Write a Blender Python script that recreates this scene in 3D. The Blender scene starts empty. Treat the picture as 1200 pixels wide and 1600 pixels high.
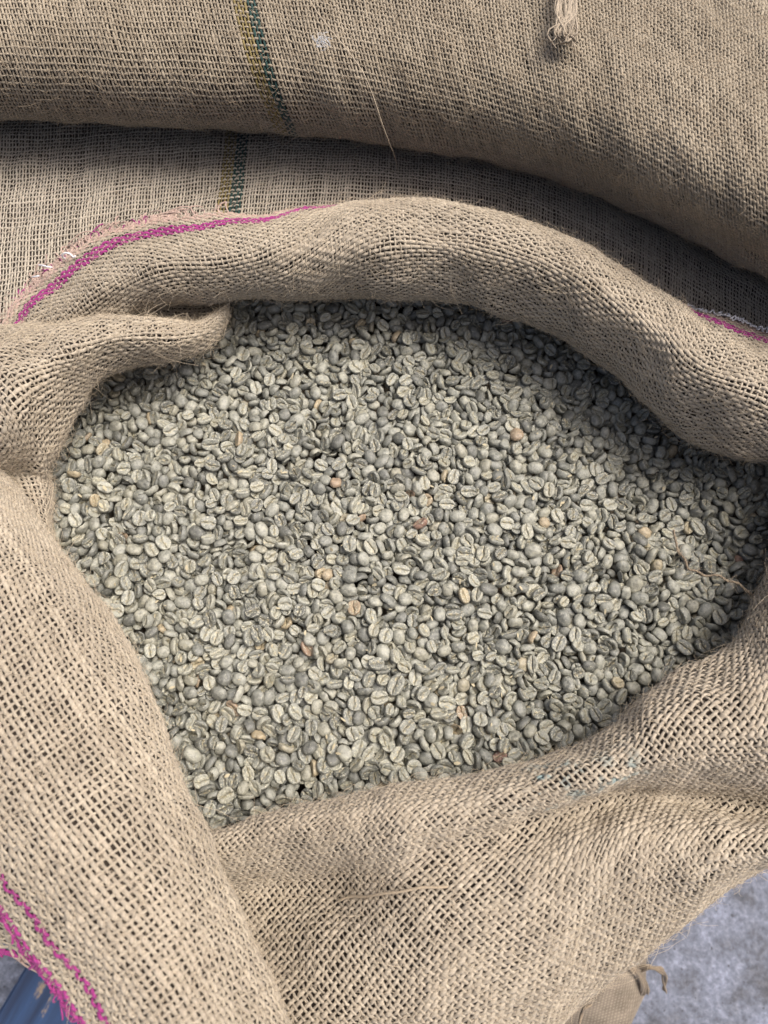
import bpy, math, base64, zlib
import numpy as np
from mathutils import Euler, Quaternion, Vector

# ------------------------------------------------------------------ camera, light, exposure
SC = bpy.context.scene
COL = SC.collection
TH = math.radians(20.0)                 # camera looks down, 20 degrees off vertical
FPX = 1155.0                            # focal length in photo pixels (photo is 1200 x 1600)
CAM = np.array([0.0, -0.42 * math.sin(TH), 0.62 + 0.42 * math.cos(TH)])

cam_data = bpy.data.cameras.new('camera')
cam = bpy.data.objects.new('camera', cam_data)
COL.objects.link(cam)
cam.location = CAM
cam.rotation_euler = (TH, 0, 0)
cam_data.sensor_fit = 'VERTICAL'
cam_data.sensor_height = 36.0
cam_data.lens = 36.0 * FPX / 1600.0
cam_data.clip_start = 0.01
cam_data.clip_end = 100.0
cam_data.dof.use_dof = True
cam_data.dof.focus_distance = 0.415
cam_data.dof.aperture_fstop = 11.0
SC.camera = cam

SUN_EL, SUN_AZ = math.radians(64), math.radians(76)      # azimuth from +y towards +x
world = bpy.data.worlds.new('World')
SC.world = world
world.use_nodes = True
wn = world.node_tree
bg = wn.nodes['Background']
sky = wn.nodes.new('ShaderNodeTexSky')
sky.sky_type = 'NISHITA'
sky.sun_disc = False
sky.sun_elevation = SUN_EL
sky.sun_rotation = SUN_AZ
sky.air_density = 0.6
sky.dust_density = 8.0
sky.ozone_density = 0.2
wn.links.new(sky.outputs[0], bg.inputs[0])
bg.inputs[1].default_value = 0.092
sun_d = bpy.data.lights.new('sun', 'SUN')
sun = bpy.data.objects.new('sun', sun_d)
COL.objects.link(sun)
sun_d.energy = 1.5
sun_d.angle = math.radians(34)
sun_d.color = (1.0, 0.97, 0.93)
sd_ = Vector((math.sin(SUN_AZ) * math.cos(SUN_EL), math.cos(SUN_AZ) * math.cos(SUN_EL), math.sin(SUN_EL)))
sun.rotation_euler = sd_.to_track_quat('Z', 'Y').to_euler()
sun.location = (0.5, 0.6, 2.5)
SC.view_settings.view_transform = 'Standard'
SC.view_settings.look = 'None'
SC.view_settings.exposure = 1.02
SC.view_settings.gamma = 1.0
SC.cycles.max_bounces = 6
SC.cycles.diffuse_bounces = 4

rng = np.random.RandomState(11)


def at(px, py, z):
    """Photo pixel on the horizontal plane at height z, as a world point."""
    a = (px - 600.0) / FPX
    b = (800.0 - py) / FPX
    d = np.array([a, b * math.cos(TH) + math.sin(TH), b * math.sin(TH) - math.cos(TH)])
    return CAM + d * ((z - CAM[2]) / d[2])


# ------------------------------------------------------------------ materials
def mat(name):
    m = bpy.data.materials.new(name)
    m.use_nodes = True
    nt = m.node_tree
    b = nt.nodes['Principled BSDF']
    return m, nt, b


def N(nt, typ, **kw):
    n = nt.nodes.new(typ)
    for k, v in kw.items():
        if k.startswith('i_'):
            n.inputs[k[2:].replace('_', ' ')].default_value = v
        else:
            setattr(n, k, v)
    return n


def ramp(nt, pts, fac):
    r = nt.nodes.new('ShaderNodeValToRGB')
    e = r.color_ramp.elements
    while len(e) < len(pts):
        e.new(0.5)
    for el, (p, c) in zip(e, pts):
        el.position = p
        el.color = (*c, 1)
    nt.links.new(fac, r.inputs[0])
    return r.outputs[0]


def mix(nt, a, b, fac, mode='MIX'):
    m = nt.nodes.new('ShaderNodeMix')
    m.data_type = 'RGBA'
    m.blend_type = mode
    for s, v in ((m.inputs[0], fac), (m.inputs[6], a), (m.inputs[7], b)):
        if hasattr(v, 'links') or isinstance(v, bpy.types.NodeSocket):
            nt.links.new(v, s)
        elif isinstance(v, tuple):
            s.default_value = (*v, 1)
        else:
            s.default_value = v
    return m.outputs[2]


def yarn_material(name, lo, hi, stain=None):
    m, nt, b = mat(name)
    at_ = N(nt, 'ShaderNodeAttribute', attribute_name='yarn')
    sep = nt.nodes.new('ShaderNodeSeparateXYZ')
    nt.links.new(at_.outputs['Vector'], sep.inputs[0])
    # fibres: noise stretched along the twisted yarn
    tw = N(nt, 'ShaderNodeMath', operation='MULTIPLY_ADD')
    nt.links.new(sep.outputs[0], tw.inputs[0])
    tw.inputs[1].default_value = 260.0
    nt.links.new(sep.outputs[1], tw.inputs[2])
    cmb = nt.nodes.new('ShaderNodeCombineXYZ')
    sc1 = N(nt, 'ShaderNodeMath', operation='MULTIPLY')
    nt.links.new(sep.outputs[0], sc1.inputs[0])
    sc1.inputs[1].default_value = 260.0
    sc2 = N(nt, 'ShaderNodeMath', operation='MULTIPLY')
    nt.links.new(tw.outputs[0], sc2.inputs[0])
    sc2.inputs[1].default_value = 5.0
    sc3 = N(nt, 'ShaderNodeMath', operation='MULTIPLY')
    nt.links.new(sep.outputs[2], sc3.inputs[0])
    sc3.inputs[1].default_value = 57.0
    nt.links.new(sc1.outputs[0], cmb.inputs[0])
    nt.links.new(sc2.outputs[0], cmb.inputs[1])
    nt.links.new(sc3.outputs[0], cmb.inputs[2])
    fib = N(nt, 'ShaderNodeTexNoise', i_Scale=1.0, i_Detail=3.0, i_Roughness=0.65)
    nt.links.new(cmb.outputs[0], fib.inputs['Vector'])
    tc = nt.nodes.new('ShaderNodeTexCoord')
    big = N(nt, 'ShaderNodeTexNoise', i_Scale=16.0, i_Detail=4.0, i_Roughness=0.6)
    nt.links.new(tc.outputs['Object'], big.inputs['Vector'])
    wn_ = N(nt, 'ShaderNodeTexWhiteNoise', noise_dimensions='1D')
    nt.links.new(sep.outputs[2], wn_.inputs['W'])
    a1 = N(nt, 'ShaderNodeMath', operation='MULTIPLY_ADD')
    nt.links.new(fib.outputs[0], a1.inputs[0])
    a1.inputs[1].default_value = 1.3
    wv = N(nt, 'ShaderNodeMath', operation='MULTIPLY')
    nt.links.new(wn_.outputs[0], wv.inputs[0])
    wv.inputs[1].default_value = 0.30
    nt.links.new(wv.outputs[0], a1.inputs[2])
    a2 = N(nt, 'ShaderNodeMath', operation='MULTIPLY_ADD')
    nt.links.new(big.outputs[0], a2.inputs[0])
    a2.inputs[1].default_value = 0.8
    nt.links.new(a1.outputs[0], a2.inputs[2])
    mr = N(nt, 'ShaderNodeMapRange')
    nt.links.new(a2.outputs[0], mr.inputs[0])
    mr.inputs[1].default_value = 0.62
    mr.inputs[2].default_value = 1.75
    col = ramp(nt, [(0.0, lo), (1.0, hi)], mr.outputs[0])
    # small dark shive flecks
    fl = N(nt, 'ShaderNodeTexNoise', i_Scale=420.0, i_Detail=2.0)
    nt.links.new(tc.outputs['Object'], fl.inputs['Vector'])
    flm = N(nt, 'ShaderNodeMapRange')
    nt.links.new(fl.outputs[0], flm.inputs[0])
    flm.inputs[1].default_value = 0.66
    flm.inputs[2].default_value = 0.78
    col = mix(nt, col, tuple(c * 0.5 for c in lo), flm.outputs[0])
    if stain:
        sa = N(nt, 'ShaderNodeAttribute', attribute_name='ink')
        sn = N(nt, 'ShaderNodeTexNoise', i_Scale=170.0, i_Detail=3.0)
        nt.links.new(tc.outputs['Object'], sn.inputs['Vector'])
        sm = N(nt, 'ShaderNodeMapRange')
        nt.links.new(sn.outputs[0], sm.inputs[0])
        sm.inputs[1].default_value = 0.52
        sm.inputs[2].default_value = 0.62
        mm = N(nt, 'ShaderNodeMath', operation='MULTIPLY')
        nt.links.new(sa.outputs['Fac'], mm.inputs[0])
        nt.links.new(sm.outputs[0], mm.inputs[1])
        col = mix(nt, col, stain, mm.outputs[0])
    nt.links.new(col, b.inputs['Base Color'])
    b.inputs['Roughness'].default_value = 0.8
    b.inputs['Specular IOR Level'].default_value = 0.25
    b.inputs['Sheen Weight'].default_value = 0.12
    bp = N(nt, 'ShaderNodeBump', i_Strength=0.55, i_Distance=0.0004)
    nt.links.new(fib.outputs[0], bp.inputs['Height'])
    nt.links.new(bp.outputs[0], b.inputs['Normal'])
    return m


def plain(name, c, rough=0.8, noise=0.0, scale=100.0):
    m, nt, b = mat(name)
    b.inputs['Roughness'].default_value = rough
    b.inputs['Specular IOR Level'].default_value = 0.25
    if noise:
        tc = nt.nodes.new('ShaderNodeTexCoord')
        nz = N(nt, 'ShaderNodeTexNoise', i_Scale=scale, i_Detail=5.0, i_Roughness=0.65)
        nt.links.new(tc.outputs['Object'], nz.inputs['Vector'])
        col = ramp(nt, [(0.3, tuple(x * (1 - noise) for x in c)), (0.7, tuple(min(1, x * (1 + noise)) for x in c))], nz.outputs[0])
        nt.links.new(col, b.inputs['Base Color'])
        bp = N(nt, 'ShaderNodeBump', i_Strength=0.4, i_Distance=0.001)
        nt.links.new(nz.outputs[0], bp.inputs['Height'])
        nt.links.new(bp.outputs[0], b.inputs['Normal'])
    else:
        b.inputs['Base Color'].default_value = (*c, 1)
    return m


M_JUTE = yarn_material('pale_jute_yarn', (0.155, 0.126, 0.090), (0.53, 0.462, 0.36), stain=(0.20, 0.27, 0.265))
M_JUTE_OLD = yarn_material('brown_jute_yarn', (0.13, 0.105, 0.072), (0.42, 0.36, 0.27))
M_JUTE_GREY = yarn_material('grey_jute_yarn', (0.19, 0.165, 0.13), (0.53, 0.475, 0.385))
M_MAGENTA = yarn_material('magenta_yarn', (0.15, 0.012, 0.085), (0.38, 0.05, 0.235))
M_PINK = yarn_material('pink_bled_yarn', (0.27, 0.18, 0.15), (0.56, 0.43, 0.36))
M_YELLOW = yarn_material('yellow_yarn', (0.13, 0.098, 0.035), (0.27, 0.215, 0.09))
M_GREEN = yarn_material('green_yarn', (0.010, 0.030, 0.026), (0.028, 0.072, 0.062))
M_FIBRE = plain('jute_fibre', (0.50, 0.42, 0.31), 0.6)
M_FIBRE_OLD = plain('jute_fibre_brown', (0.36, 0.29, 0.205), 0.6)
M_WHITE = plain('white_cotton', (0.78, 0.78, 0.80), 0.7)
M_GAP_SHADE = plain('gap_shade_backing', (0.05, 0.039, 0.031), 0.95, 0.5, 500.0)  # far darker than jute: shade in the weave gaps put into the colour
M_TWINE_OLD = yarn_material('old_twine', (0.10, 0.075, 0.05), (0.30, 0.24, 0.17))
M_TWINE_MID = yarn_material('grey_twine', (0.15, 0.12, 0.085), (0.44, 0.37, 0.28))
M_TWINE = yarn_material('twine', (0.28, 0.22, 0.15), (0.52, 0.43, 0.31))


def dense_jute(name, lo, hi, s=360.0):
    m, nt, b = mat(name)
    tc = nt.nodes.new('ShaderNodeTexCoord')
    w1 = N(nt, 'ShaderNodeTexWave', bands_direction='X', i_Scale=s / 3.6, i_Distortion=0.5, i_Detail=2.0)
    w2 = N(nt, 'ShaderNodeTexWave', bands_direction='Z', i_Scale=s / 3.6, i_Distortion=0.5, i_Detail=2.0)
    n1 = N(nt, 'ShaderNodeTexNoise', i_Scale=30.0, i_Detail=8.0, i_Roughness=0.75)
    for n in (w1, w2, n1):
        nt.links.new(tc.outputs['Object'], n.inputs['Vector'])
    mm = N(nt, 'ShaderNodeMath', operation='MULTIPLY')
    nt.links.new(w1.outputs['Fac'], mm.inputs[0])
    nt.links.new(w2.outputs['Fac'], mm.inputs[1])
    ad = N(nt, 'ShaderNodeMath', operation='MULTIPLY_ADD')
    nt.links.new(mm.outputs[0], ad.inputs[0])
    ad.inputs[1].default_value = 0.3
    nt.links.new(n1.outputs[0], ad.inputs[2])
    nt.links.new(ramp(nt, [(0.35, lo), (0.85, hi)], ad.outputs[0]), b.inputs['Base Color'])
    b.inputs['Roughness'].default_value = 0.9
    bp = N(nt, 'ShaderNodeBump', i_Strength=0.7, i_Distance=0.001)
    nt.links.new(ad.outputs[0], bp.inputs['Height'])
    nt.links.new(bp.outputs[0], b.inputs['Normal'])
    return m


M_BODY = dense_jute('dense_jute_cloth', (0.13, 0.105, 0.075), (0.36, 0.30, 0.225))
M_BODY_OLD = dense_jute('dense_brown_jute_cloth', (0.13, 0.10, 0.07), (0.34, 0.27, 0.19))


def tag(o, label=None, cat=None, group=None, kind=None):
    if label:
        o['label'] = label
    if cat:
        o['category'] = cat
    if group:
        o['group'] = group
    if kind:
        o['kind'] = kind
    return o


def empty(name, loc, label, cat, group=None):
    o = bpy.data.objects.new(name, None)
    o.empty_display_size = 0.02
    COL.objects.link(o)
    o.location = loc
    return tag(o, label, cat, group)


def mesh_obj(name, V, Fq, material, parent=None, attrs=None, smooth=True, kind=None):
    """V (n,3) and Fq (m,3|4) numpy arrays as one mesh object."""
    V = np.asarray(V, np.float32)
    Fq = np.asarray(Fq, np.int32)
    org = np.zeros(3)
    if parent is not None:
        org = np.array(parent.location)
        V = V - org.astype(np.float32)
    me = bpy.data.meshes.new(name)
    k = Fq.shape[1]
    me.vertices.add(len(V))
    me.vertices.foreach_set('co', V.ravel())
    me.loops.add(Fq.size)
    me.loops.foreach_set('vertex_index', Fq.ravel())
    me.polygons.add(len(Fq))
    me.polygons.foreach_set('loop_start', np.arange(0, Fq.size, k, dtype=np.int32))
    if smooth:
        me.polygons.foreach_set('use_smooth', np.ones(len(Fq), bool))
    if attrs:
        for an, av in attrs.items():
            av = np.asarray(av, np.float32)
            if av.ndim == 2:
                a = me.attributes.new(an, 'FLOAT_VECTOR', 'POINT')
                a.data.foreach_set('vector', av.ravel())
            else:
                a = me.attributes.new(an, 'FLOAT', 'POINT')
                a.data.foreach_set('value', av)
    me.materials.append(material)
    me.update(calc_edges=True)
    me.validate()
    o = bpy.data.objects.new(name, me)
    COL.objects.link(o)
    if parent is not None:
        o.parent = parent
    if kind:
        o['kind'] = kind
    return o


# ------------------------------------------------------------------ cloth surfaces
def hermite(P, n):
    """Resample control points along axis 0 (shared chord parameter), n steps per span."""
    d = np.sqrt(((P[1:] - P[:-1]) ** 2).sum(-1)).reshape(len(P) - 1, -1).mean(1) + 1e-6
    t = np.concatenate([[0], np.cumsum(d)])
    sl = (P[1:] - P[:-1]) / d.reshape((-1,) + (1,) * (P.ndim - 1))
    m = np.zeros_like(P)
    m[0], m[-1] = sl[0], sl[-1]
    for i in range(1, len(P) - 1):
        m[i] = (sl[i - 1] * d[i] + sl[i] * d[i - 1]) / (d[i] + d[i - 1])
    out = []
    for i in range(len(P) - 1):
        for k in range(n):
            x = k / n
            out.append((2 * x ** 3 - 3 * x * x + 1) * P[i] + (x ** 3 - 2 * x * x + x) * d[i] * m[i] + (-2 * x ** 3 + 3 * x * x) * P[i + 1] + (x ** 3 - x * x) * d[i] * m[i + 1])
    out.append(P[-1])
    return np.array(out)


def resample_rows(G, n):
    """Resample every column (axis 1) of G by its own arc length."""
    out = np.zeros((G.shape[0], n, 3))
    for i in range(G.shape[0]):
        d = np.concatenate([[0], np.cumsum(np.sqrt(((G[i, 1:] - G[i, :-1]) ** 2).sum(-1)))])
        s = np.linspace(0, d[-1], n)
        for c in range(3):
            out[i, :, c] = np.interp(s, d, G[i, :, c])
    return out


def anchor_rows(G, n):
    """Rows at equal distances from the outer (last) edge; short columns run on down inside the sack."""
    L = np.sqrt(((G[:, 1:] - G[:, :-1]) ** 2).sum(-1)).sum(1)
    Lm = L.max()
    out = np.zeros((G.shape[0], n, 3))
    for i in range(G.shape[0]):
        C = G[i, ::-1]
        if L[i] < Lm - 1e-5:
            w = C[-1] - CAM
            C = np.vstack([C, C[-1] + w / np.linalg.norm(w) * (Lm - L[i])])
        d = np.concatenate([[0], np.cumsum(np.sqrt(((C[1:] - C[:-1]) ** 2).sum(-1)))])
        s = np.linspace(0, Lm, n)
        for c in range(3):
            out[i, :, c] = np.interp(s, d, C[:, c])
    return out[:, ::-1]


class Sheet:
    def __init__(self, stations, flip=False, wrinkle=0.0008, seed=0, nr=220, anchor=False, smooth=8):
        P = np.array([[at(*p) for p in s] for s in stations])
        G = hermite(P, 16)
        G = np.transpose(hermite(np.transpose(G, (1, 0, 2)), 16), (1, 0, 2))
        G = anchor_rows(G, nr) if anchor else resample_rows(G, nr)
        mid = np.sqrt(((G[1:] - G[:-1]) ** 2).sum(-1)).mean(1)
        d = np.concatenate([[0], np.cumsum(mid)])
        nu = max(40, int(d[-1] / 0.0015))
        s = np.linspace(0, d[-1], nu)
        H = np.zeros((nu, nr, 3))
        for j in range(nr):
            for c in range(3):
                H[:, j, c] = np.interp(s, d, G[:, j, c])
        # smooth a little so the span joints do not show
        for _ in range(6):
            H[1:-1] = (H[:-2] + 2 * H[1:-1] + H[2:]) / 4
            H[:, 1:-1] = (H[:, :-2] + 2 * H[:, 1:-1] + H[:, 2:]) / 4
        for _ in range(smooth):
            H[1:-1] = (H[:-2] + 2 * H[1:-1] + H[2:]) / 4
        self.Lu = d[-1]
        self.Lv = np.sqrt(((H[:, 1:] - H[:, :-1]) ** 2).sum(-1)).sum(1).mean()
        self.flip = flip
        self.G = H
        self.normals()
        r = np.random.RandomState(seed + 100)
        U, Vv = np.meshgrid(np.linspace(0, self.Lu, nu), np.linspace(0, self.Lv, nr), indexing='ij')
        w = np.zeros_like(U)
        for _ in range(14):
            k = r.uniform(50, 330)
            a = r.uniform(0, 6.28)
            w += np.sin(U * k * math.cos(a) + Vv * k * math.sin(a) + r.uniform(0, 6.28)) * (120 / (k + 60))
        self.G = self.G + self.NN * (w * wrinkle * 0.42)[..., None]
        self.normals()

    def normals(self):
        du = np.gradient(self.G, axis=0)
        dv = np.gradient(self.G, axis=1)
        n = np.cross(du, dv)
        n /= np.linalg.norm(n, axis=-1, keepdims=True) + 1e-12
        self.NN = -n if self.flip else n

    def ev(self, U, V):
        nu, nr, _ = self.G.shape
        x = np.clip(U / self.Lu, 0, 1) * (nu - 1)
        y = np.clip(V / self.Lv, 0, 1) * (nr - 1)
        i = np.minimum(x.astype(int), nu - 2)
        j = np.minimum(y.astype(int), nr - 2)
        fx = (x - i)[..., None]
        fy = (y - j)[..., None]

        def bl(A):
            return A[i, j] * (1 - fx) * (1 - fy) + A[i + 1, j] * fx * (1 - fy) + A[i, j + 1] * (1 - fx) * fy + A[i + 1, j + 1] * fx * fy
        n = bl(self.NN)
        n /= np.linalg.norm(n, axis=-1, keepdims=True) + 1e-12
        return bl(self.G), n

    def lining(self, name, parent, off=0.0024, material=None, plain_cloth=None):  # sheet just behind the yarns, coloured dark to stand for shade in the gaps
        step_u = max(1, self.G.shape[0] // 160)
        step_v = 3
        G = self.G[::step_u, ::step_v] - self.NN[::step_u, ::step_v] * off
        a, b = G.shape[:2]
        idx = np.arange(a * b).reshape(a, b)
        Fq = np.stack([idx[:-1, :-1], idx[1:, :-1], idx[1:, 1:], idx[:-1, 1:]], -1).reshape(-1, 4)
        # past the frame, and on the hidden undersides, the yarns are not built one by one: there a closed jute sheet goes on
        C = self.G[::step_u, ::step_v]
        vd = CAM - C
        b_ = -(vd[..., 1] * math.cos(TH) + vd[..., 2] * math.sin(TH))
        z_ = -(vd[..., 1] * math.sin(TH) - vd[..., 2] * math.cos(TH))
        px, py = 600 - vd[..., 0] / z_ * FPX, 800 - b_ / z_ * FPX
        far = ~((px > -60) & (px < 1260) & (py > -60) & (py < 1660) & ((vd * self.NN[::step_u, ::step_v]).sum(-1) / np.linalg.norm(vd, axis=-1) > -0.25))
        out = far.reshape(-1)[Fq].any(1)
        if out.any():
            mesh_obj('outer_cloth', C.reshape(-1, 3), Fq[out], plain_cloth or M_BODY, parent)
        return mesh_obj(name, G.reshape(-1, 3), Fq, material or M_GAP_SHADE, parent)


def tubes(paths, nrm, r_side, r_up, sides, yarn_t, yarn_id, mask=None, extra=None, arch=False):
    """paths (T,S,3) with up-normals (T,S,3): every thread swept as an oval tube; mask (T,S) cuts threads."""
    T, S, _ = paths.shape
    tan = np.gradient(paths, axis=1)
    tan /= np.linalg.norm(tan, axis=-1, keepdims=True) + 1e-12
    side = np.cross(tan, nrm)
    side /= np.linalg.norm(side, axis=-1, keepdims=True) + 1e-12
    up = np.cross(side, tan)
    if arch:       # only the outer side of a woven yarn is ever seen: an arch, open towards the dark backing
        ang = np.linspace(-0.45, math.pi + 0.45, sides)
    else:
        ang = np.linspace(0, 2 * math.pi, sides, endpoint=False) - math.pi / 2
    ca, sa = np.cos(ang), np.sin(ang)
    rs = np.broadcast_to(r_side, (T, S))[..., None, None]
    ru = np.broadcast_to(r_up, (T, S))[..., None, None]
    V = paths[:, :, None, :] + side[:, :, None, :] * ca[None, None, :, None] * rs + up[:, :, None, :] * sa[None, None, :, None] * ru
    y = np.zeros((T, S, sides, 3), np.float32)
    y[..., 0] = yarn_t[:, :, None]
    y[..., 1] = (np.arange(sides) / sides)[None, None, :]
    y[..., 2] = yarn_id[:, None, None]
    idx = np.arange(T * S * sides).reshape(T, S, sides)
    nx = np.roll(idx, -1, axis=2)
    if arch:
        idx, nx = idx[:, :, :-1], nx[:, :, :-1]
    Fq = np.stack([idx[:, :-1], nx[:, :-1], nx[:, 1:], idx[:, 1:]], -1)
    if mask is not None:
        ok = mask[:, :-1] & mask[:, 1:]
        Fq = Fq[ok]
    Fq = Fq.reshape(-1, 4)
    used, inv = np.unique(Fq, return_inverse=True)
    Fq = inv.reshape(-1, 4)
    ex = None
    if extra is not None:
        ex = np.broadcast_to(extra[:, :, None], (T, S, sides)).reshape(-1)[used]
    return V.reshape(-1, 3)[used], Fq, y.reshape(-1, 3)[used], ex


TRIS = [0]


def weave(sheet, parent, pu, pv, name, material, angle=0.0, shear=0.0, spc=4, spck=3, sides=5, amp=0.00042, ampk=0.0003, thv=0.10, ru=0.00062, rv=0.00062,
          flat=0.72, h_dye=None, k_dye=None, seed=0, ink=None, twin=0.0, vmin=None, lim=None):
    """Plain weave following a sheet. H yarns run along u, K yarns across them.
    pu: spacing of the K yarns, pv: spacing of the H yarns (metres). h_dye / k_dye: [(first, last, material, part name)] in metres."""
    r = np.random.RandomState(seed)
    ca, sa = math.cos(angle), math.sin(angle)
    cb, sb = math.cos(angle + math.pi / 2 + shear), math.sin(angle + math.pi / 2 + shear)
    A = np.array([[ca * pu, cb * pv], [sa * pu, sb * pv]])
    Ai = np.linalg.inv(A)
    cor = np.array([[0, 0], [sheet.Lu, 0], [0, sheet.Lv], [sheet.Lu, sheet.Lv]]).T
    c = Ai @ cor
    i0, i1 = int(math.floor(c[0].min())), int(math.ceil(c[0].max()))
    j0, j1 = int(math.floor(c[1].min())), int(math.ceil(c[1].max()))
    ph = r.uniform(0, 6.28, 12)

    def wob(I, J):
        a = 0.17 * np.sin(I * 0.11 + ph[0]) * np.sin(J * 0.07 + ph[1]) + 0.09 * np.sin(I * 0.31 + J * 0.19 + ph[2])
        b = 0.17 * np.sin(J * 0.13 + ph[3]) * np.sin(I * 0.06 + ph[4]) + 0.09 * np.sin(J * 0.27 - I * 0.23 + ph[5])
        return a, b
    groups = {}
    for fam in (0, 1):
        if fam == 0:
            K = np.arange(j0, j1 + 1)
            R = np.arange(i0, i1 + 1e-6, 1.0 / spc)
        else:
            K = np.arange(i0, i1 + 1)
            R = np.arange(j0, j1 + 1e-6, 1.0 / spck)
        T, S = len(K), len(R)
        off = r.normal(0, 0.05, T)
        thick = np.clip(r.normal(1, thv, T), 0.75, 1.35)
        p1, p2, p3 = r.uniform(0, 6.28, (3, T))
        Rr = np.broadcast_to(R[None], (T, S))
        Kk = np.broadcast_to(K[:, None], (T, S)).astype(float)
        lat = off[:, None] + 0.03 * np.sin(Rr * 0.9 + p1[:, None]) + 0.035 * np.sin(Rr * 0.23 + p2[:, None])
        lat = lat + np.interp((Rr + 977 * Kk).ravel() % 4096, np.arange(4096), r.normal(0, 0.035, 4096)).reshape(T, S)
        if fam == 0:
            I, J = Rr, Kk + lat
            sgn = np.where(K % 2 == 0, 1, -1)[:, None]
            h = np.cos(math.pi * Rr) * sgn
        else:
            I, J = Kk + lat, Rr
            sgn = np.where(K % 2 == 0, 1, -1)[:, None]
            h = -np.cos(math.pi * Rr) * sgn
        wa, wb = wob(I, J)
        Iw, Jw = I + wa, J + wb
        U = A[0, 0] * Iw + A[0, 1] * Jw
        Vv = A[1, 0] * Iw + A[1, 1] * Jw
        m = (U >= 0) & (U <= sheet.Lu) & (Vv >= 0) & (Vv <= sheet.Lv)
        if vmin is not None:
            m &= Vv >= vmin
        keep = m.sum(1) > 2
        if not keep.any():
            continue
        K, T = K[keep], int(keep.sum())
        U, Vv, m, h, thick = U[keep], Vv[keep], m[keep], h[keep], thick[keep]
        Kk = Kk[keep]
        Pp, Nn = sheet.ev(U, Vv)
        vd = CAM - Pp
        dist = np.linalg.norm(vd, axis=-1)
        b_ = -(vd[..., 1] * math.cos(TH) + vd[..., 2] * math.sin(TH))
        z_ = -(vd[..., 1] * math.sin(TH) - vd[..., 2] * math.cos(TH))
        px, py = 600 - vd[..., 0] / z_ * FPX, 800 - b_ / z_ * FPX
        m &= (px > -70) & (px < 1270) & (py > -70) & (py < 1670)      # the cloth goes on past the frame as plain lining
        m &= (vd * Nn).sum(-1) / dist > -0.30
        if lim is not None:
            m &= lim(px, py)
        hh = h * (amp if fam == 0 else ampk) * (1.0 + 0.25 * np.sin(Rr[keep] * 1.7 + p3[keep][:, None]))
        path = Pp + Nn * hh[..., None]
        slub = 1 + 0.20 * np.interp((Rr[keep] * 0.8 + 313 * Kk).ravel() % 4096, np.arange(4096), r.normal(0, 1, 4096)).reshape(T, S)
        slub = np.clip(slub, 0.6, 1.9)
        press = 1 + 0.14 * np.abs(np.cos(math.pi * Rr[keep]))
        base = (ru if fam == 0 else rv) * thick[:, None] * slub
        rs_, rup = base * press, base * flat / press
        t = Rr[keep] * (pu if fam == 0 else pv)
        ids = (K + 1000 * fam + 37.0 * seed).astype(float)
        inkv = None
        if ink is not None:
            inkv = np.zeros((T, S))
            for (cx, cy, cz, sx) in ink:
                q = at(cx, cy, cz)
                inkv = np.maximum(inkv, np.exp(-((Pp - q) ** 2).sum(-1) / sx ** 2))
        dyes = h_dye if fam == 0 else k_dye
        which = np.zeros(T, int)
        mats = [(material, name)]
        if dyes:
            pos = K * (pv if fam == 0 else pu)
            for (a_, b_, mt, nm) in dyes:
                mats.append((mt, nm))
                which[(pos >= a_) & (pos < b_)] = len(mats) - 1
        for w_, (mt, nm) in enumerate(mats):
            s_ = which == w_
            if not s_.any():
                continue
            V_, F_, Y_, X_ = tubes(path[s_], Nn[s_], rs_[s_], rup[s_], sides, t[s_], ids[s_], m[s_], None if inkv is None else inkv[s_], arch=True)
            groups.setdefault(nm, (mt, []))[1].append((V_, F_, Y_, X_))
    for nm, (mt, parts) in groups.items():
        o_, Vs, Fs, Ys, Xs = 0, [], [], [], []
        for V_, F_, Y_, X_ in parts:
            Vs.append(V_)
            Fs.append(F_ + o_)
            Ys.append(Y_)
            if X_ is not None:
                Xs.append(X_)
            o_ += len(V_)
        att = {'yarn': np.concatenate(Ys)}
        if Xs:
            att['ink'] = np.concatenate(Xs)
        Fs = np.concatenate(Fs)
        TRIS[0] += 2 * len(Fs)
        print(parent.name, nm, 2 * len(Fs))
        mesh_obj(nm, np.concatenate(Vs), Fs, mt, parent, att, kind='stuff')


def hair(name, polylines, radii, material, parent, kind='stuff'):
    """Fine fibres as real curves: list of (n,3) arrays."""
    cu = bpy.data.hair_curves.new(name)
    sizes = [len(p) for p in polylines]
    cu.add_curves(sizes)
    P = np.concatenate(polylines).astype(np.float32)
    if parent is not None:
        P = P - np.array(parent.location, np.float32)
    cu.attributes['position'].data.foreach_set('vector', P.ravel()) if 'position' in cu.attributes else cu.points.foreach_set('position', P.ravel())
    ra = cu.attributes.get('radius') or cu.attributes.new('radius', 'FLOAT', 'POINT')
    ra.data.foreach_set('value', np.concatenate([np.full(s, r_) * np.linspace(1, 0.45, s) for s, r_ in zip(sizes, radii)]).astype(np.float32))
    cu.materials.append(material)
    o = bpy.data.objects.new(name, cu)
    COL.objects.link(o)
    if parent is not None:
        o.parent = parent
    if kind:
        o['kind'] = kind
    return o


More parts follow.
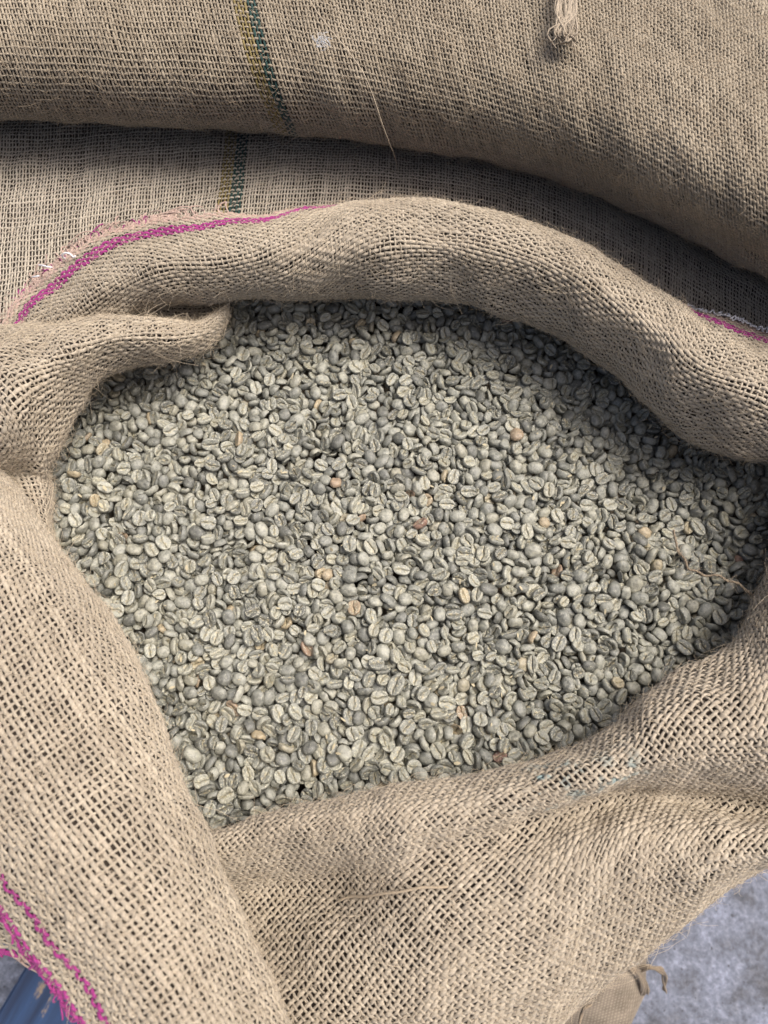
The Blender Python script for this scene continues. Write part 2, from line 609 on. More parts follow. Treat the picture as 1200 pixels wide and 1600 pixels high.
def fuzz(sheet, parent, n, material, name='loose_fibres', seed=0, lmin=0.0025, lmax=0.009, vr=(0.03, 0.97), rad=0.00008):
    r = np.random.RandomState(seed + 500)
    U = r.uniform(0, sheet.Lu, n)
    V = r.uniform(vr[0], vr[1], n) * sheet.Lv
    P, Nn = sheet.ev(U, V)
    P2, _ = sheet.ev(np.clip(U + 0.002, 0, sheet.Lu), V)
    tu = P2 - P + 1e-9
    tu /= np.linalg.norm(tu, axis=-1, keepdims=True)
    tv = np.cross(Nn, tu)
    L = r.uniform(lmin, lmax, n) * (1 + (r.rand(n) > 0.95) * 1.2)
    a = r.uniform(0, 6.28, n)
    rise = r.uniform(0.05, 0.75, n) ** 1.4
    d = tu * np.cos(a)[:, None] + tv * np.sin(a)[:, None]
    e = np.cross(Nn, d)
    curl = r.normal(0, 0.9, n)
    curl2 = r.uniform(-1.2, 0.4, n)
    k = 6
    pts = np.zeros((n, k, 3))
    for q in range(k):
        s = q / (k - 1)
        pts[:, q] = (P + Nn * 0.0006 + d * (L * s)[:, None] + Nn * (L * (rise * s + curl2 * 0.3 * s * s))[:, None]
                     + e * (L * curl * s * s * 0.5)[:, None] + r.normal(0, 1, (n, 3)) * (0.00022 * (q > 0)))
        # keep fibres on the outer side of the cloth
        dd = ((pts[:, q] - P) * Nn).sum(-1)
        pts[:, q] += Nn * np.maximum(0.0004 - dd, 0)[:, None]
    return hair(name, list(pts), r.uniform(0.6, 1.4, n) * rad, material, parent)


def yarn_lines(name, lines, rad, material, parent, sides=6, kind=None, twist=1.0):
    """Separate yarns from polylines (list of (n,3)); each smoothed and swept; joined as one mesh."""
    o_, Vs, Fs, Ys = 0, [], [], []
    for q, ln in enumerate(lines):
        ln = np.asarray(ln, float)
        H = hermite(ln, 5)
        up = np.tile(np.array([[0.12, 0.2, 1.0]]), (len(H), 1))
        d = np.concatenate([[0], np.cumsum(np.sqrt(((H[1:] - H[:-1]) ** 2).sum(-1)))])
        rr = rad[q] if hasattr(rad, '__len__') else rad
        taper = np.ones(len(H))
        taper[0] = taper[-1] = 0.35
        rad_ = rr * taper * (1 + 0.12 * np.sin(d * 900 + q))
        V_, F_, Y_, _ = tubes(H[None], up[None], rad_[None], rad_[None], sides, d[None], np.array([q * 3.7 + 5000.0]))
        Vs.append(V_)
        Fs.append(F_ + o_)
        Ys.append(Y_)
        o_ += len(V_)
    return mesh_obj(name, np.concatenate(Vs), np.concatenate(Fs), material, parent, {'yarn': np.concatenate(Ys)}, kind=kind)


# ------------------------------------------------------------------ the setting: concrete floor
def build_floor():
    m, nt, b = mat('stained_concrete')
    tc = nt.nodes.new('ShaderNodeTexCoord')
    n1 = N(nt, 'ShaderNodeTexNoise', i_Scale=14.0, i_Detail=10.0, i_Roughness=0.7)
    n2 = N(nt, 'ShaderNodeTexNoise', i_Scale=110.0, i_Detail=6.0, i_Roughness=0.8)
    n3 = N(nt, 'ShaderNodeTexVoronoi', i_Scale=24.0)
    for n in (n1, n2, n3):
        nt.links.new(tc.outputs['Object'], n.inputs['Vector'])
    c1 = ramp(nt, [(0.36, (0.065, 0.068, 0.080)), (0.5, (0.115, 0.128, 0.165)), (0.64, (0.170, 0.190, 0.250))], n1.outputs[0])
    c2 = ramp(nt, [(0.32, (0.42, 0.42, 0.42)), (0.5, (1, 1, 1)), (0.68, (1.9, 1.85, 1.8))], n2.outputs[0])
    c = mix(nt, c1, c2, 1.0, 'MULTIPLY')
    sp = N(nt, 'ShaderNodeTexNoise', i_Scale=230.0, i_Detail=2.0)
    nt.links.new(tc.outputs['Object'], sp.inputs['Vector'])
    spm = N(nt, 'ShaderNodeMapRange')
    nt.links.new(sp.outputs[0], spm.inputs[0])
    spm.inputs[1].default_value = 0.66
    spm.inputs[2].default_value = 0.72
    c = mix(nt, c, (0.03, 0.03, 0.035), spm.outputs[0])
    nt.links.new(c, b.inputs['Base Color'])
    b.inputs['Roughness'].default_value = 0.75
    bp = N(nt, 'ShaderNodeBump', i_Strength=0.5, i_Distance=0.003)
    nt.links.new(n2.outputs[0], bp.inputs['Height'])
    nt.links.new(bp.outputs[0], b.inputs['Normal'])
    n = 40
    g = np.linspace(-4, 4, n)
    X, Y = np.meshgrid(g, g, indexing='ij')
    Z = np.zeros_like(X)
    idx = np.arange(n * n).reshape(n, n)
    Fq = np.stack([idx[:-1, :-1], idx[1:, :-1], idx[1:, 1:], idx[:-1, 1:]], -1).reshape(-1, 4)
    o = mesh_obj('concrete_floor', np.stack([X, Y, Z], -1).reshape(-1, 3), Fq, m)
    tag(o, kind='structure', label='bluish grey stained concrete floor under the sacks')


build_floor()


# ------------------------------------------------------------------ pallet under the open sack
def build_pallet():
    m, nt, b = mat('worn_blue_paint')
    tc = nt.nodes.new('ShaderNodeTexCoord')
    mp = N(nt, 'ShaderNodeMapping')
    mp.inputs['Scale'].default_value = (90, 5, 40)
    nt.links.new(tc.outputs['Object'], mp.inputs[0])
    n1 = N(nt, 'ShaderNodeTexNoise', i_Scale=1.0, i_Detail=6.0, i_Roughness=0.6)
    nt.links.new(mp.outputs[0], n1.inputs['Vector'])
    n2 = N(nt, 'ShaderNodeTexNoise', i_Scale=34.0, i_Detail=5.0, i_Roughness=0.7)
    nt.links.new(tc.outputs['Object'], n2.inputs['Vector'])
    blue = ramp(nt, [(0.3, (0.005, 0.016, 0.048)), (0.6, (0.016, 0.048, 0.125)), (0.75, (0.045, 0.09, 0.18))], n1.outputs[0])
    wood = ramp(nt, [(0.3, (0.13, 0.09, 0.055)), (0.7, (0.30, 0.23, 0.16))], n1.outputs[0])
    ad = N(nt, 'ShaderNodeMath', operation='ADD')
    nt.links.new(n1.outputs[0], ad.inputs[0])
    nt.links.new(n2.outputs[0], ad.inputs[1])
    mr = N(nt, 'ShaderNodeMapRange')
    nt.links.new(ad.outputs[0], mr.inputs[0])
    mr.inputs[1].default_value = 1.08
    mr.inputs[2].default_value = 1.2
    nt.links.new(mix(nt, blue, wood, mr.outputs[0]), b.inputs['Base Color'])
    b.inputs['Roughness'].default_value = 0.6
    bp = N(nt, 'ShaderNodeBump', i_Strength=0.6, i_Distance=0.001)
    nt.links.new(n1.outputs[0], bp.inputs['Height'])
    nt.links.new(bp.outputs[0], b.inputs['Normal'])
    raw = plain('raw_pallet_wood', (0.28, 0.17, 0.085), 0.8, 0.35, 60.0)
    root = empty('wooden_pallet', (0, -0.05, 0), 'worn blue painted wooden pallet under the open sack of beans', 'pallet')
    root.rotation_euler = (0, 0, math.radians(-27))
    bev = 0.003

    def board(name, cx, cy, cz, lx, ly, lz, mt):
        xs, ys, zs = lx / 2, ly / 2, lz / 2
        V = []
        for sx in (-1, 1):
            for sy in (-1, 1):
                for sz in (-1, 1):
                    V.append((sx * (xs - bev), sy * (ys - bev), sz * zs))
                    V.append((sx * xs, sy * (ys - bev), sz * (zs - bev)))
                    V.append((sx * (xs - bev), sy * ys, sz * (zs - bev)))
        import bmesh
        bm = bmesh.new()
        vs = [bm.verts.new(v) for v in V]
        bmesh.ops.convex_hull(bm, input=vs)
        me = bpy.data.meshes.new(name)
        bm.to_mesh(me)
        bm.free()
        me.materials.append(mt)
        o = bpy.data.objects.new(name, me)
        COL.objects.link(o)
        o.parent = root
        o.location = (cx, cy, cz)
        return o
    for k in range(4):
        board('deck_board', -0.166 + k * 0.113, -0.08 + 0.006 * ((k * 7) % 3), 0.128, 0.080, 0.90, 0.020, m)
    board('deck_board', 0.291, -0.09, 0.128, 0.070, 0.88, 0.020, raw)
    board('edge_board', 0.336, -0.09, 0.118, 0.012, 0.88, 0.045, m)
    for k in range(3):
        board('stringer', 0.06, -0.45 + k * 0.37, 0.069, 0.52, 0.07, 0.0955, raw)
    for k in range(3):
        board('bottom_board', -0.16 + k * 0.21, -0.08, 0.0105, 0.08, 0.86, 0.020, raw)


build_pallet()

# ------------------------------------------------------------------ open sack: Empty and its cloth
OPEN = empty('open_burlap_sack', (0.0, 0.0, 0.15), 'open burlap sack with rolled rim and magenta stripe, full of green coffee beans', 'sack')

A_ST = [
    [(90, 640, .6), (70, 610, .633), (50, 585, .639), (30, 565, .64), (15, 550, .64), (0, 540, .637), (-15, 528, .63)],
    [(130, 560, .595), (125, 545, .638), (110, 520, .649), (95, 497, .655), (80, 480, .652), (66, 466, .647), (50, 452, .638)],
    [(190, 500, .6), (186, 500, .648), (170, 478, .659), (155, 455, .668), (140, 432, .664), (125, 412, .660), (108, 396, .654)],
    [(262, 445, .6), (258, 474, .648), (250, 448, .669), (240, 418, .678), (230, 390, .673), (220, 365, .668), (213, 345, .662)],
    [(350, 435, .6), (348, 465, .648), (342, 435, .672), (336, 405, .682), (328, 375, .678), (320, 352, .672), (315, 336, .666)],
    [(462, 430, .6), (462, 463, .648), (460, 430, .672), (456, 395, .685), (452, 362, .685), (448, 342, .676), (446, 331, .66)],
    [(570, 428, .6), (570, 461, .648), (568, 425, .674), (566, 385, .688), (563, 345, .688), (560, 318, .675), (560, 325, .645)],
    [(690, 430, .6), (690, 464, .648), (688, 425, .674), (685, 385, .69), (682, 345, .69), (680, 314, .675), (680, 325, .645)],
    [(770, 450, .6), (778, 482, .648), (790, 440, .674), (803, 400, .69), (817, 368, .69), (830, 347, .675), (835, 358, .645)],
    [(865, 490, .6), (880, 522, .648), (897, 485, .674), (912, 445, .69), (925, 415, .69), (938, 399, .675), (943, 412, .645)],
    [(945, 545, .6), (965, 578, .648), (985, 540, .674), (1005, 505, .69), (1022, 478, .69), (1036, 463, .675), (1045, 470, .65)],
    [(1030, 620, .6), (1050, 654, .648), (1070, 610, .674), (1088, 570, .69), (1102, 535, .69), (1113, 510, .68), (1123, 494, .665)],
    [(1115, 670, .6), (1130, 704, .648), (1150, 660, .674), (1170, 615, .69), (1185, 575, .69), (1196, 545, .68), (1207, 520, .665)],
    [(1200, 685, .6), (1215, 714, .648), (1238, 675, .674), (1260, 640, .69), (1275, 605, .69), (1288, 580, .68), (1300, 560, .665)],
    [(1300, 705, .6), (1315, 735, .648), (1340, 710, .674), (1365, 680, .69), (1385, 650, .69), (1400, 630, .68), (1415, 610, .665)],
]
L_ST = [
    [(352, 500, .6), (356, 492, .632), (357, 485, .63), (358, 478, .633), (358, 470, .633), (358, 460, .632), (358, 445, .63)],
    [(325, 520, .6), (332, 538, .635), (334, 528, .637), (335, 515, .643), (336, 500, .643), (337, 485, .625), (338, 455, .63)],
    [(275, 525, .6), (278, 559, .64), (282, 545, .65), (286, 530, .657), (290, 515, .655), (292, 498, .628), (294, 455, .63)],
    [(205, 525, .6), (205, 566, .645), (210, 545, .662), (214, 522, .672), (217, 500, .667), (220, 490, .638), (225, 455, .63)],
    [(150, 550, .6), (150, 588, .65), (145, 565, .665), (140, 535, .68), (136, 508, .672), (133, 497, .643), (130, 470, .635)],
    [(112, 621, .6), (122, 625, .65), (105, 595, .668), (85, 560, .685), (65, 530, .678), (52, 513, .66), (45, 500, .64)],
    [(85, 666, .6), (95, 670, .65), (72, 635, .67), (45, 595, .688), (15, 560, .685), (-10, 530, .665), (-25, 515, .64)],
    [(65, 699, .6), (75, 703, .65), (50, 675, .668), (20, 640, .688), (-20, 600, .688), (-60, 570, .67), (-90, 550, .64)],
    [(52, 734, .6), (62, 738, .64), (42, 718, .65), (12, 692, .672), (-30, 660, .68), (-80, 640, .665), (-120, 620, .64)],
    [(30, 786, .6), (40, 790, .61), (20, 765, .625), (-5, 745, .64), (-50, 715, .645), (-95, 700, .64), (-135, 690, .62)],
]
N_ST = [
    [(64, 690, .59), (72, 690, .622), (50, 692, .632), (20, 700, .635), (-20, 705, .62)],
    [(65, 740, .59), (73, 740, .625), (50, 742, .638), (20, 745, .64), (-20, 745, .63)],
    [(70, 800, .59), (78, 800, .625), (58, 798, .645), (30, 790, .65), (0, 780, .64)],
    [(78, 864, .59), (86, 864, .625), (68, 862, .645), (40, 852, .65), (0, 840, .64)],
    [(110, 938, .59), (118, 938, .62), (95, 935, .64), (60, 930, .645), (10, 920, .64)],
]
M_ST = [
    [(-44, 706, .6), (-30, 700, .648), (-64, 712, .668), (-103, 736, .68), (-150, 764, .682), (-198, 791, .677), (-237, 811, .67), (-266, 829, .663)],
    [(11, 781, .6), (25, 775, .66), (4, 810, .68), (-38, 843, .692), (-99, 887, .694), (-155, 925, .689), (-197, 951, .682), (-230, 975, .675)],
    [(98, 911, .6), (112, 905, .668), (73, 927, .688), (18, 963, .7), (-52, 1015, .702), (-112, 1058, .697), (-151, 1085, .69), (-184, 1111, .683)],
    [(168, 996, .6), (182, 990, .668), (132, 1025, .688), (69, 1085, .7), (-5, 1139, .702), (-64, 1182, .697), (-98, 1208, .69), (-129, 1232, .683)],
    [(226, 1136, .6), (240, 1130, .668), (190, 1154, .688), (118, 1202, .7), (46, 1254, .702), (-9, 1295, .697), (-38, 1317, .69), (-66, 1338, .683)],
    [(261, 1236, .6), (275, 1230, .668), (235, 1264, .688), (170, 1313, .7), (104, 1361, .702), (54, 1397, .697), (28, 1416, .69), (3, 1435, .683)],
    [(306, 1331, .6), (320, 1325, .668), (284, 1370, .688), (226, 1422, .7), (168, 1464, .702), (125, 1495, .697), (100, 1513, .69), (76, 1531, .683)],
    [(371, 1476, .6), (385, 1470, .668), (342, 1500, .688), (289, 1538, .7), (238, 1576, .702), (201, 1603, .697), (174, 1621, .69), (150, 1638, .683)],
    [(431, 1626, .6), (445, 1620, .665), (400, 1640, .685), (360, 1674, .697), (313, 1711, .699), (277, 1738, .694), (248, 1757, .687), (222, 1775, .68)],
    [(511, 1786, .6), (525, 1780, .662), (492, 1814, .682), (441, 1849, .694), (389, 1891, .696), (347, 1922, .691), (317, 1943, .684), (287, 1963, .677)],
]
F_ST = [
    [(278, 1338, .6), (275, 1330, .638), (270, 1350, .64), (262, 1385, .635), (260, 1430, .62), (270, 1500, .62), (285, 1570, .62), (310, 1760, .58), (315, 1730, .52)],
    [(355, 1307, .6), (352, 1299, .643), (357, 1318, .645), (365, 1360, .628), (375, 1410, .612), (390, 1490, .618), (410, 1580, .63), (455, 1770, .58), (460, 1740, .52)],
    [(483, 1268, .6), (480, 1260, .653), (485, 1285, .662), (492, 1330, .645), (500, 1390, .622), (520, 1470, .64), (550, 1570, .645), (620, 1750, .58), (620, 1720, .52)],
    [(643, 1241, .6), (640, 1233, .658), (645, 1258, .672), (652, 1300, .672), (665, 1355, .66), (685, 1440, .665), (715, 1530, .66), (775, 1665, .628), (772, 1640, .565)],
    [(803, 1213, .6), (800, 1205, .658), (806, 1232, .675), (815, 1262, .672), (828, 1297, .66), (850, 1370, .668), (876, 1450, .66), (908, 1556, .628), (903, 1535, .565)],
    [(933, 1168, .6), (930, 1160, .658), (945, 1185, .68), (958, 1215, .68), (972, 1250, .640), (990, 1305, .668), (1008, 1375, .66), (1030, 1468, .628), (1025, 1450, .565)],
    [(1043, 1078, .6), (1040, 1070, .658), (1065, 1105, .683), (1090, 1165, .685), (1110, 1258, .629), (1122, 1300, .66), (1133, 1345, .66), (1145, 1380, .628), (1140, 1365, .565)],
    [(1155, 1030, .6), (1152, 1022, .658), (1185, 1065, .683), (1208, 1145, .69), (1225, 1268, .626), (1235, 1300, .655), (1243, 1320, .66), (1250, 1335, .628), (1245, 1320, .565)],
    [(1204, 933, .6), (1194, 930, .648), (1235, 960, .67), (1290, 1050, .69), (1320, 1200, .65), (1330, 1250, .65), (1335, 1280, .63), (1345, 1300, .628), (1340, 1285, .565)],
    [(1245, 833, .6), (1235, 830, .648), (1275, 850, .67), (1345, 920, .69), (1400, 1080, .66), (1420, 1150, .65), (1435, 1200, .63), (1450, 1230, .628), (1445, 1215, .565)],
    [(1255, 748, .6), (1245, 745, .648), (1290, 760, .67), (1370, 800, .69), (1440, 920, .67), (1465, 990, .65), (1480, 1050, .63), (1500, 1090, .628), (1495, 1080, .565)],
]
P_ST = [
    [(-120, 1330, .635), (-118, 1380, .647), (-112, 1430, .647), (-100, 1480, .635)],
    [(-40, 1330, .645), (-38, 1380, .659), (-30, 1430, .657), (-20, 1475, .640)],
    [(40, 1330, .645), (42, 1390, .661), (50, 1440, .657), (62, 1505, .640)],
    [(100, 1340, .645), (105, 1400, .655), (120, 1470, .655), (140, 1560, .635)],
]
SH = {}
SH['A'] = Sheet(A_ST, flip=True, seed=1, anchor=True, nr=300, wrinkle=0.0011, smooth=24)
SH['L'] = Sheet(L_ST, flip=False, seed=2, wrinkle=0.0011)
SH['N'] = Sheet(N_ST, flip=False, seed=3)
SH['M'] = Sheet(M_ST, flip=False, seed=4, wrinkle=0.0009, anchor=True, nr=300, smooth=260)
SH['F'] = Sheet(F_ST, flip=True, seed=5, wrinkle=0.0011, smooth=60)
SH['P'] = Sheet(P_ST, flip=False, seed=6)
for k_, s_ in SH.items():      # make every sheet's normal point out of the cloth (towards the sky on average)
    g_ = s_.NN[s_.NN.shape[0] // 4: 3 * s_.NN.shape[0] // 4, int(s_.NN.shape[1] * 0.5): int(s_.NN.shape[1] * 0.85)]
    if g_[..., 2].mean() < 0:
        s_.flip = not s_.flip
        s_.normals()

a = SH['A']
weave(a, OPEN, 0.0032, 0.0024, 'woven_yarn', M_JUTE, seed=1, ru=0.00080, rv=0.00046, amp=0.00058,
      h_dye=[(a.Lv - 0.0215, a.Lv - 0.0125, M_MAGENTA, 'magenta_stripe'), (a.Lv - 0.0085, a.Lv + 1, M_PINK, 'pink_edge_yarn')], spc=3)
weave(SH['L'], OPEN, 0.0033, 0.0027, 'woven_yarn', M_JUTE, seed=2, ru=0.00084, rv=0.00048, amp=0.00060)
weave(SH['N'], OPEN, 0.0030, 0.0026, 'woven_yarn', M_JUTE, seed=3, ru=0.00075, rv=0.00046, amp=0.00055)
m_ = SH['M']
weave(m_, OPEN, 0.0034, 0.0025, 'woven_yarn', M_JUTE, seed=4, ru=0.00082, rv=0.00058, amp=0.00058, ampk=0.00036,
      h_dye=[(m_.Lv - 0.0195, m_.Lv - 0.0125, M_MAGENTA, 'magenta_stripe'), (m_.Lv - 0.0034, m_.Lv + 1, M_MAGENTA, 'magenta_stripe')])
weave(SH['F'], OPEN, 0.0031, 0.0027, 'woven_yarn', M_JUTE, seed=5, ru=0.00080, rv=0.00058, amp=0.00056, ampk=0.00038, angle=math.radians(-22), shear=math.radians(-6),
      ink=[(850, 1215, .675, .012), (905, 1210, .675, .010), (975, 1222, .68, .012), (1030, 1232, .68, .008), (870, 1245, .67, .008)])
weave(SH['P'], OPEN, 0.0034, 0.0034, 'woven_yarn', M_JUTE, seed=6, ru=0.00068, rv=0.00068, amp=0.0004)
for k_, nm in (('A', 'back_roll_backing'), ('L', 'left_fold_backing'), ('N', 'inner_wall_backing'), ('M', 'left_roll_backing'), ('F', 'front_backing'), ('P', 'tuck_backing')):
    SH[k_].lining('shade_backing', OPEN)
for k_, n_ in (('A', 8500), ('L', 4500), ('N', 900), ('M', 5000), ('F', 7000), ('P', 150)):
    fuzz(SH[k_], OPEN, n_, M_FIBRE, seed=len(k_) + n_, vr=(0.03, 0.99))


# frayed cut edges and white overlock stitches
def edge_fringe(sheet, urange, n, mt, name, lmin, lmax, rad, seed, curl=1.0, droop=0.3):
    r = np.random.RandomState(seed)
    lines = []
    for q in range(n):
        u = r.uniform(*urange) * sheet.Lu
        P0, n0 = sheet.ev(np.array(u), np.array(sheet.Lv * 0.985))
        P1, n1 = sheet.ev(np.array(u), np.array(sheet.Lv))
        Pu, _ = sheet.ev(np.array(min(u + 0.003, sheet.Lu)), np.array(sheet.Lv))
        out = P1 - P0
        out /= np.linalg.norm(out) + 1e-9
        al = Pu - P1
        al /= np.linalg.norm(al) + 1e-9
        L = r.uniform(lmin, lmax)
        c1, c2 = r.normal(0, curl, 2)
        pts = [P0]
        for k in range(1, 6):
            s = k / 5
            pts.append(P1 + out * L * s * (1 - 0.25 * abs(c1) * s) + al * L * (c1 * 0.6 * s * s + 0.25 * c2 * math.sin(5 * s)) + n1 * L * (0.25 * math.sin(4 * s + c2) * s + 0.18 * s)
                       - np.array([0, 0, 1]) * droop * L * s * s)
        lines.append(pts)
    return yarn_lines(name, lines, [rad * r.uniform(0.7, 1.2) for _ in lines], mt, OPEN, sides=5, kind='stuff')


def overlock(sheet, urange, n, mt, name, rad, seed, w=0.004):
    """Looping white sewing thread along the cut edge."""
    r = np.random.RandomState(seed)
    pts = []
    for q in range(n):
        u = (urange[0] + (urange[1] - urange[0]) * q / (n - 1)) * sheet.Lu
        inn = q % 2
        v = sheet.Lv - (w if inn else -0.0) + r.normal(0, 0.0006)
        P, nn = sheet.ev(np.array(u), np.array(min(v, sheet.Lv)))
        pts.append(P + nn * (0.0014 + 0.0005 * r.rand()) + r.normal(0, 0.0007, 3))
    return yarn_lines(name, [pts], rad, mt, OPEN, sides=5, kind='stuff')


edge_fringe(SH['A'], (0.01, 0.24), 190, M_PINK, 'frayed_edge', 0.003, 0.009, 0.00042, 21, curl=1.2)
edge_fringe(SH['A'], (0.02, 0.30), 60, M_PINK, 'frayed_edge', 0.005, 0.015, 0.00042, 22, curl=0.9, droop=0.0)
edge_fringe(SH['A'], (0.02, 0.22), 26, M_MAGENTA, 'frayed_edge', 0.003, 0.009, 0.00036, 27, curl=1.2, droop=0.0)
edge_fringe(SH['A'], (0.74, 0.99), 90, M_PINK, 'frayed_edge', 0.002, 0.004, 0.00036, 23)
edge_fringe(SH['M'], (0.3, 0.95), 170, M_MAGENTA, 'frayed_edge', 0.002, 0.007, 0.00048, 24, curl=1.5)
edge_fringe(SH['P'], (0.1, 0.9), 70, M_MAGENTA, 'frayed_edge', 0.002, 0.006, 0.00045, 25, curl=1.6)
edge_fringe(SH['P'], (0.25, 0.75), 16, M_PINK, 'frayed_edge', 0.004, 0.010, 0.00060, 26, curl=1.8)
overlock(SH['A'], (0.735, 0.93), 90, M_WHITE, 'overlock_stitch', 0.00045, 31, w=0.0035)
overlock(SH['A'], (0.735, 0.93), 70, M_WHITE, 'overlock_stitch', 0.00038, 32, w=0.0055)


def px_line(pts, zoff=None):
    return [at(*p) for p in pts]


yarn_lines('overlock_stitch', [
    px_line([(103, 405, .654), (97, 400, .658), (100, 396, .660), (110, 397, .661), (116, 402, .660), (118, 399, .661)]),
    px_line([(60, 414, .652), (68, 415, .656), (75, 417, .657), (82, 418, .655)]),
    px_line([(50, 433, .648), (56, 432, .652), (62, 431, .653)]),
    px_line([(10, 512, .642), (12, 516, .645), (10, 522, .645)])], 0.0005, M_WHITE, OPEN, kind='stuff')
yarn_lines('overlock_stitch', [px_line([(14, 1408, .650), (20, 1402, .657), (28, 1404, .660), (34, 1410, .658), (31, 1417, .652)]),
                               px_line([(15, 1409, .651), (22, 1406, .660), (30, 1409, .659), (33, 1417, .653)])], 0.0008, M_WHITE, OPEN, kind='stuff')


def loft_body(name, rings, parent, mt, n=72, seed=0):
    """rings: (cx, cy, z, rx, ry, corner list [(angle deg, push, width)])."""
    r = np.random.RandomState(seed)
    ph = r.uniform(0, 6.28, 6)
    V = []
    th = np.linspace(0, 2 * math.pi, n, endpoint=False)
    for (cx, cy, z, rx, ry, cs) in rings:
        c, s = np.cos(th), np.sin(th)
        p = 4.0
        den = (np.abs(c) ** p + np.abs(s) ** p) ** (1 / p)
        x, y = rx * c / den, ry * s / den
        k = 1 + 0.012 * np.sin(5 * th + ph[0] + z * 9) + 0.010 * np.sin(9 * th + ph[1] + z * 17)
        for (ang, push, wd) in cs:
            dd = (np.degrees(th) - ang + 180) % 360 - 180
            k = k + push * np.exp(-(dd / wd) ** 2)
        V.append(np.stack([cx + x * k, cy + y * k, np.full(n, z)], -1))
    V = np.array(V)
    V = hermite(V, 5)
    m = len(V)
    idx = np.arange(m * n).reshape(m, n)
    nx = np.roll(idx, -1, axis=1)
    Fq = np.stack([idx[:-1], nx[:-1], nx[1:], idx[1:]], -1).reshape(-1, 4)
    return mesh_obj(name, V.reshape(-1, 3), Fq, mt, parent)


E_ = at(1003, 1530, 0.20)
ang_c = math.degrees(math.atan2(E_[1] - (-0.02), E_[0] - 0.0))
loft_body('sack_body', [
    (0.00, -0.06, 0.1385, 0.10, 0.10, []),
    (0.00, -0.065, 0.150, 0.22, 0.25, [(ang_c, 0.10, 14)]),
    (0.00, -0.065, 0.19, 0.245, 0.275, [(ang_c, 0.20, 12)]),
    (0.00, -0.05, 0.25, 0.25, 0.27, [(ang_c, 0.10, 14)]),
    (0.00, -0.03, 0.33, 0.24, 0.24, []),
    (0.00, -0.01, 0.43, 0.235, 0.20, []),
    (0.00, 0.01, 0.52, 0.22, 0.175, []),
    (0.00, 0.01, 0.575, 0.20, 0.155, []),
    (0.00, 0.01, 0.585, 0.05, 0.05, [])], OPEN, M_BODY, seed=3)

# ------------------------------------------------------------------ the two full sacks behind
tb = [(-130, 186), (60, 187), (240, 197), (460, 208), (650, 232), (850, 275), (1000, 335), (1130, 400), (1260, 470), (1420, 560)]
lean = [1, 1, 1, 1, 0.9, 0.7, 0.5, 0.35, 0.2, 0.1]
bul = [0, 0, 0, 0, 0.002, 0.005, 0.009, 0.013, 0.016, 0.016]
T_ST = []
for (x, y), l, bz in zip(tb, lean, bul):
    T_ST.append([(x - 15 * l, y - 95, .585), (x - 5 * l, y - 38, .625), (x, y, .660), (x - 14 * l, y - 28, .689 + bz * .5), (x - 32 * l, y - 75, .708 + bz), (x - 52 * l, y - 140, .722 + bz),
                 (x - 70 * l, y - 215, .728 + bz), (x - 88 * l, y - 320, .725 + bz), (x - 100 * l, y - 460, .700 + bz), (x - 105 * l, y - 560, .66)])
B_ST = []
for (x, y), l, vis_ in zip(tb, lean, [340, 330, 250, 190, 140, 140, 165, 175, 185, 185]):
    dx = 18 if x < 600 else 4
    up = 0.010 * min(1, max(0, (x - 300) / 500))
    B_ST.append([(x + dx * 1.6, y - 130, .600), (x + dx, y - 70, .617), (x + dx * .4, y, .634 + up), (x - dx * .3, y + .5 * vis_, .641 + up), (x - dx, y + vis_, .632 + up), (x - dx * 1.1, y + vis_ + 35, .600), (x - dx * 1.2, y + vis_ + 50, .52)])
SH['T'] = Sheet(T_ST, seed=7, wrinkle=0.0009, smooth=60)
SH['B'] = Sheet(B_ST, seed=8, wrinkle=0.0009, smooth=60)
for k_ in 'TB':
    s_ = SH[k_]
    if s_.NN[:, s_.NN.shape[1] // 2, 2].mean() < 0:
        s_.flip = not s_.flip
        s_.normals()
TOP = empty('burlap_sack', (0.1, 0.42, 0.45), 'full brown burlap sack lying on top at the back, frayed twine end on it', 'sack', 'closed burlap sacks stacked behind the open sack')
BEH = empty('burlap_sack', (0.1, 0.30, 0.15), 'full burlap sack lying flat between the top sack and the open rim', 'sack', 'closed burlap sacks stacked behind the open sack')


def u_of(sheet, px, py, z):
    q = at(px, py, z)
    d = ((sheet.G - q) ** 2).sum(-1)
    i, j = np.unravel_index(d.argmin(), d.shape)
    return i / (sheet.G.shape[0] - 1) * sheet.Lu, j / (sheet.G.shape[1] - 1) * sheet.Lv


ut, _ = u_of(SH['T'], 408, 90, .72)
ub, _ = u_of(SH['B'], 388, 265, .605)
weave(SH['T'], TOP, 0.0023, 0.0034, 'woven_yarn', M_JUTE_OLD, seed=7, spc=3, spck=3, sides=4, thv=0.06, ru=0.00055, rv=0.00060, amp=0.00050, ampk=0.00036,
      k_dye=[(ut - 0.0095, ut - 0.0015, M_YELLOW, 'yellow_stripe'), (ut - 0.0015, ut + 0.0065, M_GREEN, 'green_stripe')])
weave(SH['B'], BEH, 0.0021, 0.0031, 'woven_yarn', M_JUTE_GREY, seed=8, spc=3, spck=3, sides=4, ru=0.00046, rv=0.00052, amp=0.00042, ampk=0.0003,
      lim=lambda px, py: (py < np.interp(px, [p[0] for p in tb], [p[1] + q for p, q in zip(tb, [400, 380, 260, 190, 150, 150, 175, 185, 190, 190])])) & (py > np.interp(px, [p[0] for p in tb], [p[1] - 60 for p in tb])), k_dye=[(ub - 0.0085, ub - 0.0005, M_YELLOW, 'yellow_stripe'), (ub - 0.0005, ub + 0.0080, M_GREEN, 'green_stripe')])
SH['T'].lining('shade_backing', TOP, off=0.0019, plain_cloth=M_BODY_OLD)
SH['B'].lining('shade_backing', BEH, off=0.0018, plain_cloth=M_BODY_OLD)
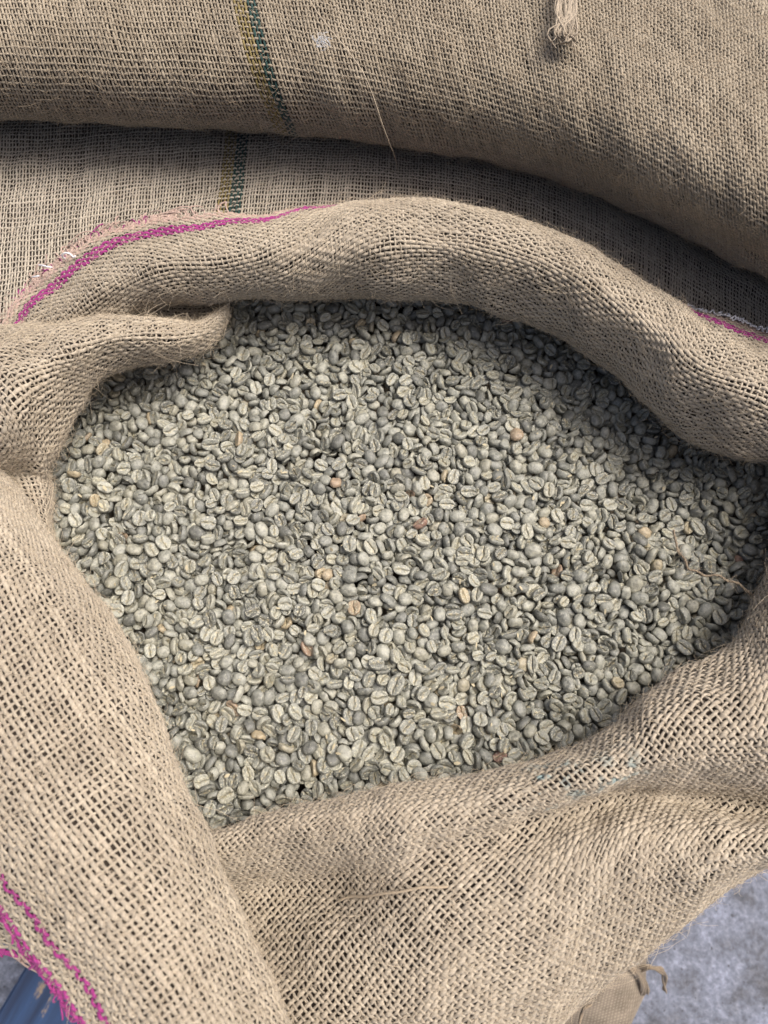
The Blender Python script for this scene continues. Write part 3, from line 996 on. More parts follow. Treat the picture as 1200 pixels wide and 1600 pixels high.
fuzz(SH['T'], TOP, 14000, M_FIBRE_OLD, seed=71, vr=(0.08, 0.7), lmin=0.002, lmax=0.008)
fuzz(SH['B'], BEH, 6000, M_FIBRE, seed=72, lmin=0.002, lmax=0.006)
loft_body('sack_body', [
    (0.05, 0.52, 0.61, 0.30, 0.12, []), (0.05, 0.52, 0.625, 0.44, 0.17, []), (0.05, 0.52, 0.65, 0.47, 0.18, []), (0.05, 0.52, 0.672, 0.44, 0.17, []), (0.05, 0.52, 0.68, 0.20, 0.1, [])], TOP, M_BODY_OLD, seed=8)
loft_body('sack_body', [
    (0.05, 0.46, 0.0, 0.42, 0.17, []), (0.05, 0.46, 0.06, 0.50, 0.21, []), (0.05, 0.46, 0.3, 0.52, 0.23, []), (0.05, 0.46, 0.5, 0.52, 0.23, []), (0.05, 0.46, 0.56, 0.46, 0.18, []), (0.05, 0.46, 0.575, 0.2, 0.1, [])], BEH, M_BODY_OLD, seed=9)

# frayed twine end of the top sack's seam
r_ = np.random.RandomState(5)
kn = []
for q in range(26):
    x0 = 868 + r_.uniform(0, 30)
    kn.append(px_line([(x0, -40, .742), (x0 + r_.normal(1, 2), -10, .746), (x0 + r_.normal(1, 3), 25, .747), (878 + r_.normal(3, 9), 52 + r_.normal(0, 3), .746), (884 + r_.normal(0, 8), 66 + r_.normal(0, 6), .742)]))
for q in range(9):
    x0, y0 = 882 + r_.normal(0, 6), 58 + r_.normal(0, 5)
    a0 = r_.uniform(0.3, 2.8)
    kn.append(px_line([(x0, y0, .745), (x0 + 8 * math.cos(a0), y0 + 6 * math.sin(a0), .746), (x0 + 18 * math.cos(a0 + .3), y0 + 14 * math.sin(a0 + .3), .742)]))
yarn_lines('frayed_twine_end', kn, [0.0005 * r_.uniform(0.5, 1.3) for _ in kn], M_TWINE_MID, TOP, sides=5, kind='stuff')

# tied lower ear of the open sack: a twisted bunch of strands and a loop
ear = []
axis_ = [(950, 1484, .262), (968, 1496, .272), (984, 1510, .268), (996, 1522, .255), (1004, 1536, .238), (1006, 1550, .22)]
wid_ = [10, 8, 5.5, 4.0, 6.0, 9.0]
for q in range(34):
    a0, rr0 = r_.uniform(0, 6.28), math.sqrt(r_.rand())
    ear.append(px_line([(x + w_ * rr0 * math.cos(a0 + .9 * k), y + w_ * rr0 * math.sin(a0 + .9 * k), z + .004 * rr0 * math.sin(a0 + k)) for k, ((x, y, z), w_) in enumerate(zip(axis_, wid_))]))
for q in range(7):
    o1, o2 = r_.normal(0, 1.8), r_.normal(0, 1.8)
    ear.append(px_line([(1000 + o1, 1514 + o2, .262), (1016 + o2, 1511 + o1, .27), (1031 + o1, 1516 - o2, .268), (1040 - o2, 1530 + o1, .25), (1037 + o2, 1548 + o2, .235)]))
ear.append(px_line([(905, 1600, .50), (909, 1585, .50), (915, 1574, .505), (925, 1570, .505)]))
th_ = np.linspace(0, 2 * math.pi, 64, endpoint=False)
bed = np.array([(0.01 + 0.243 * math.cos(t) * r, -0.005 + 0.178 * math.sin(t) * r, 0.584 - 0.004 * r) for r in (0.02, 0.5, 1.0) for t in th_])
bf_ = np.array([(k * 64 + q, k * 64 + (q + 1) % 64, (k + 1) * 64 + (q + 1) % 64, (k + 1) * 64 + q) for k in (0, 1) for q in range(64)])
mesh_obj('shade_backing', bed, bf_[:, ::-1], M_GAP_SHADE, OPEN)  # dark disc added under the heap, so no floor shows between beans
yarn_lines('tied_ear', ear, [0.0011] * 34 + [0.0010] * 8, M_TWINE_OLD, OPEN, sides=6, kind='stuff')

# ------------------------------------------------------------------ loose things
tw_ = hermite(np.array(px_line([(1052, 828, .640), (1056, 846, .642), (1060, 862, .640), (1070, 874, .643), (1076, 889, .642), (1090, 893, .642), (1099, 899, .640), (1122, 899, .641), (1138, 908, .637), (1150, 910, .638), (1165, 922, .636), (1184, 936, .635), (1200, 946, .633)])), 9)
ply = []
for q in range(3):
    an = np.arange(len(tw_)) * 0.62 + q * 2.09
    ply.append(tw_ + np.stack([np.cos(an) * 0.00028, np.cos(an) * 0.0002, np.sin(an) * 0.00034], -1))
o = yarn_lines('loose_twine', ply, [0.00042, 0.00038, 0.00034], M_TWINE_OLD, None, sides=5)
hl = []
for q in range(70):
    b0 = tw_[r_.randint(0, len(tw_))]
    d0 = r_.normal(0, 1, 3) * 0.0022
    hl.append(np.array([b0, b0 + d0, b0 + d0 * 1.7 + r_.normal(0, .0006, 3)]))
hair('loose_fibres', hl, np.full(70, 0.00005), M_FIBRE, o)
tag(o, 'thin brown twine lying across the beans by the right rim', 'twine')
def on_sheet(sheet, px, py, lift):
    vd = CAM - sheet.G
    b_ = -(vd[..., 1] * math.cos(TH) + vd[..., 2] * math.sin(TH))
    z_ = -(vd[..., 1] * math.sin(TH) - vd[..., 2] * math.cos(TH))
    d = (600 - vd[..., 0] / z_ * FPX - px) ** 2 + (800 - b_ / z_ * FPX - py) ** 2 + np.where((vd * sheet.NN).sum(-1) < 0, 1e6, 0)
    i, j = np.unravel_index(d.argmin(), d.shape)
    return sheet.G[i, j] + sheet.NN[i, j] * lift


o = yarn_lines('loose_yarn', [[on_sheet(SH['F'], x, y, q) for x, y, q in [(528, 1408, .0010), (548, 1405, .0016), (575, 1403, .0020), (600, 1397, .0024), (632, 1392, .0016), (660, 1389, .0020), (685, 1386, .0018), (700, 1384, .0010)]]], 0.00062, M_TWINE, None)
tag(o, 'pale loose yarn lying flat on the front of the open sack', 'yarn')
o = yarn_lines('hanging_thread', [px_line([(470, -40, .742), (490, 10, .742), (520, 50, .741), (548, 85, .738), (570, 118, .734), (583, 150, .726), (596, 190, .712), (608, 222, .695), (617, 245, .665), (622, 270, .635), (626, 285, .612)])], 0.00026, M_FIBRE, None, sides=4)
tag(o, 'long fine thread hanging down over the top sack and onto the one below', 'thread')
tf = []
for q in range(26):
    x0, y0 = 503 + r_.normal(0, 5), 66 + r_.normal(0, 6)
    a0 = r_.uniform(0, 6.28)
    tf.append(px_line([(x0 + 4 * k * math.cos(a0 + k * .5 * r_.rand()), y0 + 4 * k * math.sin(a0 + k * .6), .742 + .001 * k * (3 - k)) for k in range(4)]))
M_PLASTIC, nt_, b_ = mat('clear_plastic_fibre')
b_.inputs['Base Color'].default_value = (0.6, 0.62, 0.64, 1)
b_.inputs['Roughness'].default_value = 0.2
b_.inputs['Alpha'].default_value = 0.35
o = yarn_lines('fluff_tuft', tf, [0.00022] * len(tf), M_PLASTIC, None, sides=4)
tag(o, 'small whitish tuft of fluff caught on the top sack', 'fluff')

# ------------------------------------------------------------------ coffee beans
KINDS = [(.52, .40, .33, .115, 0), (.50, .42, .31, .10, 1), (.56, .40, .34, .12, 2), (.47, .40, .30, .10, 3), (.47, .34, .32, .28, 4), (.50, .37, .20, .07, 5), (.57, .36, .30, .10, 6), (.48, .41, .27, .10, 7)]
def bean(kind,nx=30,nf=44):
    a,b,h,ct,sd=KINDS[kind]
    rs=np.random.RandomState(10+sd)
    ph=rs.rand(8)*6.28
    th=np.linspace(0,math.pi,nx+2)[1:-1]
    f=np.linspace(-1,1,nf,endpoint=False)
    # angle measured from +z, denser near crease
    ang=math.pi*np.sign(f)*np.abs(f)**1.35
    V=[];cr=[];fl=[];gv=[]
    def pt(ct_,st_,an):
        st_=st_**.84
        x=ct_; y=st_*math.sin(an); z=st_*math.cos(an)
        x=math.copysign(abs(x)**.92,x)
        X=a*x; Y=b*y
        s=.035*math.sin(2.6*x+ph[0])+.02*math.sin(6*x+ph[1])
        c=0;m=0;gg=0
        if z>0:
            m=min(1,z*2.2)
            Z=ct*math.tanh(4.0*z)
            dy=(Y-s)
            end=max(0,1-abs(x)**4)
            if sd==4: w,dp=.03,.10
            else: w,dp=.030,.14
            g=math.exp(-(dy/w)**2)
            gg=g*end*min(1,z*3)
            Z-=dp*gg
            Z-=.035*math.exp(-(dy/.14)**2)*end*min(1,z*2)
            # raised rim round the flat face
            rr=math.hypot(x,y)
            Z+=.018*math.exp(-((rr-.78)/.10)**2)
            c=math.exp(-((abs(dy)-.065)/.04)**2)*end*(.55+.45*math.sin(9*x+ph[2]+(2 if dy>0 else 0)))
        else:
            Z=-h*abs(z)**.92
            if sd==5: Z=-h*abs(z)+.10*(x*x)
            m=0
        n=.016*(math.sin(5*X*2+ph[3])*math.sin(7*Y*2+ph[4])+math.sin(11*Y+ph[5]+4*Z)*math.sin(8*X+ph[6]))
        n+=.009*math.sin(21*X+9*Y+ph[7])*math.sin(19*Y-7*X+ph[1])
        Z+=n; Y*=1+n*1.2; X*=1+n
        if sd==3: X*=1-.08*y; Z+=.03*math.sin(4*x+2*y)
        if sd==7:
            cut=x*.8+y*.6-.45
            if cut>0: X-=cut*.26+.02*math.sin(9*y+5*Z*10); Y-=cut*.20; Z*=1-.25*cut
        if sd==1: Y*=1+.10*x
        if sd==5: Z+=.10*x*x
        gv.append(gg)
        return (X,Y,Z),c,m
    p,c,m=pt(1,0,0);V.append(p);cr.append(c);fl.append(m)
    for t in th:
        for an in ang:
            p,c,m=pt(math.cos(t),math.sin(t),an);V.append(p);cr.append(c);fl.append(m)
    p,c,m=pt(-1,0,0);V.append(p);cr.append(c);fl.append(m)
    Fc=[]
    for j in range(nf): Fc.append((0,1+j,1+(j+1)%nf))
    for i in range(nx-1):
        for j in range(nf):
            A=1+i*nf+j;B=1+i*nf+(j+1)%nf
            Fc.append((A,A+nf,B+nf,B))
    e=len(V)-1;o=1+(nx-1)*nf
    for j in range(nf): Fc.append((e,o+(j+1)%nf,o+j))
    return np.array(V),Fc,np.array(cr),np.array(fl),np.array(gv)


def bean_material():
    m, nt, b = mat('green_coffee_bean')
    tone = N(nt, 'ShaderNodeAttribute', attribute_name='tone', attribute_type='INSTANCER')
    cr = N(nt, 'ShaderNodeAttribute', attribute_name='crease')
    fl = N(nt, 'ShaderNodeAttribute', attribute_name='flat_face')
    tc = nt.nodes.new('ShaderNodeTexCoord')
    ofs = N(nt, 'ShaderNodeVectorMath', operation='ADD')
    sc_ = N(nt, 'ShaderNodeVectorMath', operation='SCALE')
    cx = nt.nodes.new('ShaderNodeCombineXYZ')
    for k in range(3):
        nt.links.new(tone.outputs['Fac'], cx.inputs[k])
    nt.links.new(cx.outputs[0], sc_.inputs[0])
    sc_.inputs['Scale'].default_value = 3.7
    nt.links.new(tc.outputs['Object'], ofs.inputs[0])
    nt.links.new(sc_.outputs[0], ofs.inputs[1])
    base = ramp(nt, [(0.0, (0.120, 0.122, 0.108)), (0.2, (0.186, 0.190, 0.170)), (0.45, (0.248, 0.251, 0.218)), (0.70, (0.308, 0.309, 0.264)), (0.975, (0.275, 0.268, 0.215)), (0.989, (0.35, 0.29, 0.19)), (0.996, (0.34, 0.28, 0.19)), (0.998, (0.25, 0.18, 0.13)), (1.0, (0.22, 0.13, 0.10))], tone.outputs['Fac'])
    n1 = N(nt, 'ShaderNodeTexNoise', i_Scale=420.0, i_Detail=5.0, i_Roughness=0.7)
    nt.links.new(ofs.outputs[0], n1.inputs['Vector'])
    mot = ramp(nt, [(0.3, (0.50, 0.50, 0.48)), (0.5, (1, 1, 1)), (0.75, (1.35, 1.32, 1.2))], n1.outputs[0])
    c = mix(nt, base, mot, 1.0, 'MULTIPLY')
    # silverskin flakes: paler, yellower scraps, most on the flat face and in the crease
    n2 = N(nt, 'ShaderNodeTexNoise', i_Scale=900.0, i_Detail=3.0, i_Roughness=0.6)
    nt.links.new(ofs.outputs[0], n2.inputs['Vector'])
    ad = N(nt, 'ShaderNodeMath', operation='MULTIPLY_ADD')
    nt.links.new(fl.outputs['Fac'], ad.inputs[0])
    ad.inputs[1].default_value = 0.07
    nt.links.new(n2.outputs[0], ad.inputs[2])
    mr = N(nt, 'ShaderNodeMapRange')
    nt.links.new(ad.outputs[0], mr.inputs[0])
    mr.inputs[1].default_value = 0.62
    mr.inputs[2].default_value = 0.71
    c = mix(nt, c, (0.46, 0.45, 0.34), mr.outputs[0])
    n3 = N(nt, 'ShaderNodeTexNoise', i_Scale=500.0, i_Detail=2.0)
    nt.links.new(ofs.outputs[0], n3.inputs['Vector'])
    m3 = N(nt, 'ShaderNodeMapRange')
    nt.links.new(n3.outputs[0], m3.inputs[0])
    m3.inputs[1].default_value = 0.38
    m3.inputs[2].default_value = 0.62
    mm = N(nt, 'ShaderNodeMath', operation='MULTIPLY')
    nt.links.new(cr.outputs['Fac'], mm.inputs[0])
    nt.links.new(m3.outputs[0], mm.inputs[1])
    c = mix(nt, c, (0.43, 0.37, 0.22), mm.outputs[0])
    gv = N(nt, 'ShaderNodeAttribute', attribute_name='groove')
    gm = N(nt, 'ShaderNodeMath', operation='MULTIPLY')
    nt.links.new(gv.outputs['Fac'], gm.inputs[0])
    gm.inputs[1].default_value = 0.5
    c = mix(nt, c, (0.085, 0.068, 0.04), gm.outputs[0])
    nt.links.new(c, b.inputs['Base Color'])
    b.inputs['Roughness'].default_value = 0.40
    b.inputs['Specular IOR Level'].default_value = 0.5
    bp = N(nt, 'ShaderNodeBump', i_Strength=0.8, i_Distance=0.0007)
    nt.links.new(n1.outputs[0], bp.inputs['Height'])
    nt.links.new(bp.outputs[0], b.inputs['Normal'])
    return m


M_BEAN = bean_material()
bean_meshes = []
for k in range(8):
    v, f, c_, fl_, gr_ = bean(k)
    me = bpy.data.meshes.new('coffee_bean_shape')
    v = v * np.array([0.99, 1.04, 0.97])
    me.from_pydata((v * 0.01).tolist(), [], f)
    for p in me.polygons:
        p.use_smooth = True
    a_ = me.attributes.new('crease', 'FLOAT', 'POINT')
    a_.data.foreach_set('value', c_.astype(np.float32))
    a_ = me.attributes.new('groove', 'FLOAT', 'POINT')
    a_.data.foreach_set('value', gr_.astype(np.float32))
    a_ = me.attributes.new('flat_face', 'FLOAT', 'POINT')
    a_.data.foreach_set('value', fl_.astype(np.float32))
    me.materials.append(M_BEAN)
    bean_meshes.append(me)

# settled beans, largest in view first: shape * 10 + size class, x, y (1/5 mm), height (1/10 mm), turns about x, y, z (3 degrees)
BEANS = np.array([
29,32,-479,55,-4,-3,21,8,-12,-512,52,0,-1,2,17,-404,-753,-2,2,0,10,27,140,-645,13,1,-10,-21,16,-103,-650,17,60,-2,-16,27,61,-584,10,2,8,14,8,-335,-511,11,-48,11,-34,27,890,-274,8,-60,5,-43,
9,-65,-640,-5,7,-3,24,27,474,-367,32,-2,0,20,7,-233,-547,28,-12,9,-15,8,166,-524,28,-4,-8,57,9,-97,-93,80,-2,-4,-29,8,-2,-392,37,-59,-2,39,7,-301,-654,33,-5,-11,-18,7,493,-298,31,-49,6,-25,
7,-424,-460,38,-56,4,21,48,284,-580,16,-35,4,-39,48,832,-286,-6,-24,-5,37,7,924,-295,20,-7,3,34,25,-236,-603,10,-9,2,21,27,714,-239,-5,47,4,56,15,-191,-586,8,-4,-4,28,67,-343,-344,52,4,-3,-21,
37,-407,-784,-35,0,-3,-52,16,253,-566,25,-1,-9,-32,16,322,-376,19,53,3,41,9,704,-200,-6,58,-12,21,18,-40,-464,37,14,-2,21,57,-328,-736,1,9,-6,-17,49,111,-662,-28,-55,-12,1,18,277,-121,82,6,1,-35,
5,491,-476,22,47,4,34,6,145,-550,33,11,5,-59,5,-193,-637,5,-52,-3,-47,26,815,-378,27,3,-3,-16,48,-258,-183,50,-16,-1,51,18,-704,-6,23,-3,3,-32,17,-20,-425,72,-8,5,2,26,-475,-302,60,-4,-9,33,
67,914,-24,-36,-3,-1,-21,5,35,-654,-1,-4,2,20,26,-454,-352,36,-2,6,26,7,5,-349,58,0,-5,-36,15,-79,-526,33,-8,-3,-31,26,-97,-225,67,43,6,57,66,193,-293,67,7,0,-58,4,-350,-700,-2,3,-4,35,
25,-233,-705,6,8,7,38,7,-437,-499,24,-44,-6,-4,16,-157,-591,-4,60,6,43,17,-361,-279,26,-4,0,6,26,288,-222,69,-56,-5,56,14,-82,-603,38,-3,-2,36,16,83,-458,35,1,2,-32,27,-520,228,25,-15,-4,-57,
47,214,-619,15,-10,2,-43,46,-299,-704,5,-7,-2,21,36,-262,-666,18,50,-1,-15,6,-156,-680,9,-8,-11,-33,47,-477,-630,-6,-13,13,-21,26,-71,-678,20,-17,-11,13,18,315,-47,47,56,7,-10,58,-411,-550,12,-13,-5,45,
6,217,-579,-15,4,-2,29,26,-736,-160,40,17,-5,22,46,-139,-533,19,18,-2,-7,7,419,-110,58,-50,-4,3,17,647,-213,-2,53,-3,-35,8,538,-304,14,-48,8,24,17,-222,-463,4,-55,-8,-11,7,-329,-551,-6,10,10,-4,
26,-349,-43,34,52,4,-20,57,964,-19,-44,8,0,-16,17,-503,-23,41,1,5,-1,26,-279,-552,18,12,-2,38,25,40,-352,47,60,11,-28,26,-711,-99,14,48,-1,-7,66,-262,-437,-3,-52,5,58,25,-37,-101,79,2,3,-19,
16,124,-518,29,-48,-2,-39,6,-484,-340,31,-11,-5,-36,25,-429,-293,8,-56,9,-24,26,850,-20,-38,-6,6,-59,27,522,39,15,7,14,-47,7,-380,-211,25,15,-7,11,6,406,-52,61,-5,6,-25,16,-368,32,38,-5,1,-43,
26,-618,-199,25,17,-6,3,5,-711,-240,21,3,-1,28,66,969,-213,-14,59,7,-40,46,-383,-716,-17,6,4,-34,65,400,-423,23,-11,0,29,27,-536,-49,8,-57,0,-11,25,-426,-579,24,7,9,28,38,359,-539,8,47,-3,-28,
6,-659,-102,27,-12,1,-20,77,-146,-338,59,3,4,-55,7,612,-420,-15,5,-11,12,16,-927,98,15,8,-11,29,5,100,-397,40,-52,6,-8,36,-308,-174,49,-7,0,-60,26,482,208,-1,-58,4,44,16,-894,-8,9,-1,6,-21,
15,412,-613,18,1,5,45,78,-109,-696,-5,-12,14,18,5,-132,-241,52,-59,2,-17,26,-366,-353,35,-15,1,-27,15,-178,-533,-1,-48,-4,29,65,-420,-361,18,-57,2,-36,36,103,-501,49,12,-2,19,7,-649,284,-8,12,3,12,
25,211,-7,60,55,3,59,6,499,1,29,-1,3,-22,9,-82,23,80,22,4,21,4,457,-456,19,-11,-4,22,26,608,-246,20,-10,-2,59,6,-278,283,53,8,-8,10,37,747,-220,14,10,12,-56,6,-381,-388,0,5,3,20,
15,-550,-147,5,3,-10,27,28,-195,-549,-12,-9,14,-8,8,244,527,27,1,11,-46,55,-344,-646,-1,5,0,-7,6,1067,84,-36,7,13,-50,8,-741,496,-72,6,-1,-1,6,909,-224,-14,8,-5,-35,37,-203,-699,-12,-48,-7,-28,
26,862,-102,-17,60,5,-30,19,11,-253,66,39,6,-10,17,-627,-81,32,9,0,40,16,-511,-310,42,-8,6,12,15,-67,-563,19,-46,7,22,14,-185,-447,24,0,-2,-14,66,-561,-251,-4,-59,-2,-5,15,549,-178,23,-53,-6,-13,
5,-266,-391,21,-11,4,21,16,6,-5,61,-60,0,-39,9,-130,20,54,-2,-6,44,18,703,47,-34,1,-7,-18,26,-322,15,43,-58,-4,17,16,444,99,45,4,-5,-15,25,456,-531,17,13,14,-11,26,-98,364,44,-6,-3,36,
25,723,-289,14,13,2,-30,14,175,-223,67,52,-6,30,15,427,-584,2,-6,-4,-53,7,-671,-287,-5,50,-12,-49,64,-40,-650,8,-9,2,-43,35,-132,-666,2,-53,-9,-52,6,59,-248,54,56,-11,-53,16,552,-462,26,0,12,22,
5,524,-81,32,-4,4,57,24,-450,-394,30,-8,8,11,47,-340,-217,30,35,-11,32,6,-540,-369,-8,46,-1,56,47,-125,-300,38,-2,-17,-56,67,738,-63,-23,55,-7,-19,56,520,-345,33,-6,0,25,49,614,412,-34,3,0,8,
37,-538,-434,-2,-7,11,22,7,-22,-605,7,5,14,2,77,-378,-425,30,14,0,23,18,-88,488,46,3,-3,44,6,708,-404,24,13,-10,-45,55,-367,-543,18,5,0,55,6,634,9,-12,-14,-11,32,6,437,-323,13,-3,-11,-3,
38,661,42,-11,-2,4,6,26,402,402,25,-13,6,-49,46,349,-283,38,10,9,-42,24,-307,-509,0,-50,-6,23,66,763,-176,8,-11,0,-53,15,153,-290,51,56,-1,-31,37,829,18,-66,-7,-1,-48,7,586,-533,0,-8,-12,14,
77,-644,-256,-3,-60,5,24,7,335,55,57,-9,1,7,14,295,-496,28,12,2,-45,16,-82,-273,66,-5,6,32,65,483,-214,24,-56,2,60,7,-136,228,69,51,-2,20,15,-363,-124,34,-56,-7,56,24,152,-181,88,-3,8,-55,
46,-502,-71,22,13,-7,-53,15,-449,-533,8,12,-3,-41,66,256,-236,70,-8,5,26,15,-272,-260,52,3,1,0,7,-91,-559,21,-12,-1,-26,15,528,-219,18,57,-1,-54,49,-190,-480,0,-4,12,51,4,-504,-385,23,-50,7,41,
16,203,117,57,-8,2,-37,45,-388,-596,7,-23,5,-37,15,234,-83,85,-7,-3,41,6,-340,-166,34,3,-12,37,14,109,-577,20,-16,5,-59,35,-515,-497,21,56,6,57,14,266,-511,2,6,-1,14,36,-319,-123,43,5,4,12,
14,382,-595,8,50,7,19,27,-758,-197,25,-60,-16,-38,24,180,28,73,8,0,-2,25,220,-240,73,11,-3,36,15,892,62,-37,1,0,-57,24,-315,-343,35,6,-3,-18,6,217,-46,50,51,-5,31,16,-648,-145,8,59,6,47,
46,201,-378,40,23,4,-59,15,-421,-182,22,8,5,17,14,-231,-279,56,-1,3,23,37,-89,-20,78,-4,5,9,37,-773,152,9,-14,-14,-51,6,-504,153,54,0,0,-5,66,667,-277,-17,59,7,21,27,-493,375,-8,-53,0,27,
6,-136,388,56,-11,-1,-55,39,109,-81,86,-12,2,-8,25,-41,178,68,58,1,-25,14,-386,-464,22,55,-1,52,47,762,-337,-29,35,-4,-16,6,391,154,28,55,-5,45,14,211,-478,24,55,12,-25,5,-513,-187,2,-50,5,6,
17,345,-222,50,-5,-12,-21,5,557,-378,2,51,8,53,27,764,-117,2,-23,14,-38,66,662,-13,5,10,-2,-30,15,-58,-134,63,-55,-9,40,39,668,-342,-2,18,2,30,18,45,365,8,58,-1,-7,19,390,291,9,-2,-5,44,
76,632,-438,-7,-14,2,34,5,-246,-121,69,0,-7,-49,34,520,-446,32,8,2,8,13,-75,-454,50,-5,-5,50,57,244,70,58,-2,0,59,18,-6,-564,5,17,-4,-49,15,-517,-221,-18,0,3,-45,38,350,414,22,3,-2,55,
15,-326,-304,23,2,0,-11,6,-740,173,-34,49,-8,-46,76,308,-590,-2,1,0,39,26,920,-150,11,2,7,24,36,531,-557,6,11,-1,35,46,568,-247,19,-15,-8,-41,18,347,-175,44,15,2,26,6,-36,-296,62,-13,-3,-27,
45,-29,-338,65,-1,-5,-32,15,421,-474,5,-6,-12,-9,25,649,126,-21,-2,1,12,65,49,-168,78,-2,1,-3,4,443,-361,10,-1,-5,-46,37,-189,80,53,48,10,60,64,809,-208,14,-58,5,-18,14,-550,-405,14,-2,-8,19,
67,801,53,-99,54,-5,22,17,415,-14,44,-50,-5,12,7,-397,425,2,4,-3,35,25,341,-341,22,20,1,-56,44,12,-544,20,-6,-9,-33,16,-455,-132,11,18,-11,27,67,-736,10,34,-12,-3,17,4,735,-98,-19,39,-2,45,
37,830,116,-104,-57,0,-4,26,-633,394,-47,54,-3,39,38,78,368,51,2,0,-23,16,125,-476,18,-1,-9,11,27,156,-152,70,-20,1,44,23,243,-320,27,58,-11,31,24,-15,-176,64,14,4,-16,17,1020,43,-64,52,0,-23,
44,-362,-735,1,-54,-7,-36,76,312,-632,10,-14,-1,-36,45,-439,-700,-9,2,19,-41,24,-410,-717,-14,6,-6,31,46,-352,-582,18,25,-13,-18,35,241,-355,52,-3,-7,-50,67,-130,-474,21,-18,8,4,35,345,-423,18,5,7,53,
15,-95,-187,84,58,6,50,46,-517,-467,25,-26,-11,-6,37,-336,-441,39,-13,8,31,37,378,-169,46,-48,-1,56,15,-133,152,74,-1,-3,11,55,-159,-49,71,-4,2,-18,5,-369,85,57,-1,3,6,6,588,85,-9,10,-2,14,
5,-852,177,-4,-48,-7,16,17,398,259,32,-57,-4,-29,27,162,-464,2,-1,5,-47,26,369,-575,-18,32,5,15,16,-895,223,-29,53,-2,3,26,-327,274,21,-4,9,-10,4,-297,-15,37,-3,-7,38,5,-398,15,69,-12,0,36,
75,-25,-548,16,2,10,-20,66,-331,155,28,1,-3,31,25,-307,-465,11,-18,19,-28,35,-182,-208,60,-1,-4,55,67,139,-343,25,-58,7,14,9,297,13,36,-54,11,-31,46,475,-582,6,-22,17,49,22,162,-389,47,48,-1,-52,
65,852,53,-64,0,-1,-27,15,-590,18,13,8,-1,-5,4,-62,-382,22,-53,12,-19,5,590,39,-4,7,5,0,24,97,80,56,48,-7,33,17,1033,-43,-18,-2,6,10,75,-794,-125,5,-4,4,-31,36,1054,-93,-31,56,-7,-22,
15,-397,-645,0,46,-16,-29,17,70,-653,-9,12,-15,8,14,-147,-707,-13,2,-7,-44,6,351,-26,49,-4,-4,58,26,-386,-502,49,25,-4,-36,26,798,312,-102,-56,-2,-38,25,-814,32,22,-13,-4,-24,26,-317,-575,3,21,-12,15,
3,55,-431,48,0,4,49,15,-621,-121,23,57,8,31,46,-411,67,40,11,-5,-55,25,448,153,17,53,2,57,26,-570,-372,-10,-27,-3,-28,4,-424,-417,26,52,1,14,23,274,-289,66,4,1,-5,35,-53,-345,36,-58,-5,39,
67,77,-531,7,-19,14,56,46,-24,68,87,9,7,-31,15,269,134,23,-57,-8,31,4,552,-428,24,50,-8,58,16,632,158,-30,4,-1,28,57,-703,-176,-2,11,5,38,25,-158,528,25,49,-7,32,65,-709,104,0,-52,-5,-5,
14,-651,113,-1,-50,-9,31,15,-721,-199,27,18,-5,36,17,-291,634,22,-10,-5,-43,4,-410,-17,46,-4,4,4,24,600,-478,7,17,7,39,44,594,-385,4,6,9,50,55,-300,-592,-7,13,6,-14,25,-66,309,40,-52,-2,10,
24,481,80,36,0,-4,28,15,15,-220,53,1,-3,56,45,247,-594,-6,-16,0,-20,25,-779,370,-80,-56,4,-19,17,-675,378,-62,-13,-8,-51,65,-82,262,45,-5,-10,19,35,359,-310,27,-40,5,-1,16,-456,46,36,7,-8,26,
56,784,-68,-34,2,8,54,53,206,-547,-7,2,-2,35,13,857,-262,0,55,-6,25,74,659,-451,30,-10,-7,31,76,427,-131,17,-58,0,54,3,833,-336,-4,-2,-1,23,15,895,-117,-23,4,-2,-23,15,-484,-583,-13,16,6,-9,
16,78,-683,-18,-4,-7,58,7,1018,158,-67,0,10,39,63,-468,-186,22,-1,5,-21,79,-510,-136,10,11,7,-48,34,206,-513,10,4,3,8,67,418,89,33,-9,-2,-18,19,78,274,30,59,-13,-55,24,-480,-253,34,14,1,-30,
25,678,-146,0,-47,13,-10,24,-817,90,25,-2,10,-3,14,109,-335,65,13,-5,43,6,261,203,26,-57,-10,32,4,78,-307,46,1,-4,30,67,-6,163,68,49,-3,14,25,228,198,59,55,7,-19,34,-464,-473,43,-6,7,-26,
26,-580,-50,13,19,1,-30,4,-383,-53,27,58,-11,37,6,-23,-257,67,-46,-12,-58,44,168,-600,0,-33,-7,-30,26,-273,440,32,50,-5,20,19,421,548,-9,-38,3,-20,16,299,158,24,45,0,26,25,-634,-296,-14,-4,-7,21,
15,607,-159,9,-2,-18,-2,15,268,-178,69,-13,10,55,4,615,-370,30,-21,-9,45,55,248,-198,65,-8,1,-19,24,-298,-284,38,13,12,23,57,423,39,30,53,0,31,76,805,-253,-25,-3,-3,40,65,-223,55,46,-4,9,-37,
4,427,-234,46,-11,-2,-48,65,804,-348,-13,6,-6,31,15,-234,-509,1,-1,4,26,35,-709,58,-3,46,-7,55,24,228,-277,38,-60,-1,8,26,-165,-348,11,51,-5,-38,14,-249,-39,54,-1,-17,41,15,-114,-272,58,-13,17,-47,
6,680,-435,-2,-48,5,-57,15,334,127,22,-60,4,20,78,-444,547,-3,-1,-5,24,35,341,-609,-5,47,-13,-1,16,330,190,32,52,-6,-16,6,997,2,-36,-12,-1,-29,14,291,-628,-8,1,8,-1,17,245,-623,-38,-18,12,22,
14,885,-338,-21,1,-9,35,27,-261,132,48,-2,10,37,4,119,-120,54,56,-1,-48,6,225,-116,60,8,2,-2,5,-3,-464,41,-2,-11,-42,4,-121,-378,31,5,8,-48,16,123,-604,-9,43,13,39,55,-153,-283,33,0,1,12,
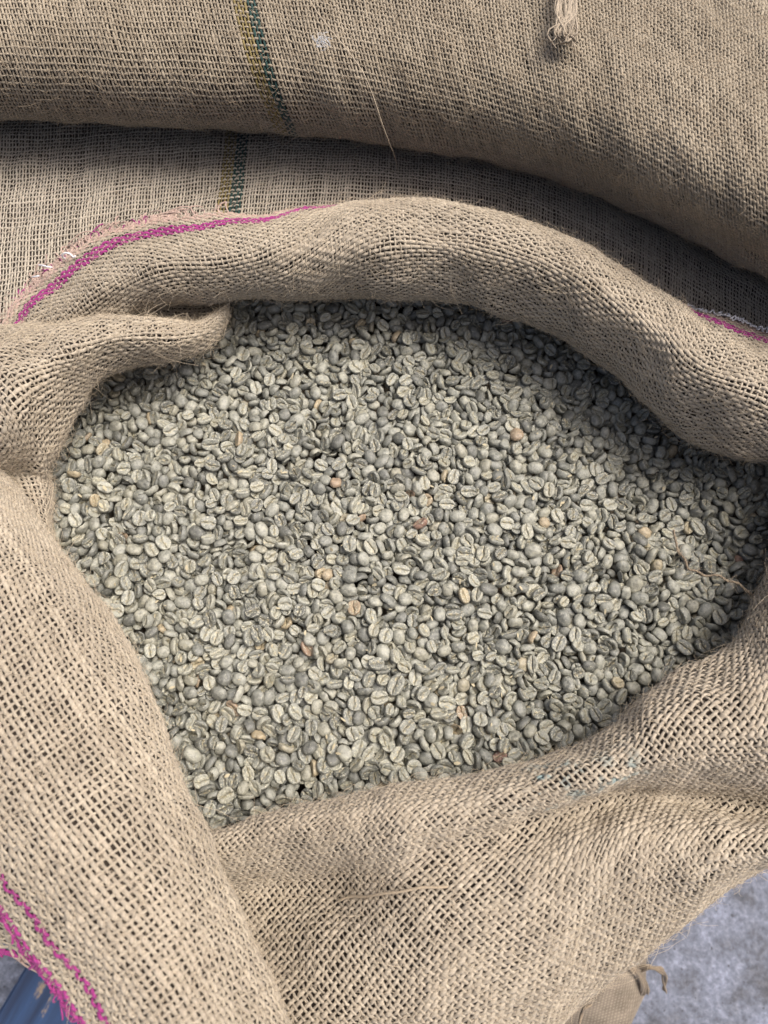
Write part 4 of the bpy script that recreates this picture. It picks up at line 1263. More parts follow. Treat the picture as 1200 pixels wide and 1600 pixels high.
4,-117,-421,51,37,-8,-58,5,-480,-529,15,-7,-15,-2,16,-116,-134,53,-1,-14,-33,26,30,-569,-3,19,-22,-37,4,820,-93,-11,14,-3,-10,17,677,94,-31,-45,-4,30,47,821,270,-107,-20,0,-4,26,-653,247,-24,51,-6,-5,
15,-488,-436,0,19,-2,6,16,-348,-459,-1,12,0,58,23,-94,-472,34,7,7,26,45,673,-389,8,-1,17,32,45,156,-3,71,55,4,-32,3,218,-141,77,-14,0,60,26,-803,208,-28,24,1,35,16,78,512,26,-4,-10,49,
66,404,-260,-7,50,-10,-56,35,-575,108,6,56,-2,-30,45,462,-130,26,13,7,23,37,545,-346,18,1,-6,-7,45,-597,-260,9,-57,11,48,75,-202,-356,32,-54,6,31,65,590,137,-4,-52,5,3,47,-388,285,35,40,-6,-1,
23,512,-177,26,9,8,-4,15,534,-492,-22,-39,10,-26,6,66,440,44,-3,-3,-47,44,76,-341,50,47,12,37,15,8,-602,6,18,-2,-17,27,228,257,50,-5,11,16,77,-347,369,8,-5,-2,33,64,-119,-46,73,-60,0,28,
26,-191,448,22,49,-8,-58,7,388,-148,54,28,14,-7,47,-130,-440,7,5,5,34,26,-118,663,1,6,5,-55,7,186,-492,8,-10,12,-29,4,-186,157,39,2,6,-7,15,309,-11,49,44,-1,-51,45,-648,-304,13,-12,-5,28,
7,224,50,51,-12,13,-10,78,395,46,23,55,-9,8,33,-601,-388,-3,-53,5,5,14,-637,-385,-1,4,-1,32,2,-268,-708,9,9,-4,40,27,1013,-170,-43,3,-23,30,49,867,-373,4,3,-1,-19,35,-300,-385,16,20,0,34,
24,149,-436,29,-7,4,-47,5,102,-435,64,22,-3,53,44,64,-551,20,-4,-4,-56,14,158,-489,38,-6,-17,2,44,84,-219,41,-21,0,57,5,173,-558,8,-8,5,11,48,-364,-4,23,22,-12,-50,75,139,-228,58,-8,4,-46,
46,-99,-324,69,-55,13,40,57,700,198,-69,3,0,54,38,60,401,42,-1,1,9,25,317,-79,63,14,-7,57,26,-345,72,42,17,-2,-38,16,-409,132,42,-12,4,0,46,209,-189,68,-8,7,57,36,-451,-571,-3,13,-5,45,
7,211,445,27,-6,-9,-4,14,-253,-565,15,-10,-15,-49,55,-417,-224,14,-1,2,37,58,-329,42,26,-9,2,-45,45,-90,-395,52,-58,16,27,6,653,251,-50,55,5,24,36,-578,-194,18,12,7,51,15,-589,-296,7,17,0,-11,
79,-743,317,-53,-54,13,19,16,-41,-418,39,-2,4,-8,78,123,-450,40,-20,0,8,44,696,-292,2,-1,1,-10,15,365,41,53,43,1,-46,14,626,-471,17,7,-9,-59,5,-410,-114,26,19,-5,0,5,112,162,89,8,-4,-24,
5,-696,-66,26,14,-8,-55,13,-648,-208,49,-11,-3,42,46,884,26,-72,60,-2,48,5,-290,-306,19,-20,2,18,36,-330,-607,-2,36,-9,-8,35,544,6,28,4,0,27,4,-27,215,62,-5,-1,34,16,330,-526,26,7,-18,47,
5,-42,-530,19,14,-7,29,16,-478,294,24,5,5,45,25,840,-201,-1,-9,-1,-5,46,774,-144,-19,-41,15,-35,25,742,-346,-36,-25,4,-13,36,532,512,-26,-57,11,-32,15,551,-95,-4,-8,8,-39,45,531,137,-6,17,2,50,
66,285,434,26,-6,0,17,5,432,-502,-27,-23,15,-52,15,759,6,-34,5,-4,-47,46,584,303,-17,16,-15,10,16,-692,-217,-6,-17,-4,30,15,834,-169,-9,44,1,18,22,-640,-334,-7,53,0,13,15,53,-612,-5,9,13,19,
15,450,-604,16,2,6,15,5,-214,-614,-19,-12,-7,28,16,-590,-438,5,-12,11,36,67,-542,-540,2,12,10,-55,3,-445,-624,1,-19,-6,-32,6,-626,500,-40,-57,-4,55,5,-253,-636,22,27,-7,54,12,-134,-636,4,11,7,17,
6,-501,635,-34,-50,2,24,37,-706,-263,-20,-9,13,25,17,-50,-493,30,31,13,-57,15,782,131,-102,58,-2,-25,45,677,-224,1,-36,-13,29,55,618,-268,24,-50,3,1,25,396,519,-1,3,15,-41,36,46,-520,16,15,13,31,
66,43,-328,39,-8,-9,58,34,-810,-50,7,-3,12,-21,13,423,-437,8,-3,6,38,27,102,446,17,45,10,-11,77,727,276,-95,-12,3,39,34,-195,-510,8,1,9,15,14,-843,51,13,-18,9,-27,4,318,82,61,-4,-5,4,
17,570,162,-7,7,1,-37,37,507,74,13,-15,-2,25,6,-331,538,9,0,3,45,5,-356,452,10,8,-3,25,63,-269,-510,-5,-6,9,10,24,-548,319,-7,8,-6,-49,13,-183,-149,85,9,-1,16,4,-326,-80,34,1,-4,-8,
63,283,-464,7,44,5,24,23,328,-117,59,6,3,13,4,-249,-216,34,1,0,3,45,641,-84,10,-1,0,-12,7,-850,221,-24,14,4,23,75,-304,-432,8,-15,-5,55,5,353,98,52,19,-6,-30,5,-199,-223,40,-8,-4,-28,
55,296,-435,-6,-16,5,-60,75,379,-344,8,3,12,-34,24,635,-132,-8,-49,-4,23,24,553,303,2,-3,-6,-31,4,-754,-99,-4,-55,5,14,6,853,233,-117,44,6,-35,5,147,258,58,3,-6,-12,6,102,-32,87,18,5,-50,
35,362,-120,42,-43,-5,-9,45,-273,398,41,-55,8,-46,45,-258,51,33,-1,2,-42,23,-493,64,34,-7,-3,38,24,305,-332,5,-4,-19,17,35,759,-39,-44,55,-5,49,24,-145,-134,51,-1,11,2,5,184,191,48,7,-11,23,
78,-477,-49,6,14,-2,-25,44,44,-56,78,40,8,-37,18,-44,79,57,5,0,17,16,-412,243,17,7,-7,17,65,326,-265,28,58,-17,44,6,442,-38,40,-14,-6,-14,44,496,-254,20,1,5,17,46,-855,148,-39,56,-2,2,
65,217,-439,17,-22,-1,-42,68,-420,-619,-31,18,13,-24,67,-827,309,-62,52,10,57,23,559,-553,17,3,-6,-23,6,-567,507,-23,-12,-2,35,6,759,-287,-15,18,-6,28,44,791,-384,-30,2,-4,-54,46,-144,-493,-14,-25,2,46,
23,870,-307,5,8,14,-10,15,880,-184,-26,-7,0,-55,34,-510,-577,-2,18,7,24,76,1006,90,-66,-11,14,46,15,1009,121,-86,53,-15,24,7,-322,-668,1,-10,9,27,25,-501,-602,-31,5,-15,-5,67,1042,148,-52,46,2,-25,
6,1050,-168,-45,8,-1,19,17,-423,-684,-58,50,-2,-15,26,-282,-50,26,-50,-8,-10,37,650,-410,-8,-21,16,36,7,-784,249,-39,16,-2,-38,47,674,-120,-14,32,2,3,75,-628,-231,7,-4,-2,-53,4,-257,-463,33,19,-4,60,
4,256,2,51,48,5,28,36,143,119,58,57,1,-17,64,48,-393,29,10,-3,-20,46,652,330,-61,-42,-1,-24,45,575,-125,24,-4,-5,-39,15,-545,-200,-26,54,5,-47,35,289,-380,-1,-8,-2,40,65,-59,548,16,2,-7,18,
47,477,495,-13,31,-1,34,15,-148,-102,47,-51,0,-56,45,-616,93,2,23,1,-8,15,-303,334,0,-59,0,-39,65,456,258,20,-53,4,-52,33,407,-551,6,8,-6,-57,45,-68,159,59,-14,2,55,8,-842,342,-58,18,-4,59,
6,-4,337,17,58,7,34,15,113,479,9,4,3,-7,5,205,-333,31,13,1,-50,7,270,41,57,35,19,-36,25,248,-63,90,-25,8,45,5,50,-92,45,6,-11,40,45,505,-383,-3,-26,-6,-59,24,638,80,-19,-57,-12,31,
2,127,-379,64,-12,2,-23,16,-472,179,52,-12,0,7,35,-163,-461,11,0,7,-53,4,-156,-179,59,-54,9,16,15,73,-114,69,22,-5,-6,36,-284,-199,16,-58,-2,-6,64,-123,-179,62,7,-5,45,66,-80,128,53,1,-18,55,
36,-128,456,23,46,-5,-32,27,322,-482,-24,2,2,-22,35,-673,0,36,5,-6,-22,14,526,-372,33,-3,-10,-43,46,149,210,37,27,3,-23,44,521,203,7,-22,-2,18,23,898,198,-114,-56,2,-52,6,557,-483,-20,59,0,37,
15,46,241,51,53,6,47,24,16,-95,61,-22,-4,38,25,266,343,38,12,12,-24,6,182,255,48,-15,-5,54,66,-744,382,-83,-8,4,-9,66,-9,47,53,-1,-1,37,36,-39,39,60,24,-10,-6,25,-208,-378,10,-13,8,-19,
64,-318,-201,0,60,-1,38,37,-902,28,-17,43,-8,-40,43,-2,-616,18,1,-10,38,65,-24,564,4,2,7,-45,56,-841,19,-14,-3,-1,-8,7,-673,-157,-3,13,1,37,4,-158,-259,28,-14,-3,57,4,-33,279,25,10,-7,24,
36,1035,79,-67,52,13,52,16,1102,105,-39,46,2,-35,35,937,-210,-4,16,13,-40,45,1069,-64,-13,7,5,5,58,-868,-32,-6,-29,7,18,3,-568,-476,-11,52,-4,-41,57,942,-45,-49,19,-1,-31,43,180,-661,13,-2,11,37,
54,-8,-656,-14,-12,-9,15,27,-897,429,-87,-4,-3,-18,6,-450,-677,-28,-32,2,-40,7,433,-289,29,-23,-12,-17,5,189,-405,23,1,-15,-52,74,-129,-576,8,-13,-2,-23,18,431,207,37,17,-7,-43,74,584,-215,36,-1,-3,-45,
25,177,74,54,-8,-4,53,16,684,397,-74,6,-1,-5,5,-841,-17,-18,50,5,37,54,297,269,49,2,0,10,25,118,97,57,4,1,31,63,494,-510,10,4,-7,-55,65,-422,203,56,5,-4,-32,5,-4,655,-7,2,8,-11,
64,22,449,26,11,-2,20,37,562,-285,14,57,-19,-40,14,-34,-382,52,17,-7,-30,15,534,-268,33,-2,-15,-46,14,-193,45,45,3,-6,-24,56,-506,113,26,-13,1,-19,75,29,-404,56,14,-11,42,6,-734,132,-13,2,0,-31,
35,-140,97,59,-55,-7,-57,3,912,146,-76,5,-9,-20,5,171,-42,39,48,13,-21,14,535,-45,15,-5,-2,-40,38,-248,78,24,-3,14,-44,15,-446,105,-2,-56,3,-28,25,-450,452,1,5,-6,-43,43,-194,-327,18,6,2,-56,
5,-90,-348,36,15,10,9,47,-632,63,-12,-55,7,14,14,-11,-43,58,-54,8,11,26,-29,110,61,-15,-19,33,64,-885,170,-20,-10,-7,32,6,-299,192,42,14,-3,-47,6,-710,338,-58,5,14,-36,15,-279,-477,-17,44,-8,36,
75,182,-112,65,-54,9,48,5,-560,-291,7,1,-12,26,45,-655,188,-13,15,-5,-3,13,84,14,55,-4,1,-24,67,415,-220,17,-1,4,13,4,-136,-205,66,-4,20,-15,13,316,-153,37,-56,3,35,65,-187,-265,23,-41,13,-37,
66,-85,407,40,16,2,-26,14,183,-438,37,20,2,-60,66,-194,-5,28,59,-4,36,5,535,163,-4,-49,-9,58,6,-210,402,20,-48,-2,-25,5,-30,-217,44,-6,-12,-17,16,618,-203,3,-15,-7,-37,35,0,118,60,-46,7,-22,
5,-462,635,-2,5,10,-44,77,-223,-246,30,-15,8,-6,5,-710,198,-33,8,11,-40,15,39,75,79,-39,-6,4,65,-140,-406,26,9,-14,-41,14,505,278,-3,-57,-14,19,25,-747,-131,11,59,9,-53,2,593,-295,10,-3,-7,-26,
36,395,209,45,-9,-8,-45,76,559,475,-43,-55,-4,28,26,-681,226,-54,17,6,21,22,131,-314,34,-56,-7,-48,15,921,25,-69,-41,-18,3,49,219,320,5,-17,-4,-21,4,-262,205,26,53,1,21,47,398,-447,-34,8,-10,-21,
13,718,102,-66,0,8,-47,35,294,194,28,54,20,-41,36,-542,-474,21,37,-8,32,3,-220,-680,16,11,14,49,23,942,-243,-6,9,14,43,27,-837,-93,-23,18,-12,-30,46,-173,-647,-25,14,3,38,69,833,317,-110,-5,-3,-6,
36,972,-123,-31,6,12,1,24,-376,-634,-9,14,16,-34,65,360,-635,25,-16,5,38,3,-46,-696,9,-17,-15,-55,63,218,-660,12,-6,2,-20,55,-28,-679,-13,-11,8,54,18,13,-291,30,28,10,-52,6,251,165,55,-1,-11,-51,
2,48,49,89,6,-5,-1,5,111,35,90,15,9,21,36,287,235,51,0,-8,-37,28,-263,311,12,54,0,-52,44,-518,-256,-1,-5,1,-20,4,584,-416,-2,-49,-9,30,22,-757,-69,8,6,10,-17,15,777,-262,-10,56,-15,-24,
16,-294,131,36,-11,8,0,65,-478,256,23,-2,-11,10,4,113,533,17,-10,0,-54,35,91,-249,47,2,13,46,13,69,217,80,1,10,-25,26,47,492,9,1,-13,56,68,520,-128,10,-23,-8,-37,77,-417,296,6,-2,9,-4,
5,-751,40,8,6,-3,-26,4,-599,-138,13,3,5,39,43,722,-154,-13,9,2,-21,24,206,-90,63,-7,7,-37,65,295,392,15,52,4,31,55,724,225,-66,-9,-3,16,22,383,-214,39,-52,-5,57,22,-623,-8,22,-52,-9,21,
5,-45,137,42,51,1,-50,6,138,-603,-5,-15,-15,19,38,270,-11,46,6,-11,-18,36,-624,202,-3,-12,6,47,5,-81,574,26,-16,-4,-58,14,-301,247,28,-2,-7,-37,25,-549,4,0,15,-16,26,65,369,130,26,-7,-3,-24,
65,-383,656,-6,-58,2,-56,43,-179,-301,28,-11,-10,35,26,145,560,26,11,1,34,15,459,-476,-12,2,5,47,5,761,66,-84,-23,13,48,64,57,-3,70,-58,4,25,44,45,101,98,-21,-10,50,79,-303,-254,27,19,-26,29,
38,187,301,15,-21,-3,57,54,-750,244,-68,-7,-5,48,75,-60,17,44,5,1,-37,5,-463,481,-8,2,-1,23,25,763,213,-121,55,21,56,23,964,81,-82,-56,-5,-22,53,429,-403,0,-5,4,-45,75,272,-315,11,-58,18,-56,
5,457,-554,-18,-5,14,10,26,-262,-613,-33,-59,5,29,45,680,419,-44,-16,4,-49,26,271,267,38,1,-2,-47,5,-408,-91,20,14,-15,10,43,-472,95,21,-2,-9,7,65,-675,-244,-34,54,-12,14,54,624,-321,14,-3,12,-44,
35,-105,-592,-9,17,-2,46,14,750,375,-56,13,-3,13,75,514,-520,-19,1,15,50,25,289,-536,-29,6,0,32,46,-191,688,-2,20,-3,9,17,1007,-147,-22,-30,12,-51,55,547,-523,-16,-5,-10,50,76,382,-531,-15,-9,-11,20,
45,-427,-637,-13,25,21,-38,24,1075,30,-50,-17,15,-45,37,1030,-63,-53,-4,-4,-28,5,487,-567,-1,-4,-19,27,2,-848,-78,9,13,13,19,5,108,-627,-2,-26,6,-20,35,-926,28,-4,5,-7,58,5,-207,-656,-18,11,-2,40,
55,9,-690,16,-8,-9,53,15,179,-642,-17,-18,-1,-52,34,-623,32,12,0,1,12,77,603,-334,-2,-30,14,51,13,-164,-84,77,-57,-5,-57,24,431,292,9,-48,-8,40,7,647,-314,-30,-55,-1,13,65,-448,161,25,-58,-6,-21,
76,-159,-552,-11,-4,9,53,26,300,-467,-15,41,-5,13,76,-328,200,23,-4,-1,-23,26,-845,117,-24,-11,12,-2,44,-316,-49,33,9,1,34,27,-236,554,25,16,4,53,25,-498,463,-30,-57,-9,-3,26,392,-81,44,18,7,22,
24,294,486,11,8,10,-23,76,770,258,-78,-2,5,-10,8,687,-304,-25,8,16,31,36,506,339,-24,-50,1,12,67,227,498,26,-6,-6,-24,76,614,226,-21,5,1,42,45,189,-159,48,56,3,37,37,617,295,-33,7,-2,38,
4,232,-162,45,5,1,52,5,-648,-180,14,-13,13,-48,7,-707,384,-84,-57,7,4,26,139,593,49,-8,-7,-17,6,-911,62,-24,-26,-8,16,34,-334,316,22,-1,2,37,45,-209,-39,33,40,9,-23,33,-232,-88,59,-2,-14,40,
35,512,448,-33,60,-9,37,17,141,77,64,12,-21,-20,13,299,-519,6,8,-9,-24,17,-255,261,6,-6,-15,21,15,-424,-336,1,0,-3,31,76,196,-315,46,3,8,50,5,-53,-70,69,-41,1,60,45,73,159,63,6,-14,9,
6,-685,88,-6,22,5,-50,23,258,451,1,-10,6,-51,47,438,407,-10,37,-20,37,4,-615,248,-35,-53,-7,-22,15,73,597,23,-11,3,-30,46,493,370,13,-8,6,22,14,827,-40,-48,-8,-2,-12,33,460,-22,35,59,-8,39,
65,-4,-438,40,-12,4,3,53,252,-400,17,1,-7,-55,25,173,515,-11,29,-15,-59,5,157,458,5,-10,8,-33,68,-252,-475,-29,52,5,-21,35,242,-489,-16,-10,10,-18,4,-131,-604,-23,1,3,-15,72,46,-296,34,59,4,56,
51,-216,-496,19,2,-1,26,65,-707,413,-77,-19,7,-51,14,340,-461,-10,-2,-16,-35,44,-211,-109,50,-39,3,41,45,-383,-566,-26,14,-4,-43,16,491,-546,-13,-1,19,-40,15,837,-246,-23,-47,-13,27,4,570,432,-52,2,-3,-37,
36,57,-191,27,41,-5,-11,79,745,-246,-20,13,15,60,75,986,142,-107,8,4,-41,43,79,-61,60,0,1,-49,25,8,565,-19,-9,-4,-21,65,105,-199,24,9,-4,7,13,711,-122,-36,16,-7,-26,24,-506,433,-23,-20,-2,52,
15,-601,51,2,-12,-8,33,5,-569,422,-47,-48,-2,58,35,-236,-167,39,1,15,-41,25,262,-473,3,-14,-16,-38,77,-360,-616,-26,-22,-4,57,62,-347,-395,5,-11,-5,-55,46,-482,-209,-19,-25,-10,-33,55,-151,-626,-16,2,-10,34,
5,958,21,-73,17,-25,19,78,1042,-104,-47,8,1,52,65,-352,-751,-19,19,2,-59,44,1097,164,-37,8,5,-27,13,316,-414,20,14,9,38,23,69,-380,55,7,16,30,14,336,464,30,-5,-2,-6,74,166,-340,46,-13,8,-23,
24,-703,255,-60,-51,1,-59,25,477,307,11,55,-7,-46,25,-14,244,57,17,-1,-30,26,-146,-15,60,17,10,-48,24,-283,-132,49,-18,-9,-32,43,491,-74,14,-9,-10,9,44,-108,89,61,-12,-9,29,4,252,-140,67,0,-9,-34,
14,-16,11,53,-8,-5,-54,15,596,250,-56,-58,5,2,7,654,201,-58,-24,-8,13,74,241,-460,32,22,0,-45,13,790,-325,-13,34,-1,22,55,-172,-422,13,20,3,32,3,462,8,31,-47,0,12,17,-109,210,53,-18,-15,-40,
5,195,621,7,0,11,-25,47,248,369,12,-44,12,-19,44,-294,593,12,-11,-3,21,26,-253,530,4,3,10,40,5,-773,10,9,-17,-3,33,19,-324,391,-1,7,-5,-6,4,106,402,25,14,11,-41,46,-554,449,-36,11,-6,-16,
7,-595,187,-5,-4,-17,-24,45,403,-193,19,18,8,0,26,257,398,16,-34,-6,58,48,122,193,43,-26,5,46,35,101,605,16,0,-4,24,45,678,286,-59,59,-9,27,65,123,-153,44,53,13,31,66,-436,243,36,20,1,-30,
46,799,194,-139,-8,10,-13,4,-935,163,-15,4,4,-34,35,-175,223,62,15,12,-31,27,-676,124,-13,-15,-7,24,8,110,-365,14,-56,14,10,42,598,-35,9,-17,6,-41,65,395,363,4,55,15,-39,44,94,-556,-9,-8,6,-50,
45,562,188,5,5,8,16,16,679,169,-46,-7,-7,-30,25,-519,539,-23,10,4,51,34,-541,480,-40,-2,-2,-45,76,335,15,72,9,10,41,18,-207,232,10,-5,-24,27,22,324,-560,8,25,-6,12,35,104,-181,53,44,9,8,
55,-678,162,-10,-43,2,24,37,66,127,31,-47,2,-2,45,-292,32,20,-40,2,50,17,469,425,-24,-15,-8,-57,77,24,-50,66,16,-6,22,63,390,-378,5,39,0,4,42,286,-404,30,-2,-5,-49,34,313,-244,24,2,1,17,
5,-774,311,-60,43,1,41,15,-402,531,-14,-50,-6,-31,63,343,548,6,-6,-3,47,47,379,-249,-9,-9,1,-40,48,713,156,-109,-3,-8,-36,5,-460,332,-23,-60,0,-21,16,734,316,-91,2,-11,-56,23,348,-143,41,-33,-3,53,
13,-603,340,-29,-1,-5,-51,13,-172,-6,68,-16,-14,38,14,176,356,19,52,2,52,75,336,-580,-21,10,2,-10,15,-599,373,-49,-52,1,16,36,377,-421,-13,57,9,-10,44,951,50,-60,-2,10,24,36,-124,130,41,47,-1,17,
5,-620,300,-26,-1,-13,15,5,-78,-131,40,50,-5,-60,27,-752,414,-93,-9,-13,17,3,162,55,63,3,10,-54,25,-500,-160,-22,-3,0,-37,34,-171,108,43,-60,-4,-14,5,-269,-308,-3,-9,13,32,14,785,-228,-6,39,-6,-48,
16,495,-28,-16,8,-9,-31,24,-608,-33,5,-18,-16,28,24,1097,-3,-31,3,-10,-44,5,954,-102,-52,-6,3,-16,25,-566,-510,-15,1,-13,-12,16,10,-628,-23,5,9,33,5,-183,-687,-15,23,-7,-26,28,74,-641,-47,20,-10,1,
27,-496,-655,18,49,8,-11,76,-560,272,-7,-57,8,21,4,406,-351,31,-28,0,-41,25,246,286,57,1,-12,-36,78,685,-260,0,-46,21,31,36,-5,297,50,59,11,34,64,-438,28,47,-45,-2,-47,3,-878,253,-37,3,-4,52,
47,413,-526,-46,-27,-19,58,35,686,249,-57,-7,3,30,45,-736,267,-43,-34,-11,-10,19,569,337,-49,45,0,23,47,215,407,4,18,1,49,64,-411,-52,20,4,-9,-38,45,115,-279,33,-13,13,-41,2,-555,41,21,-10,8,-31,
43,-271,0,45,-33,-1,-36,3,-269,-589,5,0,20,27,5,-548,-73,-11,7,10,41,45,-651,-5,-2,9,-4,-25,36,-353,588,21,1,7,30,12,-231,-417,11,-57,-13,-22,75,455,-255,-8,-13,16,14,6,-494,17,8,0,10,14,
15,-65,203,55,-5,3,46,44,-437,354,-11,-13,1,-30,15,960,170,-113,-9,3,-9,2,92,-603,-26,47,3,-41,43,-244,22,36,-15,-2,-28,25,-60,615,20,28,1,45,5,-322,-409,5,13,-21,33,44,-807,-83,-4,53,13,47,
5,-280,-232,24,-15,10,53,26,-829,205,-23,-23,-6,-40,5,166,384,11,6,2,-13,65,-91,539,-2,58,3,-26,46,75,480,14,16,7,-23,64,-112,-522,-3,25,1,49,14,-333,-20,40,24,-7,-5,21,371,-501,14,15,2,39,
36,-64,-93,45,-11,2,-24,25,-281,369,6,-21,-1,53,14,493,-416,-14,-38,-3,40,33,362,-447,3,-21,3,-52,15,-472,-9,4,59,-16,-1,37,-401,-503,-7,55,0,-2,74,-310,365,24,14,-4,-3,4,474,453,-9,11,3,-11,
17,-334,488,0,-11,-7,8,66,624,382,-62,21,-8,18,5,-296,-416,-16,11,-1,6,5,348,-73,11,-34,-3,-28,45,-182,-42,49,-1,10,-40,55,-454,-24,-2,-52,-7,-2,5,-790,79,-30,-14,11,-47,65,853,-174,0,-14,-10,7,
3,-232,288,23,9,-2,-24,15,-491,564,-29,-41,12,18,74,584,-502,-12,59,13,-9,45,-931,211,-27,10,3,47,24,897,247,-155,49,13,-37,56,558,-204,3,50,3,21,15,-683,474,-67,1,-16,12,44,113,10,42,-13,6,-37,
24,964,-83,-52,43,6,-16,12,-294,-625,-16,-21,-7,54,13,-399,-678,-11,-44,12,-38,34,-290,-752,-9,37,3,-15,65,-470,693,18,12,2,34,6,1087,125,-60,16,6,-33,34,-190,-720,-38,12,6,9,7,984,229,-122,26,5,4,
6,-846,492,-87,-16,-3,-12,8,318,531,-27,-17,-9,53,24,719,-25,-54,-44,-6,-33,23,389,-497,-7,-6,-9,3,74,374,-43,46,0,4,57,25,-601,-226,-13,-29,5,41,27,-674,310,-37,-10,0,-10,4,-870,26,-6,-24,-2,-27,
35,-700,-144,33,6,19,11,5,-86,178,51,31,-1,3,36,106,-298,60,22,3,-53,65,101,133,76,-17,-1,-10,25,-470,222,16,8,11,9,75,234,571,13,-6,-2,49,16,330,165,14,-54,-1,50,16,-13,-98,65,33,16,-19,
56,-41,-567,-14,0,-9,-25,4,42,-232,54,-15,6,-35,65,-769,-39,-13,-8,17,-27,5,800,-161,7,-15,-20,-7,15,352,-256,18,-13,-6,35,15,947,-178,-17,10,1,1,24,332,288,39,10,-4,-48,38,720,-364,-58,31,-3,-7,
23,476,-324,-10,5,1,-35,5,-405,171,26,20,2,-49,4,-533,120,4,-38,8,-16,35,605,12,-37,-55,10,-34,34,-168,-232,51,-16,-3,12,31,-245,-333,41,-3,-2,46,15,445,490,-1,-3,-7,-26,23,57,327,33,8,-6,-38,
45,158,288,33,-27,5,-58,47,444,196,-12,-12,-8,-33,44,-655,-43,1,-19,-11,-23,2,-290,-343,9,-5,-3,-4,76,-203,-304,22,-25,3,-39,42,375,-6,42,-31,0,-18,25,-411,565,-35,-49,8,0,34,719,377,-100,-40,-4,-10,
27,284,-415,-7,2,9,-6,47,-160,139,22,-34,11,-50,55,-532,36,20,-46,3,35,6,575,-450,-23,-58,-18,15,12,148,-63,58,-3,-8,-29,6,-222,-568,-25,13,2,52,43,608,65,-2,-2,0,-2,14,674,-80,-21,-54,-6,-54,
7,516,291,-5,8,6,-10,5,-582,-12,-13,-49,-19,-59,75,-413,106,8,-59,-1,27,55,137,-96,58,-2,-12,9,33,-376,-319,8,8,2,7,14,-369,183,15,-47,4,-49,7,336,235,21,25,7,53,7,-20,462,5,-19,-6,-6,
6,-372,525,-22,11,-15,12,44,-243,366,18,-18,-12,26,34,-506,-417,-9,5,-3,6,44,-435,-239,-13,-11,13,-11,35,430,353,0,39,-1,59,5,-917,137,9,26,3,57,44,-599,-62,-19,-23,-18,50,37,-563,-321,-42,-50,17,-23,
46,45,174,17,59,2,20,6,177,441,27,-23,-5,-30,5,918,-91,-47,-15,10,-41,3,794,-110,-12,49,-8,-32,65,-399,-537,5,14,4,-15,6,-266,506,-3,19,-3,45,56,501,-338,-4,46,-13,49,7,542,86,-3,-19,1,5,
25,57,40,59,2,4,-33,43,-652,364,-65,-13,-4,23,45,-312,570,-19,-11,6,2,14,230,160,32,-9,-6,-26,66,-448,289,-7,-19,-5,39,47,-12,517,-27,55,2,37,53,-217,-193,44,16,-4,3,33,312,-297,25,-39,-3,21,
55,-268,-78,64,-13,-15,35,74,-883,88,-32,-46,17,-6,6,4,281,18,49,-2,-51,14,406,189,1,56,0,-16,6,-149,370,8,-1,4,14,44,-34,-190,37,18,10,31,63,248,117,21,43,1,41,25,996,66,-74,-1,16,19,
36,1067,2,-66,-13,1,12,65,399,-570,-36,48,4,24,16,1106,76,-38,20,-15,-39,4,993,-106,-36,-18,-1,-22,25,-95,-496,-6,9,8,-20,44,1110,21,-24,8,1,52,36,915,-183,-26,13,-3,35,74,739,-416,-5,-57,-9,-60,
6,-907,337,-60,11,-6,-21,14,194,-614,-35,55,1,-59,16,-562,-437,-42,-56,-13,-60,5,909,-315,-16,24,-11,58,72,-237,-660,-21,57,-11,-50,13,1128,160,-50,51,4,-20,4,265,-657,-19,44,-1,-15,47,-352,-774,-58,-35,22,56,
2,-79,-707,-22,53,6,42,44,802,-291,-33,5,4,15,28,-358,625,15,4,17,48,27,-567,353,-33,-18,22,-49,44,-572,-92,-18,6,10,-15,23,-468,-80,4,39,-2,6,15,-491,327,6,1,11,-51,8,-463,369,-6,-5,22,44,
6,211,550,24,12,4,37,3,-221,-221,53,-39,-1,-32,5,-412,398,-14,-32,-1,-3,14,-587,-340,-15,-34,-11,59,42,772,-307,-18,-4,1,10,68,69,91,39,39,11,-25,15,186,-275,44,19,4,-4,74,-340,127,49,1,2,0,
44,31,200,49,-7,-15,34,66,-242,426,35,20,3,-54,7,-181,357,14,-21,-16,-45,5,20,-196,55,-34,-19,51,28,-314,653,-3,-4,3,-3,44,-412,-134,-16,-3,21,2,42,-73,-423,39,-30,-7,-21,75,745,173,-95,33,-5,46,
33,34,24,71,13,-3,40,56,-266,-151,36,0,-4,-31,24,451,-431,-5,-19,-2,43,4,553,-13,-2,-21,-5,7,57,-601,-176,-12,-49,-10,43,15,271,310,50,14,-11,41,22,-193,493,20,57,1,-38,77,605,114,-32,4,-3,17,
44,-271,345,17,3,-7,-8,31,-549,-310,12,-7,-5,51,55,-421,651,-23,15,-4,26,45,202,-252,24,-25,-2,57,16,-165,16,42,-37,4,-11,15,473,-181,4,-13,-11,-13,15,71,554,-1,45,11,-57,32,-192,-93,70,1,3,39,
65,888,-23,-47,-6,-7,-38,14,443,450,16,2,8,16,69,-66,67,29,-5,-7,-32,54,666,367,-81,-2,-2,52,23,155,-117,47,3,-4,-28,55,-522,341,-26,-1,7,-23,16,735,-144,-30,8,-2,-16,56,97,-139,51,27,14,-16,
14,177,162,55,2,10,38,4,877,114,-99,56,-20,43,15,489,-158,-6,15,6,-38,76,-184,285,3,-20,16,-51,26,-589,315,-27,-3,-17,-12,43,-934,70,-30,46,-14,-60,64,-166,-392,5,19,10,-22,74,920,112,-93,-1,-5,-22,
